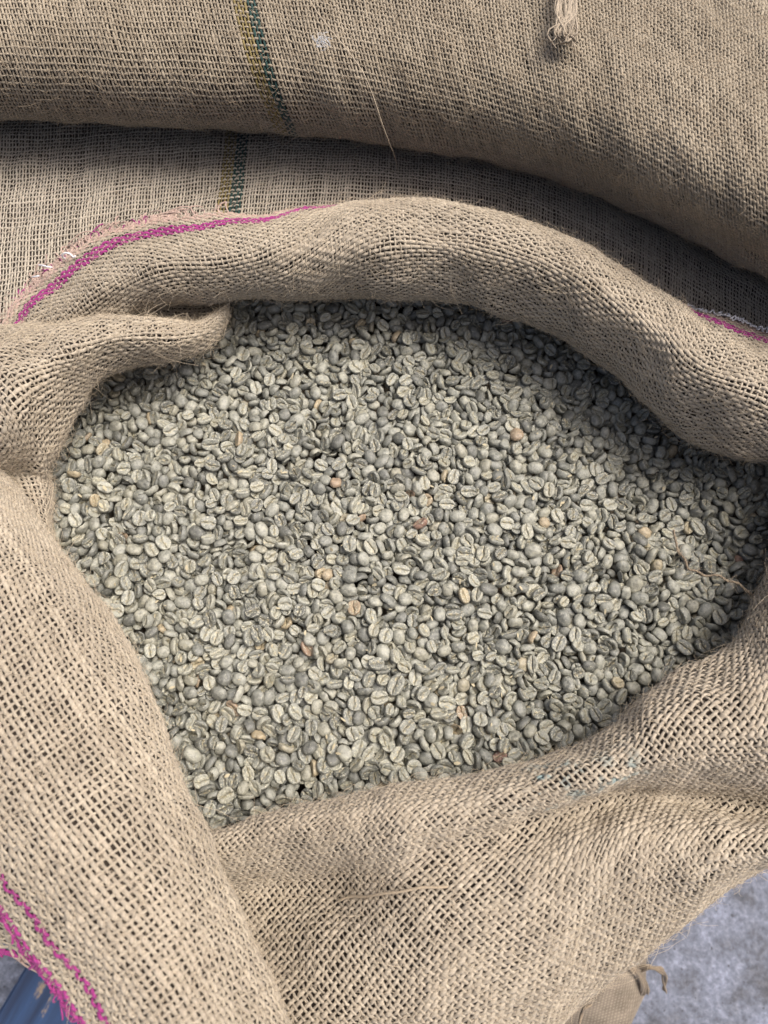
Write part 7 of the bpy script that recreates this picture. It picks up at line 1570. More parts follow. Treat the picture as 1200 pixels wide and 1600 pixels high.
74,88,151,15,-31,15,-37,36,-734,224,-111,-60,1,51,4,917,-235,-68,-54,-10,-6,53,-71,-392,-14,23,18,38,72,258,-647,-54,2,-3,-56,7,-870,424,-172,-20,-5,-24,74,220,-491,-45,16,-14,-13,45,-459,-666,-87,31,-5,-36,
4,-826,-111,-73,-58,0,-35,54,-278,-511,-28,3,10,13,75,812,20,-102,22,14,2,65,861,-76,-67,2,-2,47,63,47,-53,34,0,-9,-15,45,589,-275,-53,31,7,30,58,624,-141,-43,-7,0,-43,47,87,618,-29,20,10,-30,
33,-504,566,-51,44,-20,-40,45,-451,391,-70,0,-17,32,3,-452,-377,-16,12,23,-31,4,-599,77,-44,10,-6,47,74,671,-209,-33,-6,-2,-43,3,229,466,-13,20,3,-58,62,-504,593,-51,-2,11,-59,5,367,101,-7,-60,4,-7,
26,-195,-388,-45,-12,-10,-5,63,-741,-262,-17,0,0,-19,76,-16,142,27,19,18,-51,76,-129,602,-57,-40,5,-38,75,-416,-17,-8,-48,11,25,24,455,-330,-35,31,1,26,35,-779,338,-104,-23,-18,-27,16,-184,155,-4,-2,-6,54,
4,-854,521,-125,19,-19,-33,47,-47,482,-36,48,-8,-36,76,168,486,-42,-21,18,-41,15,340,39,34,1,11,29,34,-79,-612,-21,-4,3,9,5,1088,-47,-78,-48,10,14,64,-186,-232,11,-13,2,31,27,-269,57,-23,46,1,-14,
24,504,-485,-42,-19,-3,38,67,412,49,-1,1,0,-45,74,-628,-17,-22,11,4,35,54,-186,69,7,-54,-4,-32,33,-4,-110,11,-12,5,-3,32,-565,52,-17,-43,-7,19,24,-178,-424,-15,17,7,19,35,111,-395,2,7,11,-55,
23,100,63,19,4,1,-49,77,942,-20,-75,-3,2,39,75,28,636,-44,9,12,22,76,923,228,-190,-18,2,-26,4,24,126,44,8,5,-4,15,-316,-512,-23,-6,9,-31,63,-428,-146,-53,17,-6,-35,75,300,-213,35,6,3,28,
36,-463,-520,-43,7,-8,-36,55,-177,-579,-41,7,-3,-57,14,-221,141,-14,-12,1,50,67,928,141,-136,-40,22,42,3,449,-411,-45,0,2,-45,25,711,194,-109,-10,4,0,15,-852,-42,-57,52,5,-25,65,-681,-74,-49,5,-1,-12,
15,-545,499,-76,2,3,2,14,326,209,-19,3,-25,22,24,552,486,-75,-53,3,11,14,627,225,-63,10,3,25,36,826,115,-146,-53,-5,-6,15,151,5,24,-50,-4,32,64,489,-89,-32,12,11,-2,55,449,-124,-13,-3,3,-23,
32,514,-98,-27,-48,3,-12,35,442,118,-27,-33,22,57,14,647,391,-132,15,0,9,34,-494,82,-25,-4,-8,36,42,956,-139,-88,9,8,-18,45,341,-407,-60,0,-2,23,2,315,102,-7,-20,9,-24,54,-433,-503,-49,-14,-1,27,
4,507,204,-42,47,-10,45,22,225,197,15,-25,-1,21,14,-518,351,-51,8,-5,26,15,-238,101,-52,59,-1,-8,74,-279,36,-39,58,2,13,53,-573,-395,-66,-3,-1,29,15,-136,-233,31,3,0,0,37,45,-368,0,-7,1,52,
35,-551,-403,-30,-5,-7,23,65,52,-414,10,-3,-8,-15,24,-69,-545,-26,-59,-7,23,35,295,-236,1,-6,-5,-59,19,517,-162,-53,9,-2,36,45,-858,43,-38,44,18,-32,3,136,373,-8,-11,2,18,24,219,14,1,6,-2,53,
4,-578,-241,-28,4,4,-42,6,-617,-368,-61,-2,-2,17,75,-492,59,-10,7,4,-24,14,53,-296,11,16,3,-15,2,-140,-739,3,18,12,-25,35,-431,-650,-82,15,7,-31,46,587,262,-86,0,-5,-49,76,-570,8,-66,59,0,35,
13,-20,-121,-9,6,-3,50,5,-563,-189,-56,8,-10,-3,4,631,402,-82,20,-12,0,13,-836,-9,-63,-30,0,-32,25,947,-102,-92,7,0,34,42,-579,288,-46,-1,-13,19,55,-111,151,5,55,8,33,3,660,-438,-37,17,9,21,
3,498,308,-37,7,6,0,5,528,-220,-38,32,25,-48,74,385,-20,4,-59,6,33,16,-181,631,-61,-5,1,-39,15,829,50,-160,-10,-5,-17,25,453,-480,-51,-2,-1,-13,25,-351,-644,-32,1,5,54,14,133,89,-2,59,3,-7,
34,-571,179,-63,60,3,53,12,99,-305,-7,-15,-3,32,11,22,-274,-2,1,-11,1,15,719,18,-110,3,4,50,32,-287,535,-56,-30,-15,-52,5,-642,540,-88,7,6,-29,31,-98,-675,-57,-30,-15,-10,65,109,-121,32,0,-4,11,
25,3,-207,-9,-10,6,7,14,354,-623,-27,-7,16,1,12,-217,-711,-36,13,-2,47,14,-802,508,-175,56,-4,-56,24,-622,-448,-42,5,-3,8,5,237,-661,-43,18,7,-18,6,-509,629,-55,-11,1,-31,26,1077,217,-86,59,1,-45,
25,-639,-261,-48,31,-11,-43,26,-480,230,-21,18,5,25,65,-315,-528,-78,-60,-1,-52,2,-917,228,-70,46,9,-28,15,817,135,-172,2,2,-21,15,-14,188,12,0,13,30,6,684,-235,-58,-18,0,25,3,1074,137,-115,56,-3,13,
2,656,243,-69,-4,5,25,45,-440,-540,-54,-1,2,-37,20,-608,-404,-69,4,1,-58,54,-47,-140,13,-55,-7,-46,23,-303,289,-19,13,1,6,44,214,134,11,4,-9,-4,46,-47,-279,-8,19,0,17,54,-84,-518,-13,-48,-12,13,
65,591,-353,-38,2,-2,-56,75,-698,-230,-55,-5,2,-31,5,965,-7,-64,18,4,-8,65,1140,60,-66,-22,0,-20,25,592,-388,-34,-5,3,18,15,629,136,-80,-59,-6,1,5,-422,266,-13,8,-2,-27,3,276,-572,-36,-59,0,-59,
34,-447,617,-61,-2,-7,-53,27,250,-28,16,-1,-2,-24,33,657,-242,-46,-19,-15,9,46,-171,-338,-32,8,4,15,12,-773,175,-31,-7,6,14,76,-201,-63,12,2,2,53,27,-332,-324,-11,11,12,11,36,369,-216,5,21,5,-51,
45,332,-377,-14,-3,8,58,65,306,284,14,-23,6,-25,43,62,569,-30,-56,-15,31,25,-400,390,-54,10,-12,-14,54,233,-603,-42,45,-17,-50,65,789,173,-172,12,-3,35,42,72,-170,-10,58,12,-17,53,-288,451,-3,35,-6,-40,
53,52,142,11,1,-1,-56,34,138,580,-25,7,5,22,13,698,-4,-86,-27,-21,7,35,-303,211,-17,8,5,23,36,-725,15,-18,-1,8,-44,16,1148,155,-31,-32,-4,27,6,-973,131,-65,-59,0,34,17,-849,89,-64,38,-8,5,
51,-922,111,-30,-8,-9,30,5,329,-339,-39,-59,-9,-40,65,-759,253,-91,-2,-9,29,13,441,266,-40,-5,-26,1,74,510,-217,-17,-12,24,-30,63,-577,451,-71,11,-1,-32,14,-337,25,3,-8,3,-4,14,424,264,-37,-27,15,-42,
21,-827,-53,-33,-19,-1,32,76,464,138,-38,-20,12,-23,25,544,-434,-48,-59,1,-31,13,1037,137,-135,-54,-1,-30,54,-296,-610,-54,28,-7,-45,5,846,142,-162,-21,12,32,4,-249,-519,-46,-55,0,-44,45,669,191,-107,7,17,54,
32,-216,69,7,-50,7,-17,32,-622,216,-46,58,-3,-11,47,843,14,-124,-55,-10,-17,73,218,-513,-20,2,-5,-5,46,733,-451,8,-44,0,-30,75,320,-297,-12,16,-1,-19,53,-944,106,-17,13,11,-5,56,442,484,-29,3,-6,-41,
27,262,260,-27,16,2,-33,35,-305,6,0,-9,8,-24,3,340,-240,-8,-8,8,-33,55,-259,286,-24,5,-4,-5,23,301,-62,13,2,-1,59,4,-452,-107,-53,-6,-13,21,75,-312,-25,-11,-29,0,-20,12,-276,471,-3,-24,10,28,
75,-712,-153,-36,56,16,-34,17,110,550,-19,7,4,-51,2,397,195,-19,-3,3,-6,35,-930,276,-45,-46,7,21,74,-89,-569,-18,-7,3,-5,11,337,-157,4,50,-3,-34,15,-105,-323,2,-60,5,26,62,5,-318,-23,-59,-1,-14,
34,319,-433,-36,0,9,12,35,767,-230,-53,-23,13,32,2,88,-75,-7,7,0,-11,2,-390,79,-8,-54,9,-6,14,-784,451,-156,-54,-4,-46,34,-589,-428,-59,-46,-11,-28,23,-621,399,-84,48,-3,-58,12,822,64,-130,45,-15,-35,
10,996,-9,-91,-8,12,32,65,704,-69,-85,6,3,36,14,-543,-117,-36,0,-6,41,4,-454,-725,-57,17,-12,-16,35,-358,-709,-50,60,2,26,76,784,322,-140,9,10,-40,33,-337,-394,-38,8,-3,30,73,-162,278,-32,43,5,-54,
21,22,10,20,-6,-12,-31,25,84,-199,-28,-59,0,-49,15,-487,300,-23,-5,6,15,45,628,-352,-45,20,-2,32,14,848,297,-165,14,7,19,63,541,422,-87,6,14,-32,46,-916,-51,4,-39,-7,-29,33,-406,-192,-49,13,3,16,
45,295,247,-7,39,-6,0,44,248,48,-4,-36,7,-30,25,593,224,-80,2,-3,43,34,151,-664,-40,6,-1,6,47,-328,131,-30,-10,-6,-49,34,-184,-310,-30,50,-2,-4,45,520,353,-76,13,-15,-24,44,744,285,-135,11,-20,28,
44,348,221,-46,31,-1,35,15,1044,223,-82,1,-10,-51,16,-159,-556,-55,1,1,52,55,-473,454,-94,10,6,-13,15,1121,2,-87,33,-5,-2,41,-359,405,-55,-15,23,34,36,-386,-537,-52,-45,-13,21,11,704,-35,-77,-17,-2,-22,
15,-544,463,-78,-1,0,-21,45,80,341,-48,58,3,23,55,-259,551,-45,4,-1,1,14,-20,-73,-1,3,5,0,35,104,-622,-65,-19,-3,31,75,-401,-608,-74,0,-1,10,7,-477,535,-59,-12,8,-46,64,-406,172,-26,10,2,8,
34,271,-456,-44,-6,5,-52,76,588,-321,-45,8,4,44,15,-292,-199,-26,-57,2,-33,34,797,-117,-68,-1,2,21,4,-965,206,-31,-26,8,-20,15,207,559,-54,31,3,30,16,-877,17,-70,-56,10,6,33,-575,-446,-71,57,-2,21,
22,-529,37,-13,12,-1,44,34,-638,386,-107,2,10,20,5,179,14,10,1,0,39,53,385,-559,-74,1,-2,-39,75,-565,141,-46,-3,0,28,52,641,-464,-33,1,11,4,25,-148,633,-75,-1,-2,-11,56,1065,-178,-29,-7,2,-43,
33,-39,-661,-27,-6,-8,-47,63,-153,-652,-51,-1,0,-27,33,225,142,-16,-2,-14,11,55,-539,171,-36,-9,-2,11,6,-431,-356,-29,-18,-3,-11,4,-256,578,-38,-3,-1,55,23,757,-369,-81,-7,-1,-43,32,911,-88,-90,12,9,-5,
36,1045,183,-107,-9,7,18,54,-216,-646,-56,54,-1,-36,14,474,-556,-62,4,0,-55,4,-547,-516,-55,4,4,29,35,-715,534,-143,-25,12,-3,15,-445,-783,-46,-3,2,-36,4,207,422,-55,-58,2,-50,47,-657,55,-55,28,17,0,
34,-408,-691,-85,-2,0,39,15,177,-610,-57,-1,-4,28,78,949,-314,-91,60,1,53,57,1000,-234,-81,-8,-2,-31,6,-480,-706,-56,-3,4,-55,17,-17,-681,-64,57,-3,-32,26,-564,596,-15,-1,5,-30,4,-649,560,-51,-24,2,24,
74,697,120,-118,25,21,-5,25,1005,14,-100,-20,-18,34,74,196,277,-5,29,23,26,33,-474,108,-14,-2,-20,45,54,715,79,-113,19,16,-57,26,335,84,9,-53,-3,37,23,-137,-327,3,1,9,-32,44,-843,-135,-5,11,-10,-41,
31,375,72,1,-55,-18,2,74,-247,-336,6,4,8,-32,63,542,16,-25,-57,0,-16,33,-240,-152,-3,-59,-1,-13,17,-741,-276,25,1,3,-4,36,-221,12,-4,-21,-2,-13,23,-524,440,-51,9,-6,28,74,-757,337,-91,30,-3,-9,
43,-514,381,-74,-10,3,-26,17,755,-147,-60,0,-1,-8,76,-883,517,-136,-24,13,-7,23,-580,-202,-38,1,4,-34,6,906,214,-191,21,11,31,35,-149,-518,-60,6,6,-34,55,-97,-362,-9,17,15,22,35,244,-563,-47,54,16,41,
56,-62,565,-22,-8,6,-49,72,-371,-311,-33,-6,-19,48,32,368,415,-17,0,-2,-2,4,-474,270,-18,-9,-2,-49,35,-124,643,-40,0,-6,-26,5,-318,515,-58,-4,4,-51,74,380,-357,-65,59,-2,33,64,533,59,-18,0,-4,-26,
76,-389,553,-73,-18,13,38,16,470,-457,-31,7,-10,-7,13,-608,366,-80,9,-11,56,36,855,35,-120,38,-19,-23,55,-355,-324,-39,-10,7,-27,43,-831,254,-90,-17,6,35,17,-679,311,-79,7,2,39,55,5,218,4,-7,-3,-14,
2,-812,104,-44,34,8,30,14,-143,38,-3,0,-10,-36,7,-88,432,-22,3,-7,-43,5,213,-335,-24,-60,-8,-30,5,409,-576,-44,3,-10,-24,16,102,485,-27,18,-2,30,5,750,-179,-43,19,12,-4,14,237,250,-11,-8,2,-52,
9,-661,469,-160,-58,2,-42,15,-131,494,-30,7,3,14,74,-508,527,-90,-43,25,-34,63,-111,634,-90,-59,-2,-17,34,265,95,-8,0,-14,32,42,-232,-190,5,-17,-3,2,24,548,314,-81,26,-10,34,35,1029,-109,-85,0,-1,-52,
54,848,232,-135,18,-3,22,15,-317,-333,-34,-31,-7,16,34,930,8,-118,60,6,-52,55,10,137,11,0,-2,21,62,-393,-111,-38,-51,-12,42,56,-638,101,-41,52,3,28,43,-922,-21,-60,4,-5,-28,42,-691,464,-133,-29,11,27,
46,-530,139,-32,-60,3,-58,48,263,17,-3,-58,-2,-54,5,-622,-191,-37,56,-5,49,36,-352,431,-30,-9,2,25,36,-625,186,-68,7,3,-17,4,588,-440,-51,60,-2,50,4,1117,125,-82,-31,-1,-14,73,-450,-79,-60,-1,3,-58,
14,249,391,-28,2,-2,45,35,467,-110,-34,4,-2,34,45,-472,-357,-24,-19,23,-53,15,12,-619,-69,5,-1,18,24,-252,-279,-23,-1,0,-15,76,405,457,-53,-52,-11,46,25,-926,488,-138,2,-6,-35,23,776,217,-164,8,5,29,
74,-520,472,-82,-9,12,52,15,506,39,-54,-58,-1,37,13,-427,580,-53,-56,3,-54,56,653,222,-87,0,-1,21,57,-408,-289,-50,-1,-5,-17,17,466,21,-24,-17,-2,-18,46,683,388,-136,-1,2,-22,15,100,-450,-12,11,-3,-43,
25,433,-146,-19,-10,7,-16,76,-793,180,-69,2,3,7,74,-804,538,-146,-52,-7,8,33,431,28,2,-5,2,11,45,145,-361,-16,-58,-2,35,15,622,-61,-79,-4,-1,37,6,-864,222,-84,7,-4,-53,2,209,-237,-18,-59,1,-20,
45,-36,162,21,-10,-5,53,15,-458,-318,-41,-5,2,39,56,6,689,2,-16,4,-14,13,-444,-787,-11,-3,2,-39,25,-496,-154,-68,-4,-1,-38,5,776,136,-150,-26,-13,-43,35,-344,467,-42,8,-4,36,4,609,-240,-37,59,1,-15,
44,1076,-35,-108,59,-2,18,52,-573,89,-57,51,-2,16,0,95,451,-13,16,4,38,6,368,-331,-28,-7,0,8,25,-396,668,-60,-5,0,-19,17,848,-390,-41,-4,-2,29,55,-539,-243,-58,28,1,-3,6,-699,-274,-57,-3,0,-59,
17,-454,506,-88,-6,-3,23,67,-166,381,-25,0,1,-6,56,-778,-231,-64,3,-4,22,67,-103,713,17,-8,4,-11,15,366,-150,4,-2,-1,26,53,-108,215,-4,-5,3,26,75,203,-7,23,-1,12,-43,44,18,91,24,-32,1,27,
14,380,13,-19,1,2,23,46,231,-270,0,-7,0,-27,73,-589,383,-89,-18,4,-26,56,-122,387,-31,-11,1,-13,24,-261,509,-49,2,1,24,7,-304,-300,-14,-3,-11,46,72,-389,272,-3,-1,4,28,27,-71,-234,1,0,-1,58,
76,-200,458,1,-8,-10,29,16,308,-15,-17,59,3,13,74,-412,415,-44,-54,2,-21,54,179,-196,-10,-2,-6,12,17,222,559,-37,10,-18,-23,11,-357,642,-23,-27,5,-54,14,675,424,-122,-29,16,-16,75,384,-74,-7,1,-3,-54,
5,626,508,8,-3,-1,58,4,297,-603,-49,-1,-2,-27,14,-410,-441,-38,-1,1,-35,64,180,-459,-43,-8,0,-34,45,376,557,-66,-58,0,57,72,-462,-449,-33,38,-3,34,43,1119,50,-90,-4,1,47,72,554,-551,-26,5,3,37,
65,-750,60,-50,-10,1,5,42,161,-27,7,0,0,25,43,-291,355,-40,-9,-5,-22,57,337,-595,-62,0,2,58,35,-390,-640,-68,51,4,4,5,344,-279,-18,3,-2,18,45,664,-114,-79,-2,6,40,15,31,502,-26,-4,1,40,
45,980,-284,-68,39,-7,33,46,-655,-241,-53,-8,-2,33,35,325,245,-15,-1,11,-43,15,1010,130,-117,13,5,-31,13,7,45,17,2,1,-36,5,934,-198,-69,29,1,-42,35,-412,584,-70,-4,3,28,45,331,475,-32,28,9,-22,
17,222,97,-29,-59,3,14,15,-493,280,-59,-3,3,42,15,-81,-484,-58,-57,2,-31,16,170,-289,-10,-4,1,43,24,1042,-78,-105,31,1,42,14,-330,420,-41,-9,-8,-8,33,-365,174,-33,0,-4,-53,63,-768,513,-154,20,13,-47,
55,-328,662,-52,-56,0,47,26,525,-84,-35,5,-11,19,34,470,497,-80,-10,1,-39,4,-122,-270,-8,16,1,49,63,-109,369,-17,-60,4,-9,34,595,-26,-84,-59,-3,45,41,926,261,-185,-59,20,0,14,-287,-681,-54,-1,4,31,
73,-122,-401,-46,-11,11,-56,73,-362,-652,-76,5,-4,-31,24,1099,-121,-78,-3,-5,39,4,1154,146,-83,5,-1,24,23,-424,-779,-86,-30,-5,-20,78,382,-596,-57,4,0,5,66,546,459,-106,-8,0,-42,37,726,55,-116,-19,9,33,
44,-789,387,-108,-6,-2,50,26,830,-374,-36,-45,-9,-21,4,796,-233,-62,3,2,-42,12,-673,-91,-11,12,4,33,16,33,469,-41,39,-6,41,15,-349,302,-34,55,11,-23,62,463,-586,-37,3,-5,-51,5,1050,-29,-88,55,5,22,
23,112,141,17,-6,-1,4,14,-496,407,-71,19,3,25,22,-487,584,-76,-10,1,39,45,408,-50,4,-45,2,-59,55,588,57,-57,-8,-3,-55,51,500,372,-35,3,-3,-42,15,-723,-236,-34,-58,-4,10,22,-597,163,-56,14,0,-22,
63,-22,220,11,-6,3,25,43,871,-150,-69,4,4,12,6,-224,-455,-30,3,-4,-22,66,-333,172,-21,-51,3,-30,6,-350,-436,-45,2,0,20,25,-562,-472,-42,-2,-9,-58,23,-87,69,6,12,-5,43,34,48,-264,-9,0,-1,-31,
6,-406,52,-22,6,-2,-2,12,-281,316,-22,59,5,60,44,-268,-397,-59,-15,-6,-52,15,944,-162,-62,19,-21,38,5,-128,239,21,-34,-2,41,32,493,466,-57,17,-21,-13,75,-409,531,-45,5,6,-50,17,-29,318,-33,0,2,-11,
34,59,222,13,-15,-10,42,77,-54,204,21,-4,4,50,23,322,191,-14,-29,-2,55,25,-645,-154,-46,-3,-4,42,14,664,-321,-57,1,2,59,45,-268,433,-7,7,6,29,23,-390,-199,-27,5,-7,-46,5,940,-236,-64,-5,13,56,
64,-521,-398,-42,6,0,-12,66,-519,-5,-27,-4,0,23,32,-876,232,-50,-2,-9,-27,56,-530,307,-85,-1,2,27,13,-157,-728,-66,-59,2,0,44,-772,550,-133,-19,4,56,24,438,91,-49,60,1,28,14,-345,502,-39,-5,0,52,
65,-610,217,-68,1,4,37,34,651,26,-64,49,9,14,55,877,-60,-95,8,-3,-54,77,-712,-17,-40,-14,9,36,18,401,160,-25,-12,-12,-42,22,679,442,-80,57,13,-2,51,-43,-331,12,-1,0,-58,66,7,-352,-3,0,1,-53,
54,-737,-25,-70,1,-3,-35,75,-36,564,-32,2,3,-47,5,135,-451,-23,7,-5,37,25,855,-207,-58,5,7,-24,15,717,375,-146,7,-4,32,76,70,349,-17,54,3,19,14,237,280,-9,-19,5,42,34,-487,-536,-70,58,-2,45,
15,-613,-74,-70,-59,1,3,52,465,-360,-18,51,6,37,0,315,-613,-42,-59,8,-9,16,668,-197,-67,1,2,44,53,-94,-729,-17,-15,-8,3,46,246,-329,-30,-58,-2,23,32,974,-313,-45,45,12,33,6,-800,353,-149,34,-9,-28,
16,-510,314,-50,2,-9,60,24,-474,-260,-50,-9,7,7,35,775,286,-142,2,0,10,23,-235,182,-42,25,2,34,32,987,56,-134,-9,7,51,76,-259,-444,-55,59,14,-40,5,-208,-280,-33,-58,3,-22,33,553,-394,-35,-3,5,59,
74,-71,-120,0,-42,12,-24,54,566,-220,-52,60,-14,-24,25,-538,621,-85,59,-3,24,4,165,-389,-4,15,-18,-60,76,-498,-72,-61,4,-4,-8,53,-648,308,-68,-50,7,-50,56,817,-57,-79,58,-11,-23,3,127,479,-34,5,0,44,
75,-700,-102,-46,-2,-3,20,75,523,109,-40,-44,14,-38,4,394,268,-24,5,10,39,5,-524,-365,-56,60,-2,-7,3,-448,-283,-48,7,1,-60,54,-451,457,-49,-14,16,8,43,-471,433,-70,-23,-10,16,16,-643,-116,-64,-59,2,7,
4,-36,-356,-27,59,-2,8,43,266,-535,-61,26,4,-32,74,9,-537,-37,-45,0,-36,45,1031,98,-117,55,1,30,26,1000,-30,-106,-1,0,10,55,898,-5,-99,-5,9,17,67,-147,-607,-52,-5,-2,-35,25,-474,633,-74,59,2,-40,
4,-288,-34,-7,-3,1,25,75,1081,101,-98,4,0,-29,36,673,-450,-41,-2,-24,-6,11,-682,-157,-46,1,-1,44,74,-346,220,-36,-54,18,-56,3,-842,26,-72,-1,-1,-19,25,-32,-489,-26,-3,0,52,13,-26,-435,-11,-47,-15,-51,
74,-444,97,-24,0,0,35,65,210,390,-52,-59,2,-56,74,10,-710,-28,-6,9,16,3,898,137,-161,1,0,-30,34,179,40,43,11,7,-26,45,434,-19,-24,21,-3,38,25,656,4,-86,50,-7,-44,35,130,179,4,1,7,35,
0,-607,564,-111,-1,2,-29,64,990,151,-151,11,3,-42,35,368,296,-30,7,-6,-8,0,487,492,-62,1,7,1,35,-769,-23,-75,58,1,14,76,652,-483,-25,3,4,32,36,436,-614,-35,-54,-4,-3,13,-74,-309,-17,-1,5,-31,
5,-773,69,-83,-2,-2,51,43,953,-274,-80,-60,0,34,5,273,116,-27,-15,-2,59,22,130,-484,-30,-2,-3,60,34,-252,-692,-61,-60,-2,-3,6,541,-571,-60,7,-3,-25,35,341,547,-73,-57,1,51,74,633,-435,-49,5,-4,28,
24,963,-183,-98,-57,0,38,45,-459,-7,-39,17,-4,-6,75,-307,250,-17,10,0,-28,4,-846,435,-173,-15,11,2,32,844,-95,-94,58,-4,-19,23,797,-272,-66,0,-2,37,55,873,312,-151,-23,2,14,34,-584,-485,-57,-3,-11,-44,
7,-677,494,-113,-7,-1,-59,5,-270,-479,-66,-55,8,-44,15,97,310,-34,1,6,19,15,-632,547,-120,-9,-1,42,35,997,-178,-90,2,1,27,16,-566,-266,-74,60,0,16,14,79,-323,0,1,-5,36,53,891,-113,-54,0,-1,-37,
12,826,-280,-63,51,1,27,16,759,250,-141,1,-1,39,35,-94,-649,-58,45,-1,23,2,-933,95,-61,-2,-2,20,15,711,138,-160,-54,-5,50,13,-839,502,-165,31,20,-16,54,-693,94,-82,-6,2,54,16,136,579,-60,0,0,-44,
4,-327,-193,-19,-4,0,36,45,401,-619,-41,-50,-12,22,16,-522,-611,-76,3,0,4,6,937,-299,-54,13,-24,32,71,1137,86,-89,-5,7,-31,14,-270,-613,-55,1,5,24,3,519,385,-96,-4,2,8,3,-493,377,-40,12,-13,50,
11,1043,-120,-113,5,-1,-37,63,-569,-305,-72,-60,2,-58,25,-657,-361,-75,-6,-1,51,65,570,-151,-31,-31,-10,-6,65,-85,299,-9,-52,-4,-12,25,-804,568,-82,0,-7,41,34,-428,308,-25,1,-4,52,29,95,386,-39,59,-12,-59,
33,-595,130,-50,-58,-13,53,35,-591,562,-71,19,10,-30,15,670,2,-59,48,8,-26,35,-800,403,-158,57,11,35,14,-282,-371,-52,-1,1,-41,33,-285,-271,-22,-3,9,-8,34,612,-112,-57,7,1,25,73,-898,-3,-41,57,6,56,
25,742,367,-114,-2,6,-37,2,49,-581,-54,33,-5,28,46,530,-354,-33,6,2,29,4,164,-67,9,-2,0,42,15,-8,-410,-1,16,5,28,4,214,-568,-70,60,0,34,35,-221,-546,-50,27,14,-9,16,-673,-277,-56,45,-6,-47,
65,-369,665,-27,-5,3,3,57,-875,180,-56,-8,4,47,60,288,52,12,14,2,34,75,111,-162,-12,-31,11,20,43,-586,-32,-51,-30,-11,24,35,-356,-32,9,1,-2,-15,4,-403,517,-76,2,0,-25,22,218,-361,-33,-1,2,-27,
3,-105,-67,20,-31,-16,1,53,815,-34,-105,27,-7,-54,15,-470,349,-63,58,-5,-17,66,-975,66,-26,-19,-26,-1,73,-152,-54,25,-29,1,49,35,1,584,-61,3,-2,47,44,-750,485,-139,-19,3,-24,12,-492,-382,-28,-45,20,-58,
1,851,231,-192,21,-5,-46,15,757,216,-184,-11,-2,-30,5,-294,392,-39,-53,8,-16,7,129,-200,-21,-59,0,-23,3,979,3,-107,19,16,-3,66,892,-374,-34,7,-1,14,56,242,179,3,2,-1,-45,12,-307,-175,3,-16,0,59,
13,-717,-97,-14,13,1,54,34,132,49,15,1,-2,44,58,506,-447,-44,-57,-2,26,64,365,142,-23,-59,1,13,36,-343,59,0,3,1,50,34,416,194,-48,-7,3,39,5,958,-208,-65,46,19,-37,75,-492,-19,-24,-12,-12,-38,
74,-912,365,-134,-11,-2,-1,6,-939,46,-77,-59,-1,18,35,256,-100,21,0,-1,-1,16,-529,227,-62,-56,1,-50,5,-887,327,-134,6,-3,-55,5,-855,391,-187,-9,-4,-11,43,86,585,-53,13,17,15,35,460,523,-55,-5,-8,-3,
5,-899,478,-163,44,4,35,23,731,177,-163,5,5,19,74,432,-208,-29,3,-2,42,42,-106,-332,-26,4,1,54,13,-534,-596,-44,-11,-22,-8,3,-364,-688,-74,3,0,-26,65,492,433,-79,31,8,-39,24,765,-423,-57,-21,10,-21,
34,300,171,-7,3,-1,-34,33,444,96,2,4,7,-53,45,-332,267,-43,-1,4,-32,35,-329,-156,-16,-1,-4,9,65,237,-80,35,54,2,-40,54,-723,267,-96,-3,-1,51,34,320,-34,4,-50,-2,14,34,688,80,-96,18,-2,-28,
5,-283,-431,-63,7,1,16,35,714,-238,-61,-1,0,16,73,-72,-675,-38,-60,-3,38,12,-338,-4,-20,52,15,32,64,497,229,-54,2,2,29,15,652,324,-122,11,-13,41,45,-713,66,-55,47,7,29,55,-716,175,-85,3,2,14,
55,-601,-187,-70,1,0,2,74,-738,-283,-70,0,3,-37,37,-202,155,-36,1,1,-51,3,1043,-40,-108,0,7,42,7,-666,400,-130,-9,-5,33,5,-602,16,-43,42,6,-26,16,-253,356,-31,-6,1,51,15,-188,21,-25,-56,0,-52,
75,246,341,-32,-30,16,15,64,-426,-320,-39,-9,0,-30,66,-72,399,-49,9,1,29,4,-529,-625,-48,14,-8,4,73,988,-74,-99,4,10,-3,44,-812,68,-80,-32,4,-2,5,-824,357,-161,7,-8,-33,11,-422,510,-83,-29,-2,-28,
12,718,273,-155,-4,-17,-20,12,71,-233,19,-2,-4,-42,42,-913,517,-172,-8,-2,-3,13,548,-483,-43,3,0,35,7,-853,187,-86,60,3,-47,6,1034,-153,-86,2,10,1,26,-412,350,-83,-57,0,-45,14,-630,463,-132,-8,-6,-40,
36,550,175,-65,57,2,-5,24,-925,417,-134,-51,13,-6,46,-407,-767,-87,-59,-2,-17,43,903,-357,-86,32,5,-21,15,-349,-528,-53,5,-9,-10,34,886,31,-123,-57,-5,-26,3,888,-327,-55,-3,12,-22,23,490,-579,-63,-15,1,17,
4,-924,17,-57,16,1,-31,5,727,-414,-56,1,-1,-56,66,-811,230,-95,-1,-2,-30,55,1043,-187,-97,-5,-2,-28,73,-844,492,-157,31,-23,43,43,467,227,-53,-58,1,46,63,-662,-312,-42,-24,12,41,44,675,-28,-87,-1,2,6,
8,-75,254,-34,59,-2,-10,14,-864,-34,-70,-1,1,33,53,1013,-140,-113,3,-1,28,55,-976,90,-52,-2,0,2,44,-65,-661,-67,-7,-3,55,67,-740,-151,-38,1,0,-35,56,-929,327,-79,-31,-4,36,64,291,200,-35,-33,12,10,
24,212,-608,-52,0,0,40,33,-276,-526,-68,4,6,13,27,-697,334,-113,5,1,-57,34,763,-100,-75,7,-2,57,26,831,-242,-77,59,0,-48,5,1019,177,-132,-6,2,32,33,444,453,-64,-16,3,52,75,-274,134,-57,-59,-1,-49,
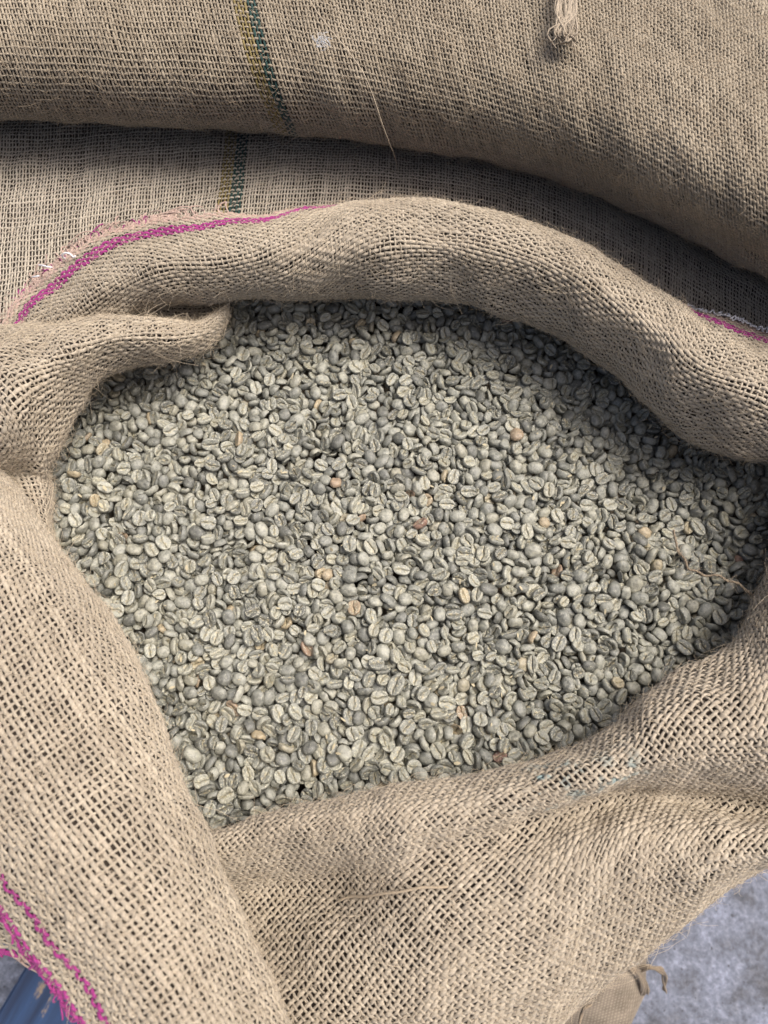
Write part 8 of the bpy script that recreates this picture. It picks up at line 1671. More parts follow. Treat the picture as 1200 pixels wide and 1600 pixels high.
76,603,-209,-57,-23,5,46,63,831,-65,-92,11,-6,-35,55,-830,217,-90,-15,-8,30,13,-503,217,-27,14,-3,31,16,-993,84,-27,-2,12,52,64,-157,-485,-64,-7,-3,10,75,-486,483,-59,11,12,46,75,-123,13,-14,-57,0,-42,
42,1001,-269,-81,31,4,30,22,267,440,-32,2,0,-57,67,-891,462,-180,-7,15,48,70,-386,-793,-82,47,10,2,25,590,-235,-58,-2,-1,-17,56,153,451,-44,-2,-1,23,16,-154,-693,-48,7,-2,38,55,-352,-722,-71,-5,2,-46,
75,-223,675,-71,-6,15,49,35,-444,698,-50,1,-2,50,5,-980,185,-70,59,-2,-31,14,1076,-112,-111,-3,2,-49,32,74,648,-44,-25,5,18,43,172,-493,-42,7,-10,45,75,-901,14,-87,60,1,-45,76,-565,386,-110,-7,4,27,
68,-511,-645,-53,-2,21,58,62,758,80,-152,-2,-11,-22,74,21,-234,13,-5,1,-11,5,-367,19,-25,6,-1,-21,15,-147,673,-61,-60,3,39,4,-533,-43,-43,-19,18,32,22,-894,-70,-79,-7,0,6,31,331,123,-14,-22,-16,9,
55,-490,-684,-103,59,1,-17,42,698,-445,-46,-14,7,-29,74,9,-662,-81,14,-4,45,23,1108,88,-88,-5,5,-37,33,-50,-108,-3,6,5,28,3,1115,-97,-74,-51,8,18,42,717,-444,-76,-57,-1,34,13,213,340,-49,-59,-1,-21,
33,-395,-405,-40,3,2,-31,15,910,25,-142,2,2,17,25,1148,72,-17,10,5,-11,25,-920,505,-124,54,2,4,63,1136,-4,-30,-20,-2,-44,24,-910,541,-133,-59,6,-44,64,1214,71,-41,-2,-2,-45,6,-833,555,-88,-4,-1,-20,
15,-433,-570,-64,46,-2,-48,14,-600,592,-85,42,-15,-49,35,-871,564,-117,1,6,18,7,1164,34,-24,19,3,45,14,-736,579,-68,13,1,-7,53,-868,534,-115,5,1,-59,55,347,426,-31,-6,0,-23,25,-560,616,-42,4,-8,13,
44,-716,-326,-56,-14,-10,-45,56,1200,112,-27,-11,-8,-36,22,847,-21,-98,19,-15,33,45,-44,-407,-17,-32,5,55,18,-692,595,-82,16,-7,-24,5,1134,22,-75,-55,-23,-31,13,-540,645,-25,7,2,-26,62,-673,554,-99,-5,24,22,
23,-106,474,-53,-58,4,-58,14,-803,-118,-31,-15,-8,35,26,612,-541,-36,54,7,-41,44,1211,98,-84,9,-5,56,35,-509,260,-35,-2,9,-35,15,694,-135,-61,13,20,37,33,-581,591,-51,-24,7,-23,35,408,110,-20,-2,-17,9,
28,-546,699,-12,12,3,12,43,-773,571,-103,6,-12,-33,5,-25,-383,-5,40,-2,6,73,191,492,-40,11,-22,-2,68,-625,599,-67,2,-6,-49,32,83,529,-26,45,-2,20,56,-838,556,-124,-3,0,-17,3,-803,-209,-33,56,10,-52,
4,926,67,-123,3,3,25,45,-39,-455,-24,9,-6,11,7,-819,-189,8,12,7,43,19,1104,222,-35,-12,5,10,14,-661,-408,-81,-9,-8,2,72,-117,-255,13,32,1,51,55,687,45,-80,6,11,14,74,-868,357,-115,-38,1,59,
46,757,-65,-83,-16,-6,-15,49,-666,577,-111,25,11,54,55,-364,-401,-51,56,-1,-41,53,412,-31,-22,-49,2,-20,23,209,458,-44,3,0,-43,5,583,-61,-85,-58,1,13,2,113,-507,-26,-20,20,-31,24,1174,127,-60,14,10,-17,
74,-767,-152,-40,17,11,-42,45,536,-319,-39,-32,-2,-2,37,-35,-557,-47,6,-3,5,9,-941,389,-162,3,-7,-35,22,-739,389,-163,-5,2,20,14,257,616,-32,-7,-4,-8,42,1114,-67,-105,-32,-2,-28,47,1158,7,-85,-9,-3,-37,
36,1143,-30,-55,2,3,-13,67,-899,-90,-70,35,-5,59,13,-575,-540,-36,-56,-15,-4,35,669,227,-125,-6,-4,-35,47,871,-358,-85,-4,1,27,24,442,550,-44,11,-7,35,16,946,-355,-20,-6,3,-11,62,973,120,-138,-5,-6,3,
5,-808,576,-138,-51,-7,30,35,90,-663,-73,7,13,13,45,575,357,-104,6,-11,-17,74,1162,45,-101,-60,1,-44,74,-864,-110,-74,-2,-1,-60,55,230,526,-48,-14,0,18,75,1160,102,-98,-59,0,-25,64,980,-105,-99,48,6,43,
22,914,-182,-74,-2,-4,50,31,154,623,-32,-9,2,-16,45,-527,-191,-68,-59,1,49,22,-409,-525,-69,58,-2,53,53,1057,-71,-112,12,12,24,75,-697,301,-109,1,4,15,5,949,21,-129,-3,-3,-6,53,-700,408,-131,33,-12,8,
16,-241,-475,-65,0,0,-7,15,164,-654,-66,6,2,-30,14,906,-314,-79,1,1,-28,35,1127,-62,-30,-52,14,-32,2,-323,-491,-60,1,-1,35,54,66,-574,-52,41,-3,15,14,138,418,-52,52,11,-11,15,249,543,-54,-11,-1,33,
44,109,452,-59,-43,8,-30,75,-122,-691,-58,6,-1,41,7,227,-66,1,-59,1,60,6,317,-568,-41,17,3,24,14,-975,163,-19,4,-16,43,36,-850,532,-174,-2,8,-52,7,103,-759,-7,-44,7,18,9,185,-725,9,-51,6,-38,
28,-28,-816,2,-13,3,53,15,141,-763,8,8,0,18,14,284,-691,8,12,-6,-18,65,31,-747,-14,56,-5,-11,26,-138,-802,-1,-52,-1,17,6,-69,-758,-17,-55,-2,-33,39,15,-783,-23,-52,-5,10,24,-109,-758,-19,-37,-2,-58,
57,244,-740,5,3,-8,-29,4,-34,-741,-21,-6,-2,-8,14,38,-811,-2,-4,-9,-46,5,-321,-819,1,57,2,20,24,322,-678,41,-6,3,-8,16,-19,-783,-33,43,-10,19,66,214,-784,-5,15,-6,59,5,-273,-797,-11,5,3,44,
1,-198,-766,-18,-4,6,54,45,400,-675,36,-11,11,-29,5,368,-729,20,8,-1,11,15,-58,-803,-43,17,-3,26,3,279,-779,-29,6,0,25,3,93,-810,-39,43,-8,-34,77,280,-812,-16,-3,18,-37,14,158,-812,-27,-52,3,-24,
36,299,-728,-6,-23,0,-17,76,-173,-825,-49,-11,8,-36,56,-109,-794,-34,5,-2,-7,15,-290,-824,-19,-42,-5,-22,7,390,-771,0,7,-3,-43,26,354,-799,-14,9,8,0,75,342,-750,-24,-48,9,9,37,405,-713,6,-17,10,-36,
18,454,-698,9,16,7,-47,35,414,-744,-2,1,-20,-42,46,122,-822,-71,12,2,-23,53,310,-801,-42,1,6,5,37,254,-713,-8,-4,-8,29,14,-473,-811,-20,55,1,32,6,438,-770,-29,-58,-13,-58,12,-242,-786,-9,1,-11,18,
14,464,-634,-16,-59,-17,7,64,-517,-757,-15,-24,-7,14,26,567,-628,22,7,0,46,15,-506,-792,-12,3,4,-48,66,-507,-721,-29,-3,-1,6,12,505,-753,-36,-30,11,-34,78,130,-788,-6,-21,19,6,15,504,-641,-8,13,3,20,
24,-542,-705,-10,55,10,33,37,-425,-816,-55,1,-3,6,48,-545,-625,1,-25,-10,15,45,325,-776,-47,-4,10,58,5,575,-675,-12,12,5,-24,4,616,-569,18,-5,4,28,7,591,-708,-10,-28,-8,59,27,518,-713,-35,59,-5,-30,
45,150,-716,11,1,-8,-51,6,-614,-587,-1,59,-6,-10,5,-612,-532,-17,-23,-1,-51,65,-598,-712,-7,-13,-1,40,35,-572,-765,-24,4,3,45,47,538,-691,0,2,-5,41,57,-678,-597,-4,0,4,-7,68,621,-603,-21,-58,3,31,
40,-605,-775,-38,31,-7,-54,44,653,-597,-6,8,-4,-49,3,-577,-573,-15,-14,0,-21,15,-207,-791,-17,-58,-11,11,43,170,-766,-26,-21,5,36,22,-609,-495,-17,34,-4,-16,16,-657,-509,5,3,5,-13,38,-677,-666,-1,-10,3,-43,
6,633,-698,-34,59,6,-42,45,-639,-649,-9,-16,-6,34,2,-536,-800,-27,14,-7,-17,32,-588,-636,-17,1,-6,40,66,656,-645,-17,-12,-1,17,14,690,-595,-8,0,-2,52,13,-489,-758,-30,-6,3,43,66,-668,-567,-18,10,4,56,
36,-639,-734,-54,13,1,-42,55,677,-516,7,-3,12,-6,4,-642,-433,3,51,-2,20,49,-590,-603,-26,-1,1,48,5,211,-717,13,-5,4,31,15,-677,-459,-8,12,8,-16,36,-609,-806,-46,7,-6,-21,26,-606,-747,-43,59,-2,10,
45,485,-707,-19,-15,-2,-23,47,713,-530,10,4,5,34,2,205,-808,-21,9,8,11,65,-320,-795,-30,-1,10,-7,3,678,-550,-16,-18,2,-23,9,80,-747,-21,51,-2,-46,5,-629,-459,-25,-55,2,-10,39,-635,-550,-24,-31,1,1,
36,-352,-816,-42,-24,2,53,9,-732,-316,-9,20,13,20,53,438,-726,-23,13,-13,37,24,-725,-466,-13,-4,-6,28,53,363,-766,-35,-3,-6,-28,4,482,-610,-7,0,1,25,17,429,-689,-4,-9,-10,53,43,-710,-397,-24,1,2,-18,
24,255,-811,-40,-11,11,-40,34,503,-673,-37,27,-21,-26,14,-704,-542,-52,-5,3,-3,45,-582,-814,-76,-1,2,0,32,755,-498,-23,-25,20,-12,35,803,-443,-4,-33,-14,-10,15,118,-716,-19,-4,1,2,6,749,-531,-12,54,14,1,
24,583,-569,-4,-1,-1,4,5,787,-519,-24,14,-3,-2,26,769,-580,-38,-2,4,-23,37,-791,-439,-35,1,1,6,39,-767,-410,-17,-2,4,9,72,700,-621,-12,8,6,-54,57,-562,-681,-41,7,-15,-25,5,475,-676,-40,-3,-2,-57,
32,634,-635,-42,54,13,-50,77,325,-723,-13,60,13,-27,65,-766,-493,-55,13,-6,35,15,826,-471,-24,37,-8,17,44,-755,-380,-27,-19,-23,41,3,651,-539,-45,-51,-6,31,7,662,-671,-48,7,0,-39,5,825,-518,-31,-12,-9,-39,
6,782,-553,-31,47,-12,-14,41,73,-780,-49,-32,-5,-26,14,-796,-476,-36,-38,-3,41,33,-65,-729,-55,-59,-10,-54,26,244,-783,-56,5,-4,9,17,-735,-525,-70,-18,15,28,15,300,-754,-21,30,7,45,21,455,-744,-28,-9,-2,53,
47,849,-432,11,-56,1,-8,12,-237,-808,-25,14,-11,-52,5,7,-755,-25,-7,6,-16,44,855,-511,-28,6,0,1,3,-765,-305,-16,2,2,25,44,-550,-737,-53,1,-2,-57,27,868,-539,-42,53,-3,2,15,857,-397,7,18,-23,-56,
15,-875,-352,-20,-50,20,22,47,-813,-246,6,20,-2,-29,75,277,-741,-26,-26,20,-24,25,-846,-253,4,3,13,-33,23,856,-481,-28,-55,11,-18,13,349,-685,-11,4,-7,17,6,-4,-819,-43,-9,1,42,32,-570,-712,-30,-58,-6,-33,
32,-833,-287,-15,-4,-2,47,24,-593,-689,-42,43,-12,35,42,921,-510,-39,24,9,-35,38,-891,-259,-7,24,-9,7,64,-765,-334,-39,16,-4,-22,5,-703,-613,-34,36,2,53,16,57,-798,-26,-1,22,-59,38,-896,-292,-15,-7,6,57,
45,-523,-683,-22,-8,1,44,9,926,-422,-8,3,-5,32,74,-797,-358,-30,-11,1,1,14,189,-824,-51,-4,-23,-31,14,957,-478,-37,5,13,10,32,-631,-672,-28,-24,11,7,15,-553,-601,-6,39,-19,9,75,222,-762,-53,-44,-5,-52,
7,-757,-464,-34,56,-8,-28,17,-866,-183,-13,5,-1,-40,37,-902,-211,-5,-11,-7,57,16,908,-468,-48,-46,3,-32,66,-682,-640,-55,-38,-4,-36,6,-927,-263,-29,-2,0,45,59,1008,-422,-30,-9,13,-8,5,988,-395,-10,-8,14,12,
46,-649,-703,-50,-1,10,9,16,-266,-823,-46,1,-9,-50,13,48,-761,-41,54,2,-23,5,-888,-123,0,10,-2,-47,2,-743,-426,-40,-19,4,-3,15,974,-445,-38,8,9,-31,18,-581,-658,-27,17,16,47,5,-774,-260,-8,50,2,-34,
45,793,-466,-30,-27,-9,48,5,973,-341,-7,-58,-2,-26,37,-903,-161,-27,17,-8,-45,62,-822,-309,-44,-9,-9,8,72,-948,-158,-36,10,12,2,7,-947,-207,-43,27,1,58,17,884,-505,-37,-3,8,-56,4,1071,-392,9,-58,3,49,
15,1038,-302,3,-16,-12,-32,76,592,-636,-4,-5,-6,-8,17,-976,-136,-4,-7,-4,2,53,-711,-366,-39,3,-1,-18,63,529,-605,7,-9,-4,31,6,445,-649,-28,23,-3,46,66,1007,-294,-23,14,-2,9,23,-146,-759,-25,2,-12,-41,
75,590,-604,-30,-40,3,-21,5,1029,-439,-33,-54,3,-32,4,-90,-805,-49,7,0,-38,36,-524,-644,-19,-8,-8,17,6,1069,-319,-10,-3,-2,-24,33,1054,-402,-33,-14,9,-52,17,1052,-264,-10,60,-4,27,47,583,-727,-52,17,18,55,
75,-982,-180,-27,-11,9,36,67,-665,-415,-14,43,-4,-47,26,907,-395,-35,-26,5,-45,62,956,-379,-36,7,-14,-39,23,-577,-786,-56,-5,1,7,26,1082,-263,-12,29,19,-43,73,475,-757,-58,-56,11,-52,35,813,-492,-61,13,4,27,
44,353,-713,-33,-52,-14,-4,7,1065,-367,-14,0,-2,28,42,-737,-352,-52,-7,3,-33,65,-539,-762,-26,-23,11,-37,58,1117,-282,-21,-1,-9,-11,26,1011,-464,-45,21,16,51,4,-989,-207,-52,3,-7,-16,12,550,-712,-44,-42,-3,-36,
16,221,-685,-33,56,2,-50,32,420,-632,2,-4,-14,-17,44,637,-661,-86,-19,-4,37,15,-664,-678,-40,-23,-11,12,16,527,-735,-51,5,-2,37,14,-1025,-12,4,2,-2,-29,14,700,-496,-27,28,-11,23,6,732,-478,-33,-18,2,11,
15,981,-480,-27,5,-6,40,2,1040,-240,-41,46,-5,-36,42,-701,-584,-18,-26,-6,34,17,-1039,-133,-59,-40,2,8,35,-991,-50,-41,-20,6,20,53,386,-705,-23,7,0,12,16,1108,-238,-17,9,2,-3,44,-1065,-61,-45,-10,-2,42,
55,-816,-376,-44,12,-8,-56,6,-983,15,2,-52,2,-54,62,900,-531,-68,43,-15,-3,6,760,-447,-6,-11,-4,16,27,1128,-153,-18,-14,-3,-2,25,-685,-502,-22,-1,-3,-48,6,743,-611,-37,42,-11,-47,7,708,-551,-14,-18,-3,-13,
15,-863,-224,-19,-50,-2,42,14,891,-433,-36,-57,-6,40,6,-664,-543,-36,-25,3,-52,74,-1050,-34,-42,0,14,5,25,-990,-92,-43,-58,13,-48,54,1109,-136,-67,0,10,-17,37,545,-643,-22,14,-3,-33,6,-1028,-61,-48,-59,-8,-37,
22,-1004,88,-2,17,-3,-30,35,172,-798,-47,-54,-5,-14,65,1128,-94,-29,1,-7,-56,65,-692,-433,-45,-57,-3,23,57,1109,-366,-51,15,-13,-22,57,-919,-135,-30,-3,-17,-21,33,-829,-222,-3,11,-1,7,32,-866,-274,-39,53,-11,48,
56,714,-638,-35,1,6,32,7,-1059,79,1,13,-2,-28,44,1097,-331,-39,19,-4,11,74,684,-654,-50,-28,1,35,35,1103,-199,-39,-1,9,-4,56,788,-583,-24,-2,-6,-55,42,930,-478,-57,12,-1,37,24,-1083,55,-16,4,0,-57,
28,-1027,163,-5,0,1,18,65,-851,-304,-36,-12,-3,-11,26,491,591,3,-28,0,-20,6,-1073,153,9,-7,0,7,5,-1011,-38,-15,-41,14,1,5,-784,-385,-38,-2,1,28,44,1162,-86,-40,-18,7,35,14,-1073,-7,-48,53,-1,35,
45,-1042,121,-19,31,6,31,75,-644,-628,-34,8,-2,16,24,526,563,1,-12,-3,43,36,-1033,204,-31,53,18,53,56,-650,-471,-51,-4,-13,-28,35,363,661,-1,18,-1,20,18,-1081,113,-10,-5,5,57,16,725,468,-32,8,-6,-14,
33,-999,206,-20,7,5,37,24,952,-426,-23,41,-2,-29,46,-630,-503,-34,14,0,-29,36,650,482,-44,-5,-3,-38,17,-629,-612,-51,-8,15,-44,6,124,692,19,7,-4,-55,15,395,650,-8,2,-1,-58,14,-987,237,-5,10,-12,-22,
73,786,405,-79,56,24,6,4,1153,-185,-50,-5,7,-5,53,-623,-692,-34,-8,-3,-27,15,-987,-9,-27,-47,-9,-21,35,556,602,-2,-11,-2,-26,73,-925,-101,-34,-45,15,46,55,819,-556,-63,23,-25,-17,24,-1028,73,-18,-43,5,30,
36,-848,-347,-57,-1,12,28,63,746,437,-72,-43,-1,-31,14,-44,726,2,7,-4,26,3,430,667,-21,-51,-3,-21,3,86,-722,-38,-15,-10,-59,6,-1082,221,-35,44,8,-21,33,262,664,11,8,-5,-51,65,-1012,-156,-59,-7,13,-1,
54,-1110,109,-14,-2,-3,39,46,-981,312,-50,-5,-6,-35,16,697,513,-76,19,6,48,35,1030,-360,-21,-38,-6,11,65,313,694,-24,-56,2,40,15,943,312,-98,16,-4,8,43,76,708,8,29,-3,17,5,844,350,-106,2,-1,43,
7,250,-757,-13,1,7,42,26,329,768,9,-8,5,-34,45,-1010,294,-22,7,5,-34,58,-657,602,-44,6,4,-45,25,721,594,-11,-2,-9,-21,66,984,-367,-52,-59,-11,36,61,1024,242,-119,-51,6,-48,6,-994,346,-49,1,2,-57,
4,-168,812,-1,6,-2,44,3,879,-466,-48,-54,7,-41,3,472,623,-26,15,-10,-51,4,-198,-819,-61,0,-3,32,22,-342,739,-3,45,1,-16,75,174,697,13,7,3,2,77,744,553,-22,-17,9,53,6,852,441,-92,-49,-10,18,
72,1004,-377,-4,1,-13,-35,17,1164,204,-51,0,-10,30,14,611,491,-56,-44,-15,-11,27,1142,-239,-56,-55,-7,11,77,1186,179,-41,10,13,50,78,-543,-660,-69,-59,-2,-37,6,-788,-292,-29,10,-1,26,74,-530,677,-14,-11,7,31,
24,660,658,-19,-6,-12,-43,45,893,370,-103,7,5,-49,54,912,320,-126,46,20,25,65,430,744,-8,12,-3,19,45,687,611,-22,-21,-7,40,15,-954,352,-48,-6,-11,-7,15,-583,644,-22,-4,9,-6,15,-1077,287,-51,-13,9,-5,
45,1005,270,-88,-21,-1,40,66,-1062,245,-42,-27,1,-20,37,1027,-316,-25,-4,-1,-35,6,-382,750,5,-45,0,-24,74,681,549,-55,-33,10,16,65,398,731,-14,41,-2,22,35,-190,771,-29,7,12,58,25,-176,-786,-42,5,14,-42,
36,-266,764,-17,7,-5,56,76,-588,698,-31,-4,-7,45,4,81,742,13,-2,3,-11,65,1072,289,-73,-15,-2,23,13,698,465,-63,-10,-8,-48,27,913,413,-109,-2,7,15,46,494,736,8,20,-6,-1,78,622,664,-38,7,-5,19,
73,-190,-796,-27,5,15,-44,47,-1039,359,-63,-12,2,46,6,-821,-347,-40,12,15,1,5,373,-652,-13,0,1,26,15,-944,401,-93,13,4,-11,22,581,686,-28,-60,-4,34,26,402,804,10,-8,-3,0,45,1162,254,-59,-1,10,55,
24,-610,-636,-35,4,4,16,44,-121,812,-20,-5,-4,47,54,-939,455,-128,-7,-2,46,27,1053,340,-93,17,7,59,15,-614,775,-18,-10,0,38,53,-237,735,-43,-36,-12,-23,1,1081,-202,-64,58,16,-8,4,-450,-817,-99,-59,-2,-37,
14,146,816,-26,52,0,-20,16,653,564,-43,-50,-1,-33,58,1163,295,-70,6,-3,-36,16,720,647,-32,2,-9,-48,6,335,657,-25,46,4,-36,6,962,405,-104,56,7,-24,63,-63,806,-4,52,-4,-34,35,-1044,54,-24,-2,-3,33,
5,-362,780,-2,-24,0,-14,13,1137,315,-81,21,4,-51,63,1106,270,-76,54,12,7,24,37,837,-4,-5,3,38,18,-1049,17,-15,-24,-14,-41,24,-13,760,-12,57,11,-15,36,-717,627,-77,-14,-4,29,57,262,762,-29,34,2,28,
45,1211,254,-39,-52,-2,9,5,247,824,-22,-51,8,-42,1,-477,736,2,1,1,-36,16,-637,686,-47,-20,-5,-40,45,228,655,-8,-4,-1,-43,26,-411,800,-11,-1,1,29,24,-402,-809,-96,59,-1,0,34,-1016,386,-79,40,2,-35,
37,548,641,-18,-49,9,-32,43,798,518,-60,-17,-5,-15,5,332,827,-36,3,1,10,45,971,278,-107,-14,5,-18,5,1085,-295,-32,-8,6,33,35,-955,-93,-29,1,-11,29,38,-506,786,-5,-5,-1,-34,64,-40,839,-20,-39,-5,-5,
15,1025,301,-99,-46,2,-41,4,89,836,-35,-55,3,4,14,-707,-470,-27,4,-20,-12,25,864,404,-89,4,-5,6,25,891,458,-93,-28,10,-53,26,-169,723,-19,-57,5,54,15,388,-739,-40,54,-4,-43,23,25,733,14,-18,11,-1,
55,-142,869,-41,39,-12,-34,23,208,709,-17,43,2,47,14,-557,782,-10,-1,-1,-55,27,-268,727,-21,56,4,2,64,-1014,460,-96,11,8,-19,23,853,474,-84,18,-13,-54,77,460,685,-5,-57,7,-6,45,-977,462,-111,1,17,-52,
5,292,824,-32,11,-11,57,16,1205,299,-62,20,-8,-1,42,552,713,-27,-5,-2,-8,40,-1021,-101,-70,15,26,-45,28,-967,500,-117,53,-2,19,27,852,-451,-55,-37,9,20,33,-716,-416,-35,7,-11,55,5,-860,586,-91,-7,5,46,
22,677,-610,-33,4,-4,59,55,1183,-107,-62,-58,6,13,12,1160,-21,-30,11,4,24,41,532,750,-23,-18,7,-47,32,829,491,-64,10,7,27,75,-240,776,-7,-4,1,-27,41,874,342,-135,50,18,-37,25,-530,735,-22,-4,10,-56,
5,-928,570,-116,-23,1,21,3,934,378,-128,-11,-21,-46,35,574,579,-33,-6,8,26,37,1145,-287,-50,9,-12,32,16,-620,623,-40,15,-13,-16,35,996,350,-89,13,0,-8,35,-639,-579,-43,-8,0,15,14,-500,-672,-5,-19,-1,-22,
58,-819,-395,-57,-53,-8,-41,36,954,-449,-58,5,-24,56,73,174,-707,-36,48,4,51,14,801,487,-69,11,3,36,54,-306,763,-20,-9,3,-54,24,814,423,-91,30,3,-53,56,441,633,-50,-3,1,34,37,1156,-56,-45,16,-8,15,
56,-631,730,-36,23,2,12,15,-442,792,-13,22,3,-40,11,-79,-771,-44,7,5,33,6,9,792,4,-20,5,-47,15,588,649,-40,-45,-18,35,25,618,542,-20,60,-7,-59,5,851,380,-107,-9,-14,-23,43,608,580,-9,-23,-4,35,
45,184,671,-15,-31,-7,21,3,988,301,-99,27,-2,55,57,-366,826,-26,-6,11,-4,36,-99,837,-22,46,-1,27,35,-462,860,-40,-6,6,6,36,998,-336,-24,14,-4,-10,46,376,753,-18,17,6,-52,4,-1069,330,-67,21,9,8,
46,500,667,-12,16,23,8,12,720,-609,-33,-12,-7,46,34,1120,-170,-51,5,-14,-36,63,522,-642,-13,19,-6,-31,28,1227,234,-82,3,-4,-54,64,-938,-122,-28,-49,15,6,13,497,700,-19,-52,10,-2,57,620,698,-42,-9,7,-42,
62,-1025,432,-129,36,-20,37,45,-484,828,-28,7,-1,-40,38,-512,853,-36,-9,-7,37,16,1094,248,-101,6,-14,32,15,-1023,14,-20,-33,-9,-55,15,114,748,-1,49,-2,-38,7,1183,-1,-42,12,1,46,62,438,806,-34,-4,-1,-28,
54,-944,309,-65,-13,-2,21,64,597,559,-34,-3,-8,-46,16,231,773,-28,42,5,-56,48,761,523,-47,26,3,2,5,-947,-231,-80,17,2,43,46,-963,-28,-44,4,4,44,46,1216,141,-42,11,10,-31,66,269,-686,-33,-16,11,-15,
25,-560,731,-14,-58,-3,5,63,1126,-209,-46,-39,-12,28,15,752,-563,-89,-60,1,18,5,-981,420,-117,48,-8,0,65,967,-405,-40,-7,4,47,24,867,503,-88,-10,-12,-30,23,605,618,-40,52,-6,-35,4,-769,-437,-64,-1,0,-29,
54,-862,-144,-25,7,4,32,24,418,779,-30,7,2,-28,26,777,467,-85,-11,16,25,13,165,781,-24,-16,11,-5,13,-964,-115,-32,-32,-5,55,24,926,299,-149,-53,-12,56,42,319,729,-16,-11,5,-33,15,-39,786,-14,60,-7,-34,
63,58,686,-21,14,1,-15,56,350,687,-8,29,3,0,5,-207,871,-56,-21,-2,59,45,-994,42,-22,15,6,0,65,-922,-66,-40,14,-3,-51,16,-470,794,-25,58,-1,24,15,674,583,-43,-12,7,31,14,-300,815,-18,25,-13,45,
23,169,836,-31,4,-14,54,6,-733,-482,-49,0,0,-8,3,823,-433,-20,-5,7,-19,75,97,784,-18,-43,2,-19,16,305,779,-32,-55,4,-43,5,-872,-317,-60,-13,-15,-44,3,-340,827,-36,-59,-10,29,13,-692,-347,-41,39,-5,40,
15,220,-815,-45,25,5,-43,45,-236,813,-26,22,-6,58,27,778,-498,-31,14,21,-15,56,-505,-809,-57,8,-16,0,15,-660,-602,-67,1,2,24,35,-566,835,-55,60,12,-51,64,755,478,-69,22,0,-58,65,558,752,-28,-14,-21,11,
44,-1013,261,-32,55,-12,-59,55,1043,-339,-39,-20,-7,-55,16,-426,863,-62,8,17,-12,45,-964,-180,-61,-9,13,41,46,-1109,199,-48,31,-6,10,26,-964,-67,-50,-10,2,-48,56,241,860,-33,57,-5,-38,53,66,778,-9,9,1,51,
3,-680,-482,-54,5,2,-3,7,-61,861,-26,-46,19,-55,53,260,725,-44,-58,20,-59,42,-226,-765,-46,7,-13,-27,25,-23,859,-12,-9,3,34,4,250,635,-7,56,-11,4,16,-949,529,-146,-47,-7,0,37,304,849,-26,9,10,24,
56,1218,193,-45,-57,-10,22,66,1123,-326,-65,9,-2,-43,53,465,787,-40,-3,1,-8,32,934,-450,-79,-28,12,-24,24,-126,745,-21,-42,4,47,37,485,-644,-53,-57,6,-8,5,-595,-564,-38,11,-7,42,54,423,-773,-60,30,-14,52,
65,711,529,-60,-30,24,-7,48,447,730,-53,49,11,26,63,-527,766,-25,1,7,9,26,1092,-399,-20,-14,-6,-39,24,-219,759,-43,5,-8,-34,25,703,-580,-32,4,3,-8,45,117,854,-64,-7,-21,-27,56,48,-722,-20,1,-1,33,
46,-942,369,-104,-3,2,58,79,971,340,-136,-26,9,30,43,-564,669,-36,53,1,42,5,-496,-776,-79,47,-21,-46,26,-191,805,-21,-10,-7,-43,46,-1046,-109,-70,-10,-16,37,18,378,825,-54,-8,9,-1,42,666,-580,-43,6,11,-23,
67,486,-738,-67,10,3,-39,53,497,637,-17,3,6,0,33,595,-683,-43,1,-20,-3,74,-1107,233,-49,-14,-1,44,24,-277,823,-23,1,5,50,57,-594,-510,-69,6,2,51,67,693,652,-65,-10,-14,58,46,758,612,-55,-6,-5,-31,
46,317,-689,-11,-54,-4,39,53,-109,875,-47,15,0,48,36,-202,724,-30,-18,-8,-46,38,-34,-771,-69,-20,-10,-48,64,639,-567,-30,56,-4,35,21,-790,-318,-48,-25,12,7,63,-703,-507,-48,10,-2,26,16,1185,92,-68,18,-19,44,
45,29,703,-14,28,-5,21,66,-805,-418,-76,20,-2,-24,13,-994,112,-44,23,-14,-9,65,608,-657,-68,-7,-27,11,32,532,774,-13,-19,-8,-48,77,192,-738,-18,-4,0,18,15,-88,742,-12,-30,3,-15,66,-718,-574,-39,-8,-4,-55,
14,959,377,-143,-58,10,8,4,1097,-227,-66,60,2,1,16,-660,-389,-45,25,7,-7,6,-287,-785,-75,59,-2,21,43,574,-699,-64,49,1,54,15,530,657,-23,-21,11,-33,25,394,684,-25,-57,-1,-59,16,369,773,-2,44,-1,16,
17,151,-730,-26,-1,-3,-15,62,1056,298,-94,3,-16,52,18,815,450,-98,45,16,-33,55,-70,-818,-85,-1,-1,-21,4,-953,236,-52,15,-5,-38,5,-1079,180,-19,1,5,-49,43,526,-679,-80,-11,-11,55,26,-139,722,-44,-30,-1,25,
4,-768,620,-101,-10,13,0,35,402,-655,-16,-21,11,39,74,-810,-261,-30,-2,20,35,5,-1041,266,-61,55,1,11,23,-941,-49,-23,44,-4,-37,25,197,854,-60,5,-18,-31,16,86,872,-56,17,9,46,25,-445,755,-13,-10,-7,-59,
35,6,862,-34,12,7,53,52,1173,54,-22,1,1,25,12,-467,-761,-71,17,-4,-52,27,1035,275,-118,-59,10,53,55,1159,-125,-56,15,-14,-1,15,1185,241,-85,8,-11,-48,56,457,661,-33,1,-4,-32,34,1135,-131,-40,10,-12,9,
34,-673,627,-56,-13,-9,-41,45,1244,270,-72,-13,13,-17,12,-523,-815,-48,10,0,-56,63,-134,-784,-58,-31,9,-10,14,884,430,-113,-6,2,-45,74,-749,-512,-72,-38,21,17,15,742,-544,-45,-49,-14,-56,54,825,408,-116,35,-2,8,
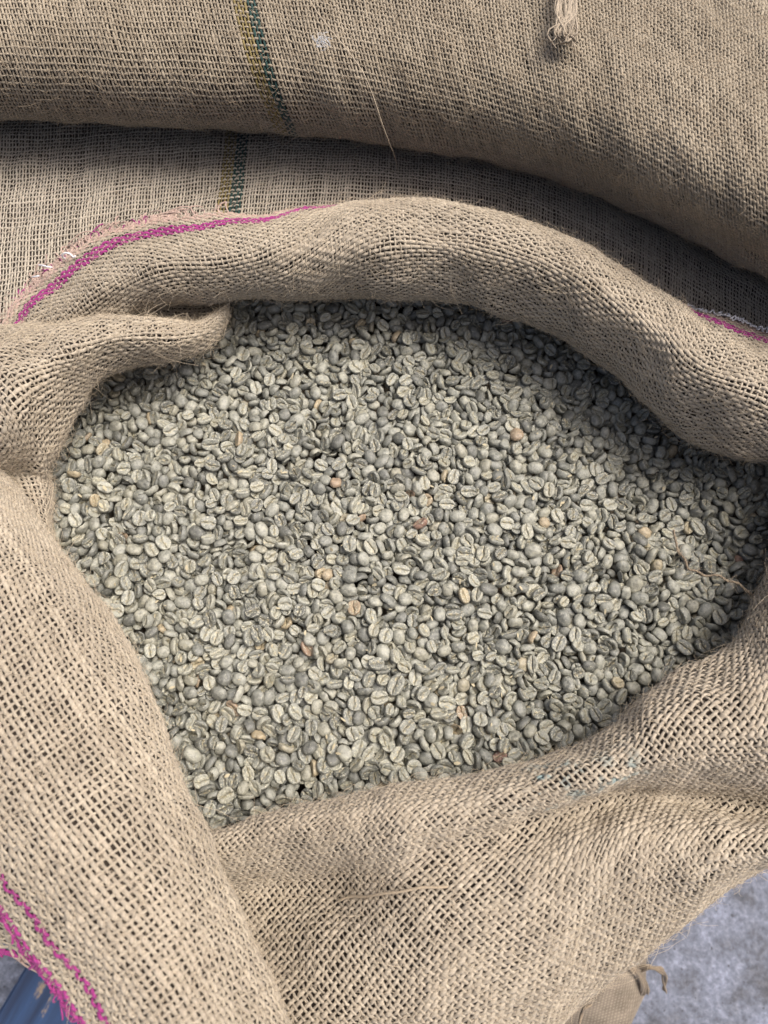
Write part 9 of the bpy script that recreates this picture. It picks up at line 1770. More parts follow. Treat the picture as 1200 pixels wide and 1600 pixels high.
66,629,619,-41,39,-4,-26,25,718,553,-62,5,-14,-26,24,794,-433,-43,-18,0,57,64,-992,389,-102,13,-2,-5,14,795,387,-111,-54,3,-41,55,126,781,-21,-48,6,-5,5,-999,148,-30,11,14,29,43,5,711,7,-6,-7,-17,
63,-965,249,-39,-20,4,20,27,1066,274,-125,8,8,58,37,471,-717,-45,1,-12,-50,64,-398,868,-48,-1,-21,4,4,-1041,-79,-79,-51,-4,3,15,-269,868,-52,-50,0,-45,35,21,760,4,5,3,-15,58,-976,267,-37,34,-8,-44,
25,-584,742,-33,5,-4,47,5,211,666,-1,-34,-3,-38,24,586,-658,-61,39,14,-38,12,-1103,136,-39,-42,3,-46,65,-176,864,-53,19,12,7,37,-1016,121,-40,31,5,36,46,375,-688,-48,-1,-2,-57,66,-358,723,-25,-44,4,4,
74,143,714,-10,-55,10,-28,31,-150,768,-33,-31,-20,-23,22,-848,-326,-50,17,0,49,75,199,734,-21,-50,26,42,13,875,-417,-40,-9,6,-26,24,661,521,-66,58,-14,-25,6,750,497,-55,10,20,33,23,-52,-757,-57,34,12,25,
16,651,637,-58,-18,-18,3,4,188,785,-25,7,-9,40,4,-741,616,-85,-22,-16,0,54,-239,691,-39,2,19,-35,15,-784,-345,-41,7,-14,1,8,544,-597,-18,8,6,-33,54,402,596,-16,-25,-17,16,65,-603,666,-47,0,3,-58,
22,-472,-799,-67,-57,1,36,44,-365,871,-58,13,3,-47,36,1061,-225,-57,1,16,-56,52,-1036,294,-49,18,5,39,75,-613,711,-63,57,5,43,74,-22,717,-18,3,4,53,45,565,542,-47,20,-3,-47,43,97,-774,-51,0,-1,-36,
75,392,-672,3,14,4,20,15,932,-397,-67,41,8,-42,55,-796,-244,-31,-49,2,-14,16,-903,-236,-62,-19,21,43,66,720,448,-90,-53,-7,-36,75,588,724,-33,9,4,42,39,-1074,135,-54,-2,-3,-4,63,95,704,-37,-53,-17,3,
33,-116,-810,-82,58,-1,-59,3,492,799,-59,-49,-13,1,16,224,-725,-19,1,3,25,44,992,373,-132,-19,19,-24,74,1052,-419,-57,-30,15,-6,21,581,-583,-72,-7,-1,2,7,1086,-166,-55,-3,8,-30,15,-343,786,-42,-56,0,-9,
25,-18,-747,-77,-29,0,56,15,-565,-630,-51,-1,19,29,15,122,-755,-47,-17,-13,6,25,-1,830,-34,12,-8,-48,55,-731,-383,-62,17,5,-20,44,-70,749,-5,29,-3,-15,2,-368,-821,-78,-6,5,-1,66,775,-461,-53,-11,-2,-43,
33,244,-696,-52,-5,7,44,4,-196,-754,-49,-5,-4,45,34,832,-533,-75,-12,20,13,68,279,795,-51,-1,0,-34,57,-329,875,-66,31,-5,57,76,1201,200,-58,-12,8,-42,64,223,825,-53,7,-6,34,45,-8,-720,-71,-45,-20,-16,
15,-347,-802,-69,17,-8,-4,37,1020,-384,-34,5,6,46,46,166,872,-59,16,3,-2,44,1137,270,-89,16,6,20,58,783,570,-100,9,3,26,5,998,324,-112,4,16,21,23,120,683,-20,-1,-8,-35,42,1181,155,-76,47,-29,-45,
55,608,-587,-54,9,4,3,24,-302,787,-28,6,0,46,64,1213,160,-65,-12,-3,-52,14,155,685,-37,54,4,-3,25,-912,-186,-64,50,20,35,15,730,521,-97,19,8,-51,73,-584,-752,-69,-17,-10,-14,74,1147,-211,-67,-3,8,37,
5,-753,-404,-74,54,-3,-5,56,36,-792,-59,1,17,-19,7,-444,825,-40,57,3,-55,16,-1005,-131,-55,-49,12,2,34,1181,269,-71,12,-8,-18,24,-593,622,-68,-42,-24,-10,37,-153,801,-35,9,1,-46,65,1062,242,-99,2,-19,30,
46,-97,687,-40,8,-10,-2,45,30,-818,-50,-11,0,-26,11,655,600,-73,20,-18,-54,36,631,-530,-57,-2,-5,32,13,1069,-246,-36,-49,-5,13,38,699,589,-83,43,7,39,76,187,-757,-59,12,16,52,5,202,753,-17,-26,-3,54,
24,-530,820,-33,13,1,24,35,-892,576,-133,5,-9,33,54,913,-426,-60,-5,-4,39,45,1108,316,-116,14,11,-16,1,120,-792,-52,-54,-1,-59,63,910,453,-122,-17,7,41,25,105,-739,-56,2,5,-50,63,-931,-161,-72,56,5,-47,
65,628,-691,-56,-5,1,50,43,736,-511,-51,13,7,-36,13,-556,-797,-70,6,11,-47,23,907,364,-131,-8,4,28,4,557,-663,-106,58,0,-55,75,568,-618,-25,15,-15,-7,74,770,434,-102,15,4,-37,24,520,-622,-51,10,8,-12,
33,561,688,-55,43,-2,-26,34,336,711,-30,-3,12,52,32,-782,-466,-69,11,4,-14,15,-118,697,-30,-23,17,-32,25,-1045,101,-50,-2,5,24,5,-1004,444,-145,-15,11,7,65,302,740,-47,20,-14,-60,75,1134,224,-66,-4,-5,31,
16,556,-725,-79,51,-21,6,62,295,-783,-56,0,2,-32,45,1193,25,-84,18,-3,35,38,13,-730,-76,23,2,-29,75,-67,-780,-76,-4,-6,-28,54,-385,845,-50,-20,4,-43,55,175,747,-45,-51,3,28,67,228,724,-35,34,-4,4,
35,46,-822,-82,5,3,-37,45,594,524,-58,9,-5,39,15,406,712,-47,56,13,-55,53,1031,-396,-60,-8,-2,0,52,518,695,-34,21,7,-49,3,930,-368,-60,-60,-1,-55,2,-9,801,-27,-4,1,7,54,517,589,-24,-5,9,-30,
14,-999,179,-51,47,10,41,33,216,867,-57,-49,21,30,16,897,312,-170,-11,19,23,45,281,682,-28,18,-11,25,6,1101,290,-92,-15,11,-55,74,711,-515,-29,1,-1,33,25,-537,-711,-52,-31,1,-52,55,-714,570,-99,-8,8,41,
18,219,795,-46,-50,4,-17,6,-628,654,-68,11,-22,53,45,-586,775,-56,36,-19,29,35,-693,-377,-74,-26,-17,-35,24,-306,847,-50,-60,3,-57,8,-201,828,-37,-10,4,-41,76,37,778,-20,-37,22,36,3,-703,-563,-74,0,2,34,
25,1164,-229,-85,-6,-1,11,33,664,465,-105,-15,14,20,45,-719,-453,-71,57,-20,59,46,-873,-201,-60,-12,3,17,26,-1039,157,-46,0,-6,-54,26,942,336,-141,50,4,48,43,-952,280,-68,-7,-20,-20,64,187,-704,-45,6,11,-33,
25,545,573,-40,-14,9,-25,36,642,481,-91,2,-24,-47,75,149,765,-46,-50,-10,53,66,1125,249,-80,38,-26,47,7,-47,758,-22,-5,-1,22,7,-565,-580,-63,-17,1,41,24,273,842,-46,-11,6,-36,14,478,737,-48,17,-16,45,
45,673,-623,-76,6,1,52,5,734,-597,-76,59,5,-46,74,-157,-765,-71,-57,1,13,77,-30,-799,-80,2,-1,53,4,654,690,-57,-51,-9,-51,76,41,741,-31,-15,3,33,12,884,397,-133,-41,-18,-17,65,837,-484,-48,-23,-22,-30,
33,-147,-804,-29,-12,4,-33,35,-954,475,-146,9,-3,36,15,237,745,-47,32,-17,-3,55,354,-775,-66,-1,0,-32,33,252,680,-6,-22,-7,-55,15,-818,-290,-59,11,-1,-16,15,-778,607,-124,-13,8,-8,3,1017,349,-120,1,-12,-2,
54,-566,-654,-93,1,-3,46,24,-1072,177,-61,6,-3,-23,4,952,407,-122,6,6,2,75,1141,301,-114,7,-3,-31,25,-115,-767,-55,26,-2,-56,2,-881,-156,-54,-11,13,51,34,-1051,353,-111,55,4,20,55,992,-440,-65,-5,2,-48,
68,-461,729,-33,1,8,13,45,-1073,29,-62,0,-2,4,55,73,-806,-63,-6,12,36,8,279,720,-57,-23,3,8,65,-725,602,-112,-22,15,9,13,156,651,-19,-37,14,28,5,-644,640,-82,23,17,25,3,319,-746,-48,49,6,50,
4,944,-494,-75,9,-9,-30,33,445,764,-37,-5,2,55,4,-522,-779,-71,58,6,-34,64,-612,748,-77,15,-1,33,75,1179,-73,-61,14,-4,-28,25,552,-683,-45,15,4,11,57,-881,-279,-69,-19,1,-23,73,-1050,192,-51,21,-15,48,
6,-580,-721,-72,-40,3,-44,45,-104,797,-77,-17,-3,-13,47,801,457,-125,-21,0,-45,27,52,856,-65,-6,-10,-25,34,1110,211,-102,8,-1,-41,35,-919,-229,-74,-36,-2,-25,59,297,647,-25,13,-1,43,75,120,723,-23,14,0,45,
54,-613,-734,-83,5,1,31,16,531,-652,-63,11,-10,-51,65,610,-618,-44,6,-1,-40,5,-756,-291,-48,3,5,-36,7,1110,-291,-56,4,-10,-27,66,838,-422,-40,5,-12,10,45,-967,-143,-63,-53,-2,46,2,-24,683,-30,43,13,37,
24,-246,868,-52,-3,-11,-9,37,1208,63,-82,-8,2,-39,15,673,-518,-22,9,-6,53,62,-1062,308,-91,-2,-3,-42,17,239,701,-48,-53,12,29,44,-1092,250,-70,-12,8,-20,25,835,383,-148,18,-10,35,76,563,518,-56,-12,10,2,
14,-860,-152,-85,-57,-2,-18,15,-1087,78,-41,-15,6,-46,67,519,716,-38,-2,16,-30,25,-604,800,-66,45,6,-35,54,542,608,-42,-4,10,-4,8,364,708,-39,-10,-19,2,24,479,648,-39,18,-8,-54,33,-630,-662,-64,16,-7,2,
2,991,-309,-67,17,19,52,12,-65,794,-24,7,-10,54,12,142,869,-68,-16,19,-12,55,254,789,-51,-19,-9,22,64,966,298,-140,-9,1,-54,12,-156,744,-43,-38,-20,54,21,-1057,219,-66,2,2,49,15,1059,-326,-53,-7,5,54,
33,144,-805,-73,-39,10,-33,66,1233,181,-89,3,3,-15,35,-34,-719,-72,-28,5,-40,7,203,-794,-63,3,-4,23,50,-499,167,4,48,-3,19,4,1203,133,-85,-6,-2,-17,3,377,730,-65,-4,-12,21,16,433,688,-38,3,-10,23,
77,1160,-145,-98,-6,5,52,34,821,484,-119,29,-6,51,53,1140,-104,-81,13,-4,-43,5,334,768,-35,-5,-5,17,55,140,736,-20,57,12,-54,6,-680,-517,-78,43,3,32,27,-393,722,-51,29,-2,-39,72,-1037,233,-67,-31,0,-35,
16,-676,-399,-47,33,10,-59,55,1197,217,-86,5,0,53,25,517,-725,-85,1,2,26,12,-937,542,-147,3,7,-13,7,-942,-195,-103,59,2,44,76,501,-701,-66,-1,-2,-58,75,-96,-741,-66,-59,8,58,38,668,622,-71,24,-6,-47,
36,-849,591,-129,4,-10,11,44,69,-741,-69,-9,19,50,60,775,491,-83,-11,19,-40,22,-847,-178,-60,8,11,-18,77,412,613,-31,4,16,-33,24,383,616,-32,50,10,-22,13,504,610,-20,20,4,-6,74,65,755,-33,-60,3,-42,
44,421,-658,-62,-22,-4,-55,3,-343,850,-56,-52,0,30,64,698,-627,-71,32,3,-37,61,-213,777,-33,53,5,31,1,-511,814,-41,43,-2,-36,75,-606,-549,-65,7,7,-7,6,349,797,-46,40,24,-9,4,360,766,-75,-17,-14,-28,
3,290,-726,-45,-1,-1,30,35,-675,-594,-41,-1,-5,-21,22,672,477,-86,42,-1,9,41,-742,-443,-90,-54,30,32,66,64,-703,-59,2,-4,28,74,-237,-749,-21,-14,-5,8,24,339,614,-28,-2,7,-40,55,-974,43,-72,53,2,-29,
46,764,403,-99,12,-8,-8,46,-1019,347,-116,11,3,39,53,1140,177,-59,-11,4,51,36,-756,-354,-72,-20,-2,-13,17,993,247,-145,1,-19,28,78,-276,796,-62,-59,0,-33,5,9,-815,-78,-2,-1,-14,35,1063,-198,-86,60,7,-40,
24,991,-404,-64,1,2,-51,5,-138,773,-27,2,19,-48,47,521,542,-51,7,13,22,44,-1005,472,-135,-10,-12,29,15,-976,303,-94,7,-18,-21,16,-284,752,-63,-57,-3,-30,61,1013,-364,-57,-14,17,-40,4,-1023,-163,-89,-4,-14,-45,
7,819,530,-106,31,5,-46,16,441,593,-42,-51,9,-52,44,486,766,-65,1,5,-35,34,-1023,194,-50,-9,-15,7,35,930,409,-148,-3,2,-60,35,-1011,234,-55,52,3,5,35,756,551,-82,8,3,46,52,514,-34,-50,-7,3,-6,
74,-884,-130,-47,23,-9,-51,25,-1011,55,-59,6,-3,2,35,-78,828,-37,-58,-10,-25,5,-561,757,-46,17,5,-34,65,772,-524,-61,-11,4,-26,35,817,348,-151,7,-4,-44,66,-869,-244,-49,-55,3,-20,16,631,574,-52,22,-4,25,
62,799,-569,-58,5,3,27,12,582,709,-55,-6,-7,-28,36,1220,273,-84,13,3,28,26,165,-733,-65,2,-2,-11,54,179,-688,-73,51,3,60,47,1073,319,-129,13,16,53,3,-709,-525,-99,59,2,28,6,-983,-150,-93,0,0,-33,
54,719,-459,-33,-7,-1,-17,2,-955,333,-99,-56,0,49,17,341,733,-43,15,-7,0,35,880,473,-130,5,7,-23,15,887,-439,-82,56,-8,-23,17,993,273,-149,7,17,-31,48,799,-528,-79,60,2,26,74,1130,-268,-76,-13,-14,-24,
26,-838,-203,-45,-55,5,-26,65,-885,-187,-66,30,9,17,16,-516,-751,-65,18,1,3,56,916,-506,-89,7,9,-48,15,1053,-289,-40,-2,-2,47,35,-615,-578,-71,4,-2,-14,65,-89,816,-58,-4,17,19,56,-975,364,-99,-50,14,28,
74,-294,715,-59,-38,14,-51,18,473,705,-24,-7,-5,-60,24,-1005,-16,-60,0,-8,-31,75,586,739,-45,0,22,-32,72,257,818,-56,-50,-18,9,15,-646,-508,-58,12,13,20,36,-986,225,-66,-8,5,21,74,-502,750,-46,10,17,-10,
52,-677,-380,-83,-18,9,-19,15,-1102,166,-57,3,3,22,23,626,511,-52,18,-4,39,34,-467,-741,-52,15,-12,51,16,126,-727,-81,5,4,-34,3,650,-599,-62,53,-15,-38,3,-258,833,-59,-10,8,28,36,-1004,313,-95,8,8,-27,
13,-661,-523,-95,-58,-2,-24,16,596,676,-55,2,2,-5,72,322,-715,-48,-8,0,3,55,-837,-268,-58,53,10,25,63,-565,-771,-87,2,1,20,5,757,-483,-80,-6,-5,-42,24,892,334,-161,29,-23,-27,42,-227,709,-74,6,2,40,
45,562,-642,-64,-25,10,32,13,-1090,212,-85,-59,-2,-12,45,-369,750,-31,-15,0,-13,36,-962,401,-131,0,1,-11,33,640,526,-31,-17,-11,19,36,-662,-645,-75,58,-1,-34,75,396,798,-69,-24,-9,26,4,-971,10,-57,56,-4,-36,
15,440,-709,-70,47,4,-49,13,1086,-271,-98,-60,3,29,64,-8,-778,-69,42,4,27,53,1243,211,-101,54,0,15,26,-425,791,-58,-3,-3,-18,39,-937,-74,-82,-7,0,10,24,1179,-23,-85,56,-10,-30,13,511,774,-55,-11,-14,15,
35,1193,-72,-85,2,1,-40,36,-1041,380,-104,-26,4,-55,37,123,-657,-72,-7,-4,36,27,105,806,-45,-25,12,-41,14,-79,792,-67,34,-3,-40,46,-164,836,-42,-55,-7,27,35,-403,839,-69,-1,-2,-22,5,-740,-326,-77,-4,6,-15,
66,715,-478,-71,-6,3,-13,26,-784,-271,-60,3,0,-4,15,1033,-276,-79,9,-1,56,4,914,362,-166,-6,0,13,56,-491,742,-33,20,4,10,15,-1021,-14,-32,-2,2,26,34,868,-521,-86,3,6,23,13,-505,782,-62,-57,-8,23,
11,-1025,34,-61,31,13,-59,46,-618,-479,-71,59,3,57,5,-483,-740,-90,30,3,30,5,-655,-434,-41,-12,1,7,64,747,594,-80,-6,6,41,3,567,618,-33,14,-13,-19,75,-181,797,-74,57,6,28,77,403,646,-50,1,9,-55,
67,54,813,-55,34,0,-42,25,187,630,-29,6,8,-11,77,377,630,-45,-8,11,-20,13,485,672,-43,-20,20,-25,24,-507,-679,-73,58,2,-9,35,22,839,-67,-15,3,30,35,-691,-414,-82,-20,4,-15,43,886,66,-125,-56,5,49,
4,-978,-195,-86,-2,-5,-21,53,851,322,-156,22,-7,-5,25,71,802,-43,-39,-14,24,7,90,-816,-74,-1,2,33,34,-432,726,-42,-21,25,-23,74,643,652,-60,-11,-27,-4,31,151,840,-45,-3,0,-28,12,875,-483,-79,-10,13,54,
64,-121,861,-67,-54,-12,-26,31,-383,784,-39,-8,-9,-46,23,-955,424,-141,-8,-14,32,58,-1062,57,-70,55,2,-52,35,841,-396,-95,-7,1,19,36,31,803,-44,9,17,-3,54,-109,761,-47,-8,-6,30,64,688,-538,-68,53,8,-47,
5,214,-684,-55,3,-3,17,22,-702,627,-120,-7,-2,38,16,1149,225,-92,5,3,-38,6,552,-608,-75,-7,0,-57,15,853,405,-134,-10,-10,35,4,719,590,-101,2,0,-24,13,-1036,403,-120,11,7,12,25,-615,-770,-71,4,-4,56,
46,850,458,-126,16,4,53,25,750,570,-48,-9,1,55,55,1155,259,-98,-9,1,29,57,1101,-259,-64,-4,-5,1,35,314,660,-52,14,11,-25,58,-597,-608,-79,56,1,-4,25,727,627,-90,-23,1,54,53,1121,-153,-117,0,0,44,
62,731,-552,-58,-3,-11,-28,16,717,484,-86,18,-4,5,54,63,660,-37,-24,26,-50,64,-659,-480,-85,7,2,-51,66,672,-569,-70,-6,0,56,55,-834,-245,-25,5,3,-49,32,660,-521,-77,59,-2,53,36,993,343,-173,-57,6,-47,
74,-659,610,-98,-58,-1,34,44,-946,-3,-75,3,3,21,5,-682,-449,-73,-7,-1,4,56,-699,226,-89,5,-2,-18,21,-826,-323,-79,-4,0,24,53,-25,826,-69,12,16,23,57,-95,724,-47,-49,0,59,56,1023,329,-151,-6,5,27,
17,1024,-315,-68,-3,-1,-39,63,1167,292,-108,-49,3,-49,36,-521,709,-50,-6,-7,15,7,494,544,-72,-7,-5,-39,64,-330,802,-79,47,-7,-34,6,299,-687,-41,5,0,30,14,728,603,-63,4,1,-32,15,575,-563,-48,-2,8,30,
46,-227,839,-77,-14,0,-43,16,598,614,-55,-14,1,-22,23,882,367,-165,16,6,-36,21,890,-401,-91,29,-1,25,46,-997,277,-78,-24,12,54,23,472,-647,-74,-8,1,-41,66,352,623,-59,-2,-9,34,26,278,742,-68,17,-11,21,
26,449,-750,-68,2,-4,22,38,103,672,-64,-58,0,23,63,-468,-705,-105,-53,-4,26,2,790,-481,-89,1,1,33,63,168,-793,-75,0,2,-43,3,1161,-109,-94,33,4,-45,16,-479,760,-44,-26,-3,51,12,211,650,-38,-11,1,-11,
14,962,-382,-91,-57,1,-38,15,-1019,309,-57,-6,-7,36,32,809,-353,-84,28,-2,-31,16,702,500,-133,-59,-2,32,25,819,-458,-60,16,9,-2,32,1078,220,-118,-9,1,5,2,835,429,-138,20,-4,15,75,294,791,-94,2,0,58,
36,-568,638,-72,3,-5,17,24,-533,797,-61,-2,0,8,65,-378,816,-57,-1,-18,-41,58,-553,-22,-58,-52,-1,12,24,1035,-443,-56,6,-3,-18,55,618,710,-67,-5,3,-50,13,519,625,-56,-5,-19,3,76,807,543,-115,-13,13,-34,
34,404,574,-58,-5,-2,43,16,778,520,-93,6,-2,-59,54,-589,745,-80,3,-6,-52,54,-944,-129,-72,51,-7,47,23,40,-739,-58,-7,-1,-34,23,-457,844,-74,7,-2,-59,71,-911,-197,-89,-22,14,25,74,135,810,-49,59,-6,-38,
44,-792,-197,-53,-12,1,47,13,-1005,19,-54,9,9,-43,73,784,-361,-102,59,1,-43,4,-256,674,-71,57,5,-28,53,-649,-564,-82,-55,0,-49,36,-747,579,-127,49,-4,38,12,-1028,-71,-94,2,-1,13,5,-967,437,-163,12,-10,26,
5,713,414,-136,4,0,47,45,693,547,-105,-11,-3,-35,38,681,-493,-60,-8,4,-34,14,-199,694,-42,-7,4,44,24,-69,-623,-61,3,-2,53,51,208,-641,-68,3,-7,-6,56,-909,-271,-77,-6,-2,-19,24,1141,-66,-87,-22,-8,-28,
66,-1003,-83,-77,-6,9,-31,16,-994,-179,-56,-18,0,-48,24,363,592,-54,-60,3,-29,15,481,573,-55,-11,15,-46,42,-399,802,-69,-29,3,40,5,723,336,-150,8,-5,-6,51,-55,670,-48,8,1,-25,55,-148,864,-78,-11,2,-21,
62,895,-499,-75,14,10,-50,34,636,676,-65,-2,-2,-55,15,350,665,-59,6,-7,21,58,-134,821,-56,20,1,-10,74,-800,-323,-77,11,-3,36,25,-261,703,-69,-25,4,-52,54,586,497,-92,2,-2,39,61,429,825,-57,-1,8,-7,
5,556,649,-34,12,-9,-9,73,750,549,-116,5,0,31,15,903,-471,-88,-4,4,58,26,-58,728,-55,-23,-4,-18,54,5,732,-20,4,7,-16,47,389,-774,-59,58,-1,-47,4,59,384,-32,4,-10,-44,56,-216,800,-63,1,-12,-24,
5,500,-611,-68,19,-4,21,67,834,-360,-78,6,-2,-43,23,748,468,-123,36,1,-46,53,201,820,-77,18,6,-28,16,208,-732,-57,-2,1,8,35,-1054,-49,-84,1,-2,44,12,-543,16,-46,17,1,-28,5,380,668,-85,-5,1,19,
16,467,595,-62,32,-4,12,3,162,809,-64,22,-8,-30,23,-406,747,-49,-4,-14,28,43,329,836,-83,5,6,-7,3,573,568,-85,-44,3,-3,34,615,-688,-93,-4,-1,56,15,-972,-33,-82,2,-1,35,24,1060,-267,-70,-13,4,34,
7,-518,-726,-89,-6,2,-50,47,151,-769,-67,3,9,18,33,949,308,-182,-10,1,33,75,588,163,-81,-55,-1,42,5,-979,472,-161,-10,4,-31,71,1005,299,-143,59,2,-29,12,-370,-747,-77,-29,-4,-27,5,399,830,-42,7,-18,54,
55,299,691,-55,52,-9,12,3,-768,12,-85,-58,-2,-45,63,-662,648,-101,26,-5,32,24,-580,-681,-78,7,-7,42,66,-947,501,-182,-54,3,3,65,-251,739,-73,-22,2,-23,53,-1022,225,-66,-9,1,9,55,-598,646,-78,-25,-7,4,
35,188,809,-69,-34,2,-28,12,-71,531,-34,-4,-5,-59,14,874,20,-142,-4,3,12,26,-483,811,-77,-58,-1,-51,75,530,-282,-33,-55,4,-37,39,335,681,-76,4,-20,42,64,499,-660,-84,1,1,20,15,-199,-570,-74,59,1,20,
6,296,636,-80,1,-2,-44,54,1043,309,-127,-9,6,-51,42,15,-65,-5,11,-5,19,16,540,680,-71,60,0,43,44,603,-712,-81,48,17,-57,16,-357,724,-69,-8,-2,-35,35,261,647,-19,-5,5,59,53,-987,325,-111,13,17,-45,
46,464,-615,-66,2,3,-50,16,627,303,-136,56,1,-18,21,-552,836,-65,0,6,-38,35,714,-569,-85,60,0,5,55,1070,-396,-65,1,-2,-23,52,779,550,-119,1,-13,-30,14,219,839,-77,2,0,10,66,-615,-690,-87,-57,1,21,
56,-1065,0,-78,-9,5,-35,2,-309,817,-57,2,-9,58,22,-1021,86,-56,0,1,-40,4,-1012,-42,-86,3,-1,-55,12,-294,624,-53,-22,25,-14,35,-251,810,-72,3,-7,-17,25,-930,472,-199,56,-3,-54,6,466,-688,-90,59,3,-10,
26,-709,575,-131,2,1,-43,55,-998,360,-95,56,-10,-54,44,47,-766,-81,-14,-7,8,33,981,-475,-79,-54,-5,-30,55,339,-736,-56,55,0,11,54,333,-688,-54,54,0,26,62,903,423,-151,-7,4,-40,5,-114,-233,2,0,-2,37,
13,390,766,-58,9,-12,-22,56,260,-729,-58,1,1,-31,6,119,-783,-96,-59,2,-60,66,855,-260,-44,7,-13,-36,54,-185,742,-64,13,1,-28,36,836,-509,-80,2,9,50,25,431,-685,-57,-10,9,-41,5,873,-15,-121,-3,-7,-38,
63,914,-398,-104,60,-2,11,24,1078,-360,-58,-4,2,46,16,1196,179,-101,-59,0,45,35,878,-182,-64,0,6,-15,33,-242,761,-90,-40,-13,43,53,-717,-295,-61,-10,-3,52,4,-338,747,-39,10,10,-29,76,418,676,-74,-13,16,-6,
4,292,-560,-56,0,2,23,63,-627,-519,-75,-20,0,22,7,-582,708,-83,57,1,41,5,-561,-734,-85,-6,-4,-41,6,-540,671,-58,-6,-1,31,75,871,427,-158,59,-3,41,5,959,-347,-57,-7,-14,17,35,-196,783,-92,4,5,36,
16,-132,787,-65,-24,8,43,55,-909,-147,-83,52,-4,31,14,-910,-44,-78,1,6,58,15,496,-319,-39,-2,4,50,24,452,768,-72,-5,2,49,43,-713,357,-123,-2,-21,-39,63,71,686,-49,-6,-5,35,23,842,-283,-88,58,1,-48,
74,-1064,257,-78,-2,-1,-12,34,535,756,-56,-4,-4,25,37,107,753,-37,54,1,-24,12,420,547,-85,59,0,-21,32,-99,-538,-51,-20,4,43,37,419,325,-64,-59,-3,58,13,629,538,-91,1,23,47,35,-554,-693,-87,47,5,-28,
43,172,716,-27,47,-1,16,15,-900,545,-171,-56,7,-12,25,698,-108,-91,59,-2,-10,21,946,-422,-79,41,2,6,13,-558,794,-39,5,-3,20,73,-976,506,-152,10,4,11,3,641,-603,-74,-16,1,-15,1,-694,259,-100,8,2,-56,
13,1048,216,-129,-4,3,33,14,983,181,-176,-54,3,-45,66,195,684,-43,-7,-2,46,36,320,624,-64,1,10,-19,26,858,368,-144,10,8,-43,77,-204,650,-89,-1,-2,43,54,1069,-146,-120,1,-1,48,45,421,711,-78,-3,-1,22,
5,313,760,-70,-11,3,-9,24,-523,-684,-91,-3,0,-24,24,-740,137,-94,-4,-3,-16,35,385,48,-28,-5,5,-6,36,406,-709,-57,-51,-7,-7,54,-829,-368,-89,-51,-1,40,41,-1035,325,-106,9,0,-11,16,955,347,-169,-7,1,-52,
73,748,-444,-45,5,6,6,14,137,835,-88,60,1,15,27,-700,-482,-82,2,0,-43,75,-409,-719,-75,-2,-13,24,33,137,125,14,-41,8,-52,22,1073,169,-107,-8,-2,16,22,904,394,-159,50,-11,46,56,-1072,96,-58,6,-2,17,
35,-799,-358,-85,-5,2,12]).reshape(-1, 7)
BK = BEANS[:, 0] // 10
BP = BEANS[:, 1:4] / np.array([50.0, 50.0, 100.0])
BE = np.radians(BEANS[:, 4:7] * 3.0)
BQ = np.array([tuple(Euler(e).to_quaternion()) for e in BE])
_r = np.random.RandomState(77)
BS = (0.621 + 0.042 * (BEANS[:, 0] % 10))[:, None] * _r.uniform(0.94, 1.06, (len(BEANS), 3))
BT = _r.rand(len(BEANS))
BZ = 0.6105          # height of the settled heap in the sack
HERO = 300
n_b = len(BK)
BPOS = BP * 0.01 + np.array([0, 0, BZ])


chv, chf, rc = [], [], np.random.RandomState(41)
for q in range(130):
    c0 = BPOS[rc.randint(0, 900)] + np.array([rc.normal(0, .002), rc.normal(0, .002), 0.0038])
    a0, sz = rc.uniform(0, 6.28), rc.uniform(0.0006, 0.0017)
    d1 = np.array([math.cos(a0), math.sin(a0), rc.normal(0, .4)]) * sz
    d2 = np.array([-math.sin(a0), math.cos(a0), rc.normal(0, .5)]) * sz * rc.uniform(.25, .6)
    b0 = len(chv)
    for u in (-1, 0, 1):
        for w in (-1, 1):
            chv.append(c0 + d1 * u + d2 * w * (1.0 if u == 0 else 0.45) + np.array([0, 0, -0.0004 * abs(u)]))
    chf += [(b0, b0 + 1, b0 + 3, b0 + 2), (b0 + 2, b0 + 3, b0 + 5, b0 + 4)]
tag(mesh_obj('chaff', np.array(chv), np.array(chf), plain('pale_chaff', (0.42, 0.37, 0.25), 0.7), None), 'tiny pale flakes of dry skin scattered over the beans', 'chaff', None, 'stuff')


def bean_label(k, pos, quat, tone, size):
    q = Quaternion(quat)
    n, ax = q @ Vector((0, 0, 1)), q @ Vector((1, 0, 0))
    view = Vector(CAM - pos).normalized()
    f = n.dot(view)
    if k == 4:
        pose = 'round bean'
    elif k == 5:
        pose = 'thin shell bean'
    elif k == 7:
        pose = 'chipped bean'
    elif f > 0.55:
        pose = 'crease-up bean'
    elif f < -0.55:
        pose = 'smooth-back bean'
    else:
        pose = 'bean on edge'
    colr = 'grey' if tone < 0.3 else 'grey-green' if tone < 0.6 else 'pale green' if tone < 0.8 else 'yellow-green' if tone < 0.983 else 'tan' if tone < 0.997 else 'reddish brown'
    big = 'large ' if size > 1.03 else 'small ' if size < 0.92 else ''
    x, y = pos[0], pos[1]
    a = math.degrees(math.atan2(ax.y, ax.x)) % 180
    lie = 'lying level' if a < 22 or a > 158 else 'pointing up right' if a < 68 else 'pointing away' if a < 112 else 'pointing up left'
    ys = ['at the front rim', 'near the front rim', 'in the front half', 'just before the middle', 'just behind the middle', 'in the back half', 'near the back roll']
    xs = ['far left', 'left', 'left of centre', 'centre', 'right of centre', 'right', 'far right']
    zy = ys[int(np.searchsorted([-0.115, -0.085, -0.05, -0.015, 0.02, 0.06], y))]
    zx = xs[int(np.searchsorted([-0.15, -0.10, -0.045, 0.01, 0.065, 0.12], x))]
    return '%s%s %s %s %s, %s' % (big, colr, pose, lie, zy, zx)


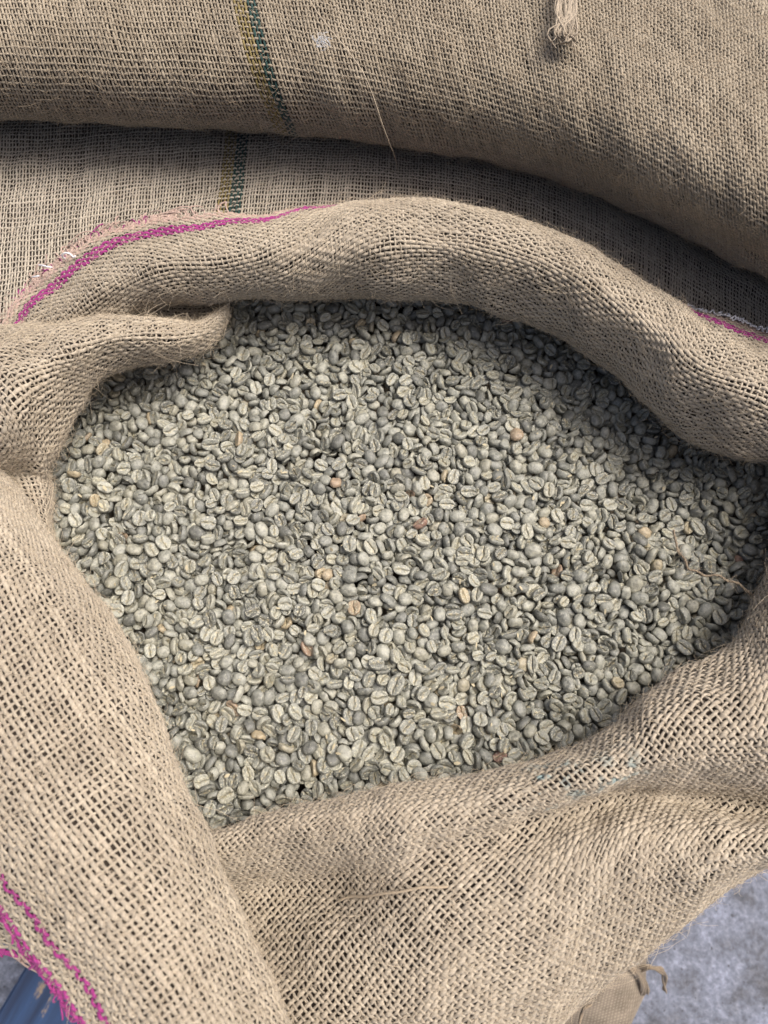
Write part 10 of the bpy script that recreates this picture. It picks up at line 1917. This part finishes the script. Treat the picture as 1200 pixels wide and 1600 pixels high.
GROUP_B = 'green coffee beans heaped in the open sack'
texts = [bean_label(int(BK[i]), BPOS[i], BQ[i], BT[i], float(BS[i].mean()) / 0.84) for i in range(HERO)]
for t_ in set(texts):                                     # the few that read alike are told apart by which lies nearer
    same = sorted([i for i in range(HERO) if texts[i] == t_], key=lambda i: BPOS[i][1])
    if len(same) > 1:
        for q, i in enumerate(same):
            texts[i] = ('nearer ' if q == 0 else 'farther ' if q == len(same) - 1 else 'middle ') + t_
for i in range(min(HERO, n_b)):
    ob = bpy.data.objects.new('coffee_bean', bean_meshes[int(BK[i])])
    ob.location = BPOS[i]
    ob.rotation_mode = 'QUATERNION'
    ob.rotation_quaternion = BQ[i]
    ob.scale = BS[i]
    ob['tone'] = float(BT[i])
    COL.objects.link(ob)
    tag(ob, texts[i], 'coffee bean', GROUP_B)

# the rest of the heap: one object, a point per bean, each showing a whole bean
hc = bpy.data.collections.new('bean_shapes')
for k in range(8):
    hc.objects.link(bpy.data.objects.new('bean_shape_%d' % k, bean_meshes[k]))
R_ = np.arange(HERO, n_b)
pm = bpy.data.meshes.new('coffee_beans')
pm.vertices.add(len(R_))
pm.vertices.foreach_set('co', BPOS[R_].astype(np.float32).ravel())
eul = np.array([tuple(Quaternion(q).to_euler()) for q in BQ[R_]], np.float32)
for an, ty, arr, key in (('rot', 'FLOAT_VECTOR', eul, 'vector'), ('scl', 'FLOAT_VECTOR', BS[R_].astype(np.float32), 'vector'), ('tone', 'FLOAT', BT[R_].astype(np.float32), 'value'), ('shape', 'INT', BK[R_].astype(np.int32), 'value')):
    a_ = pm.attributes.new(an, ty, 'POINT')
    a_.data.foreach_set(key, np.ascontiguousarray(arr).ravel())
heap = bpy.data.objects.new('coffee_beans', pm)
COL.objects.link(heap)
pm.materials.append(M_BEAN)
tag(heap, 'heap of grey-green raw coffee beans filling the open sack', 'coffee beans', GROUP_B, 'stuff')
ng = bpy.data.node_groups.new('bean_heap', 'GeometryNodeTree')
ng.interface.new_socket('Geometry', in_out='INPUT', socket_type='NodeSocketGeometry')
ng.interface.new_socket('Geometry', in_out='OUTPUT', socket_type='NodeSocketGeometry')
gi, go = ng.nodes.new('NodeGroupInput'), ng.nodes.new('NodeGroupOutput')
ci = ng.nodes.new('GeometryNodeCollectionInfo')
ci.inputs['Collection'].default_value = hc
ci.inputs['Separate Children'].default_value = True
ci.inputs['Reset Children'].default_value = True
ip = ng.nodes.new('GeometryNodeInstanceOnPoints')
ip.inputs['Pick Instance'].default_value = True


def named(nm, ty):
    n = ng.nodes.new('GeometryNodeInputNamedAttribute')
    n.data_type = ty
    n.inputs['Name'].default_value = nm
    return n.outputs[0]


e2r = ng.nodes.new('FunctionNodeEulerToRotation')
ng.links.new(named('rot', 'FLOAT_VECTOR'), e2r.inputs[0])
ng.links.new(gi.outputs[0], ip.inputs['Points'])
ng.links.new(ci.outputs[0], ip.inputs['Instance'])
ng.links.new(named('shape', 'INT'), ip.inputs['Instance Index'])
ng.links.new(e2r.outputs[0], ip.inputs['Rotation'])
ng.links.new(named('scl', 'FLOAT_VECTOR'), ip.inputs['Scale'])
ng.links.new(ip.outputs[0], go.inputs[0])
md = heap.modifiers.new('heap', 'NODES')
md.node_group = ng
print('yarn triangles', TRIS[0], 'beans', n_b)
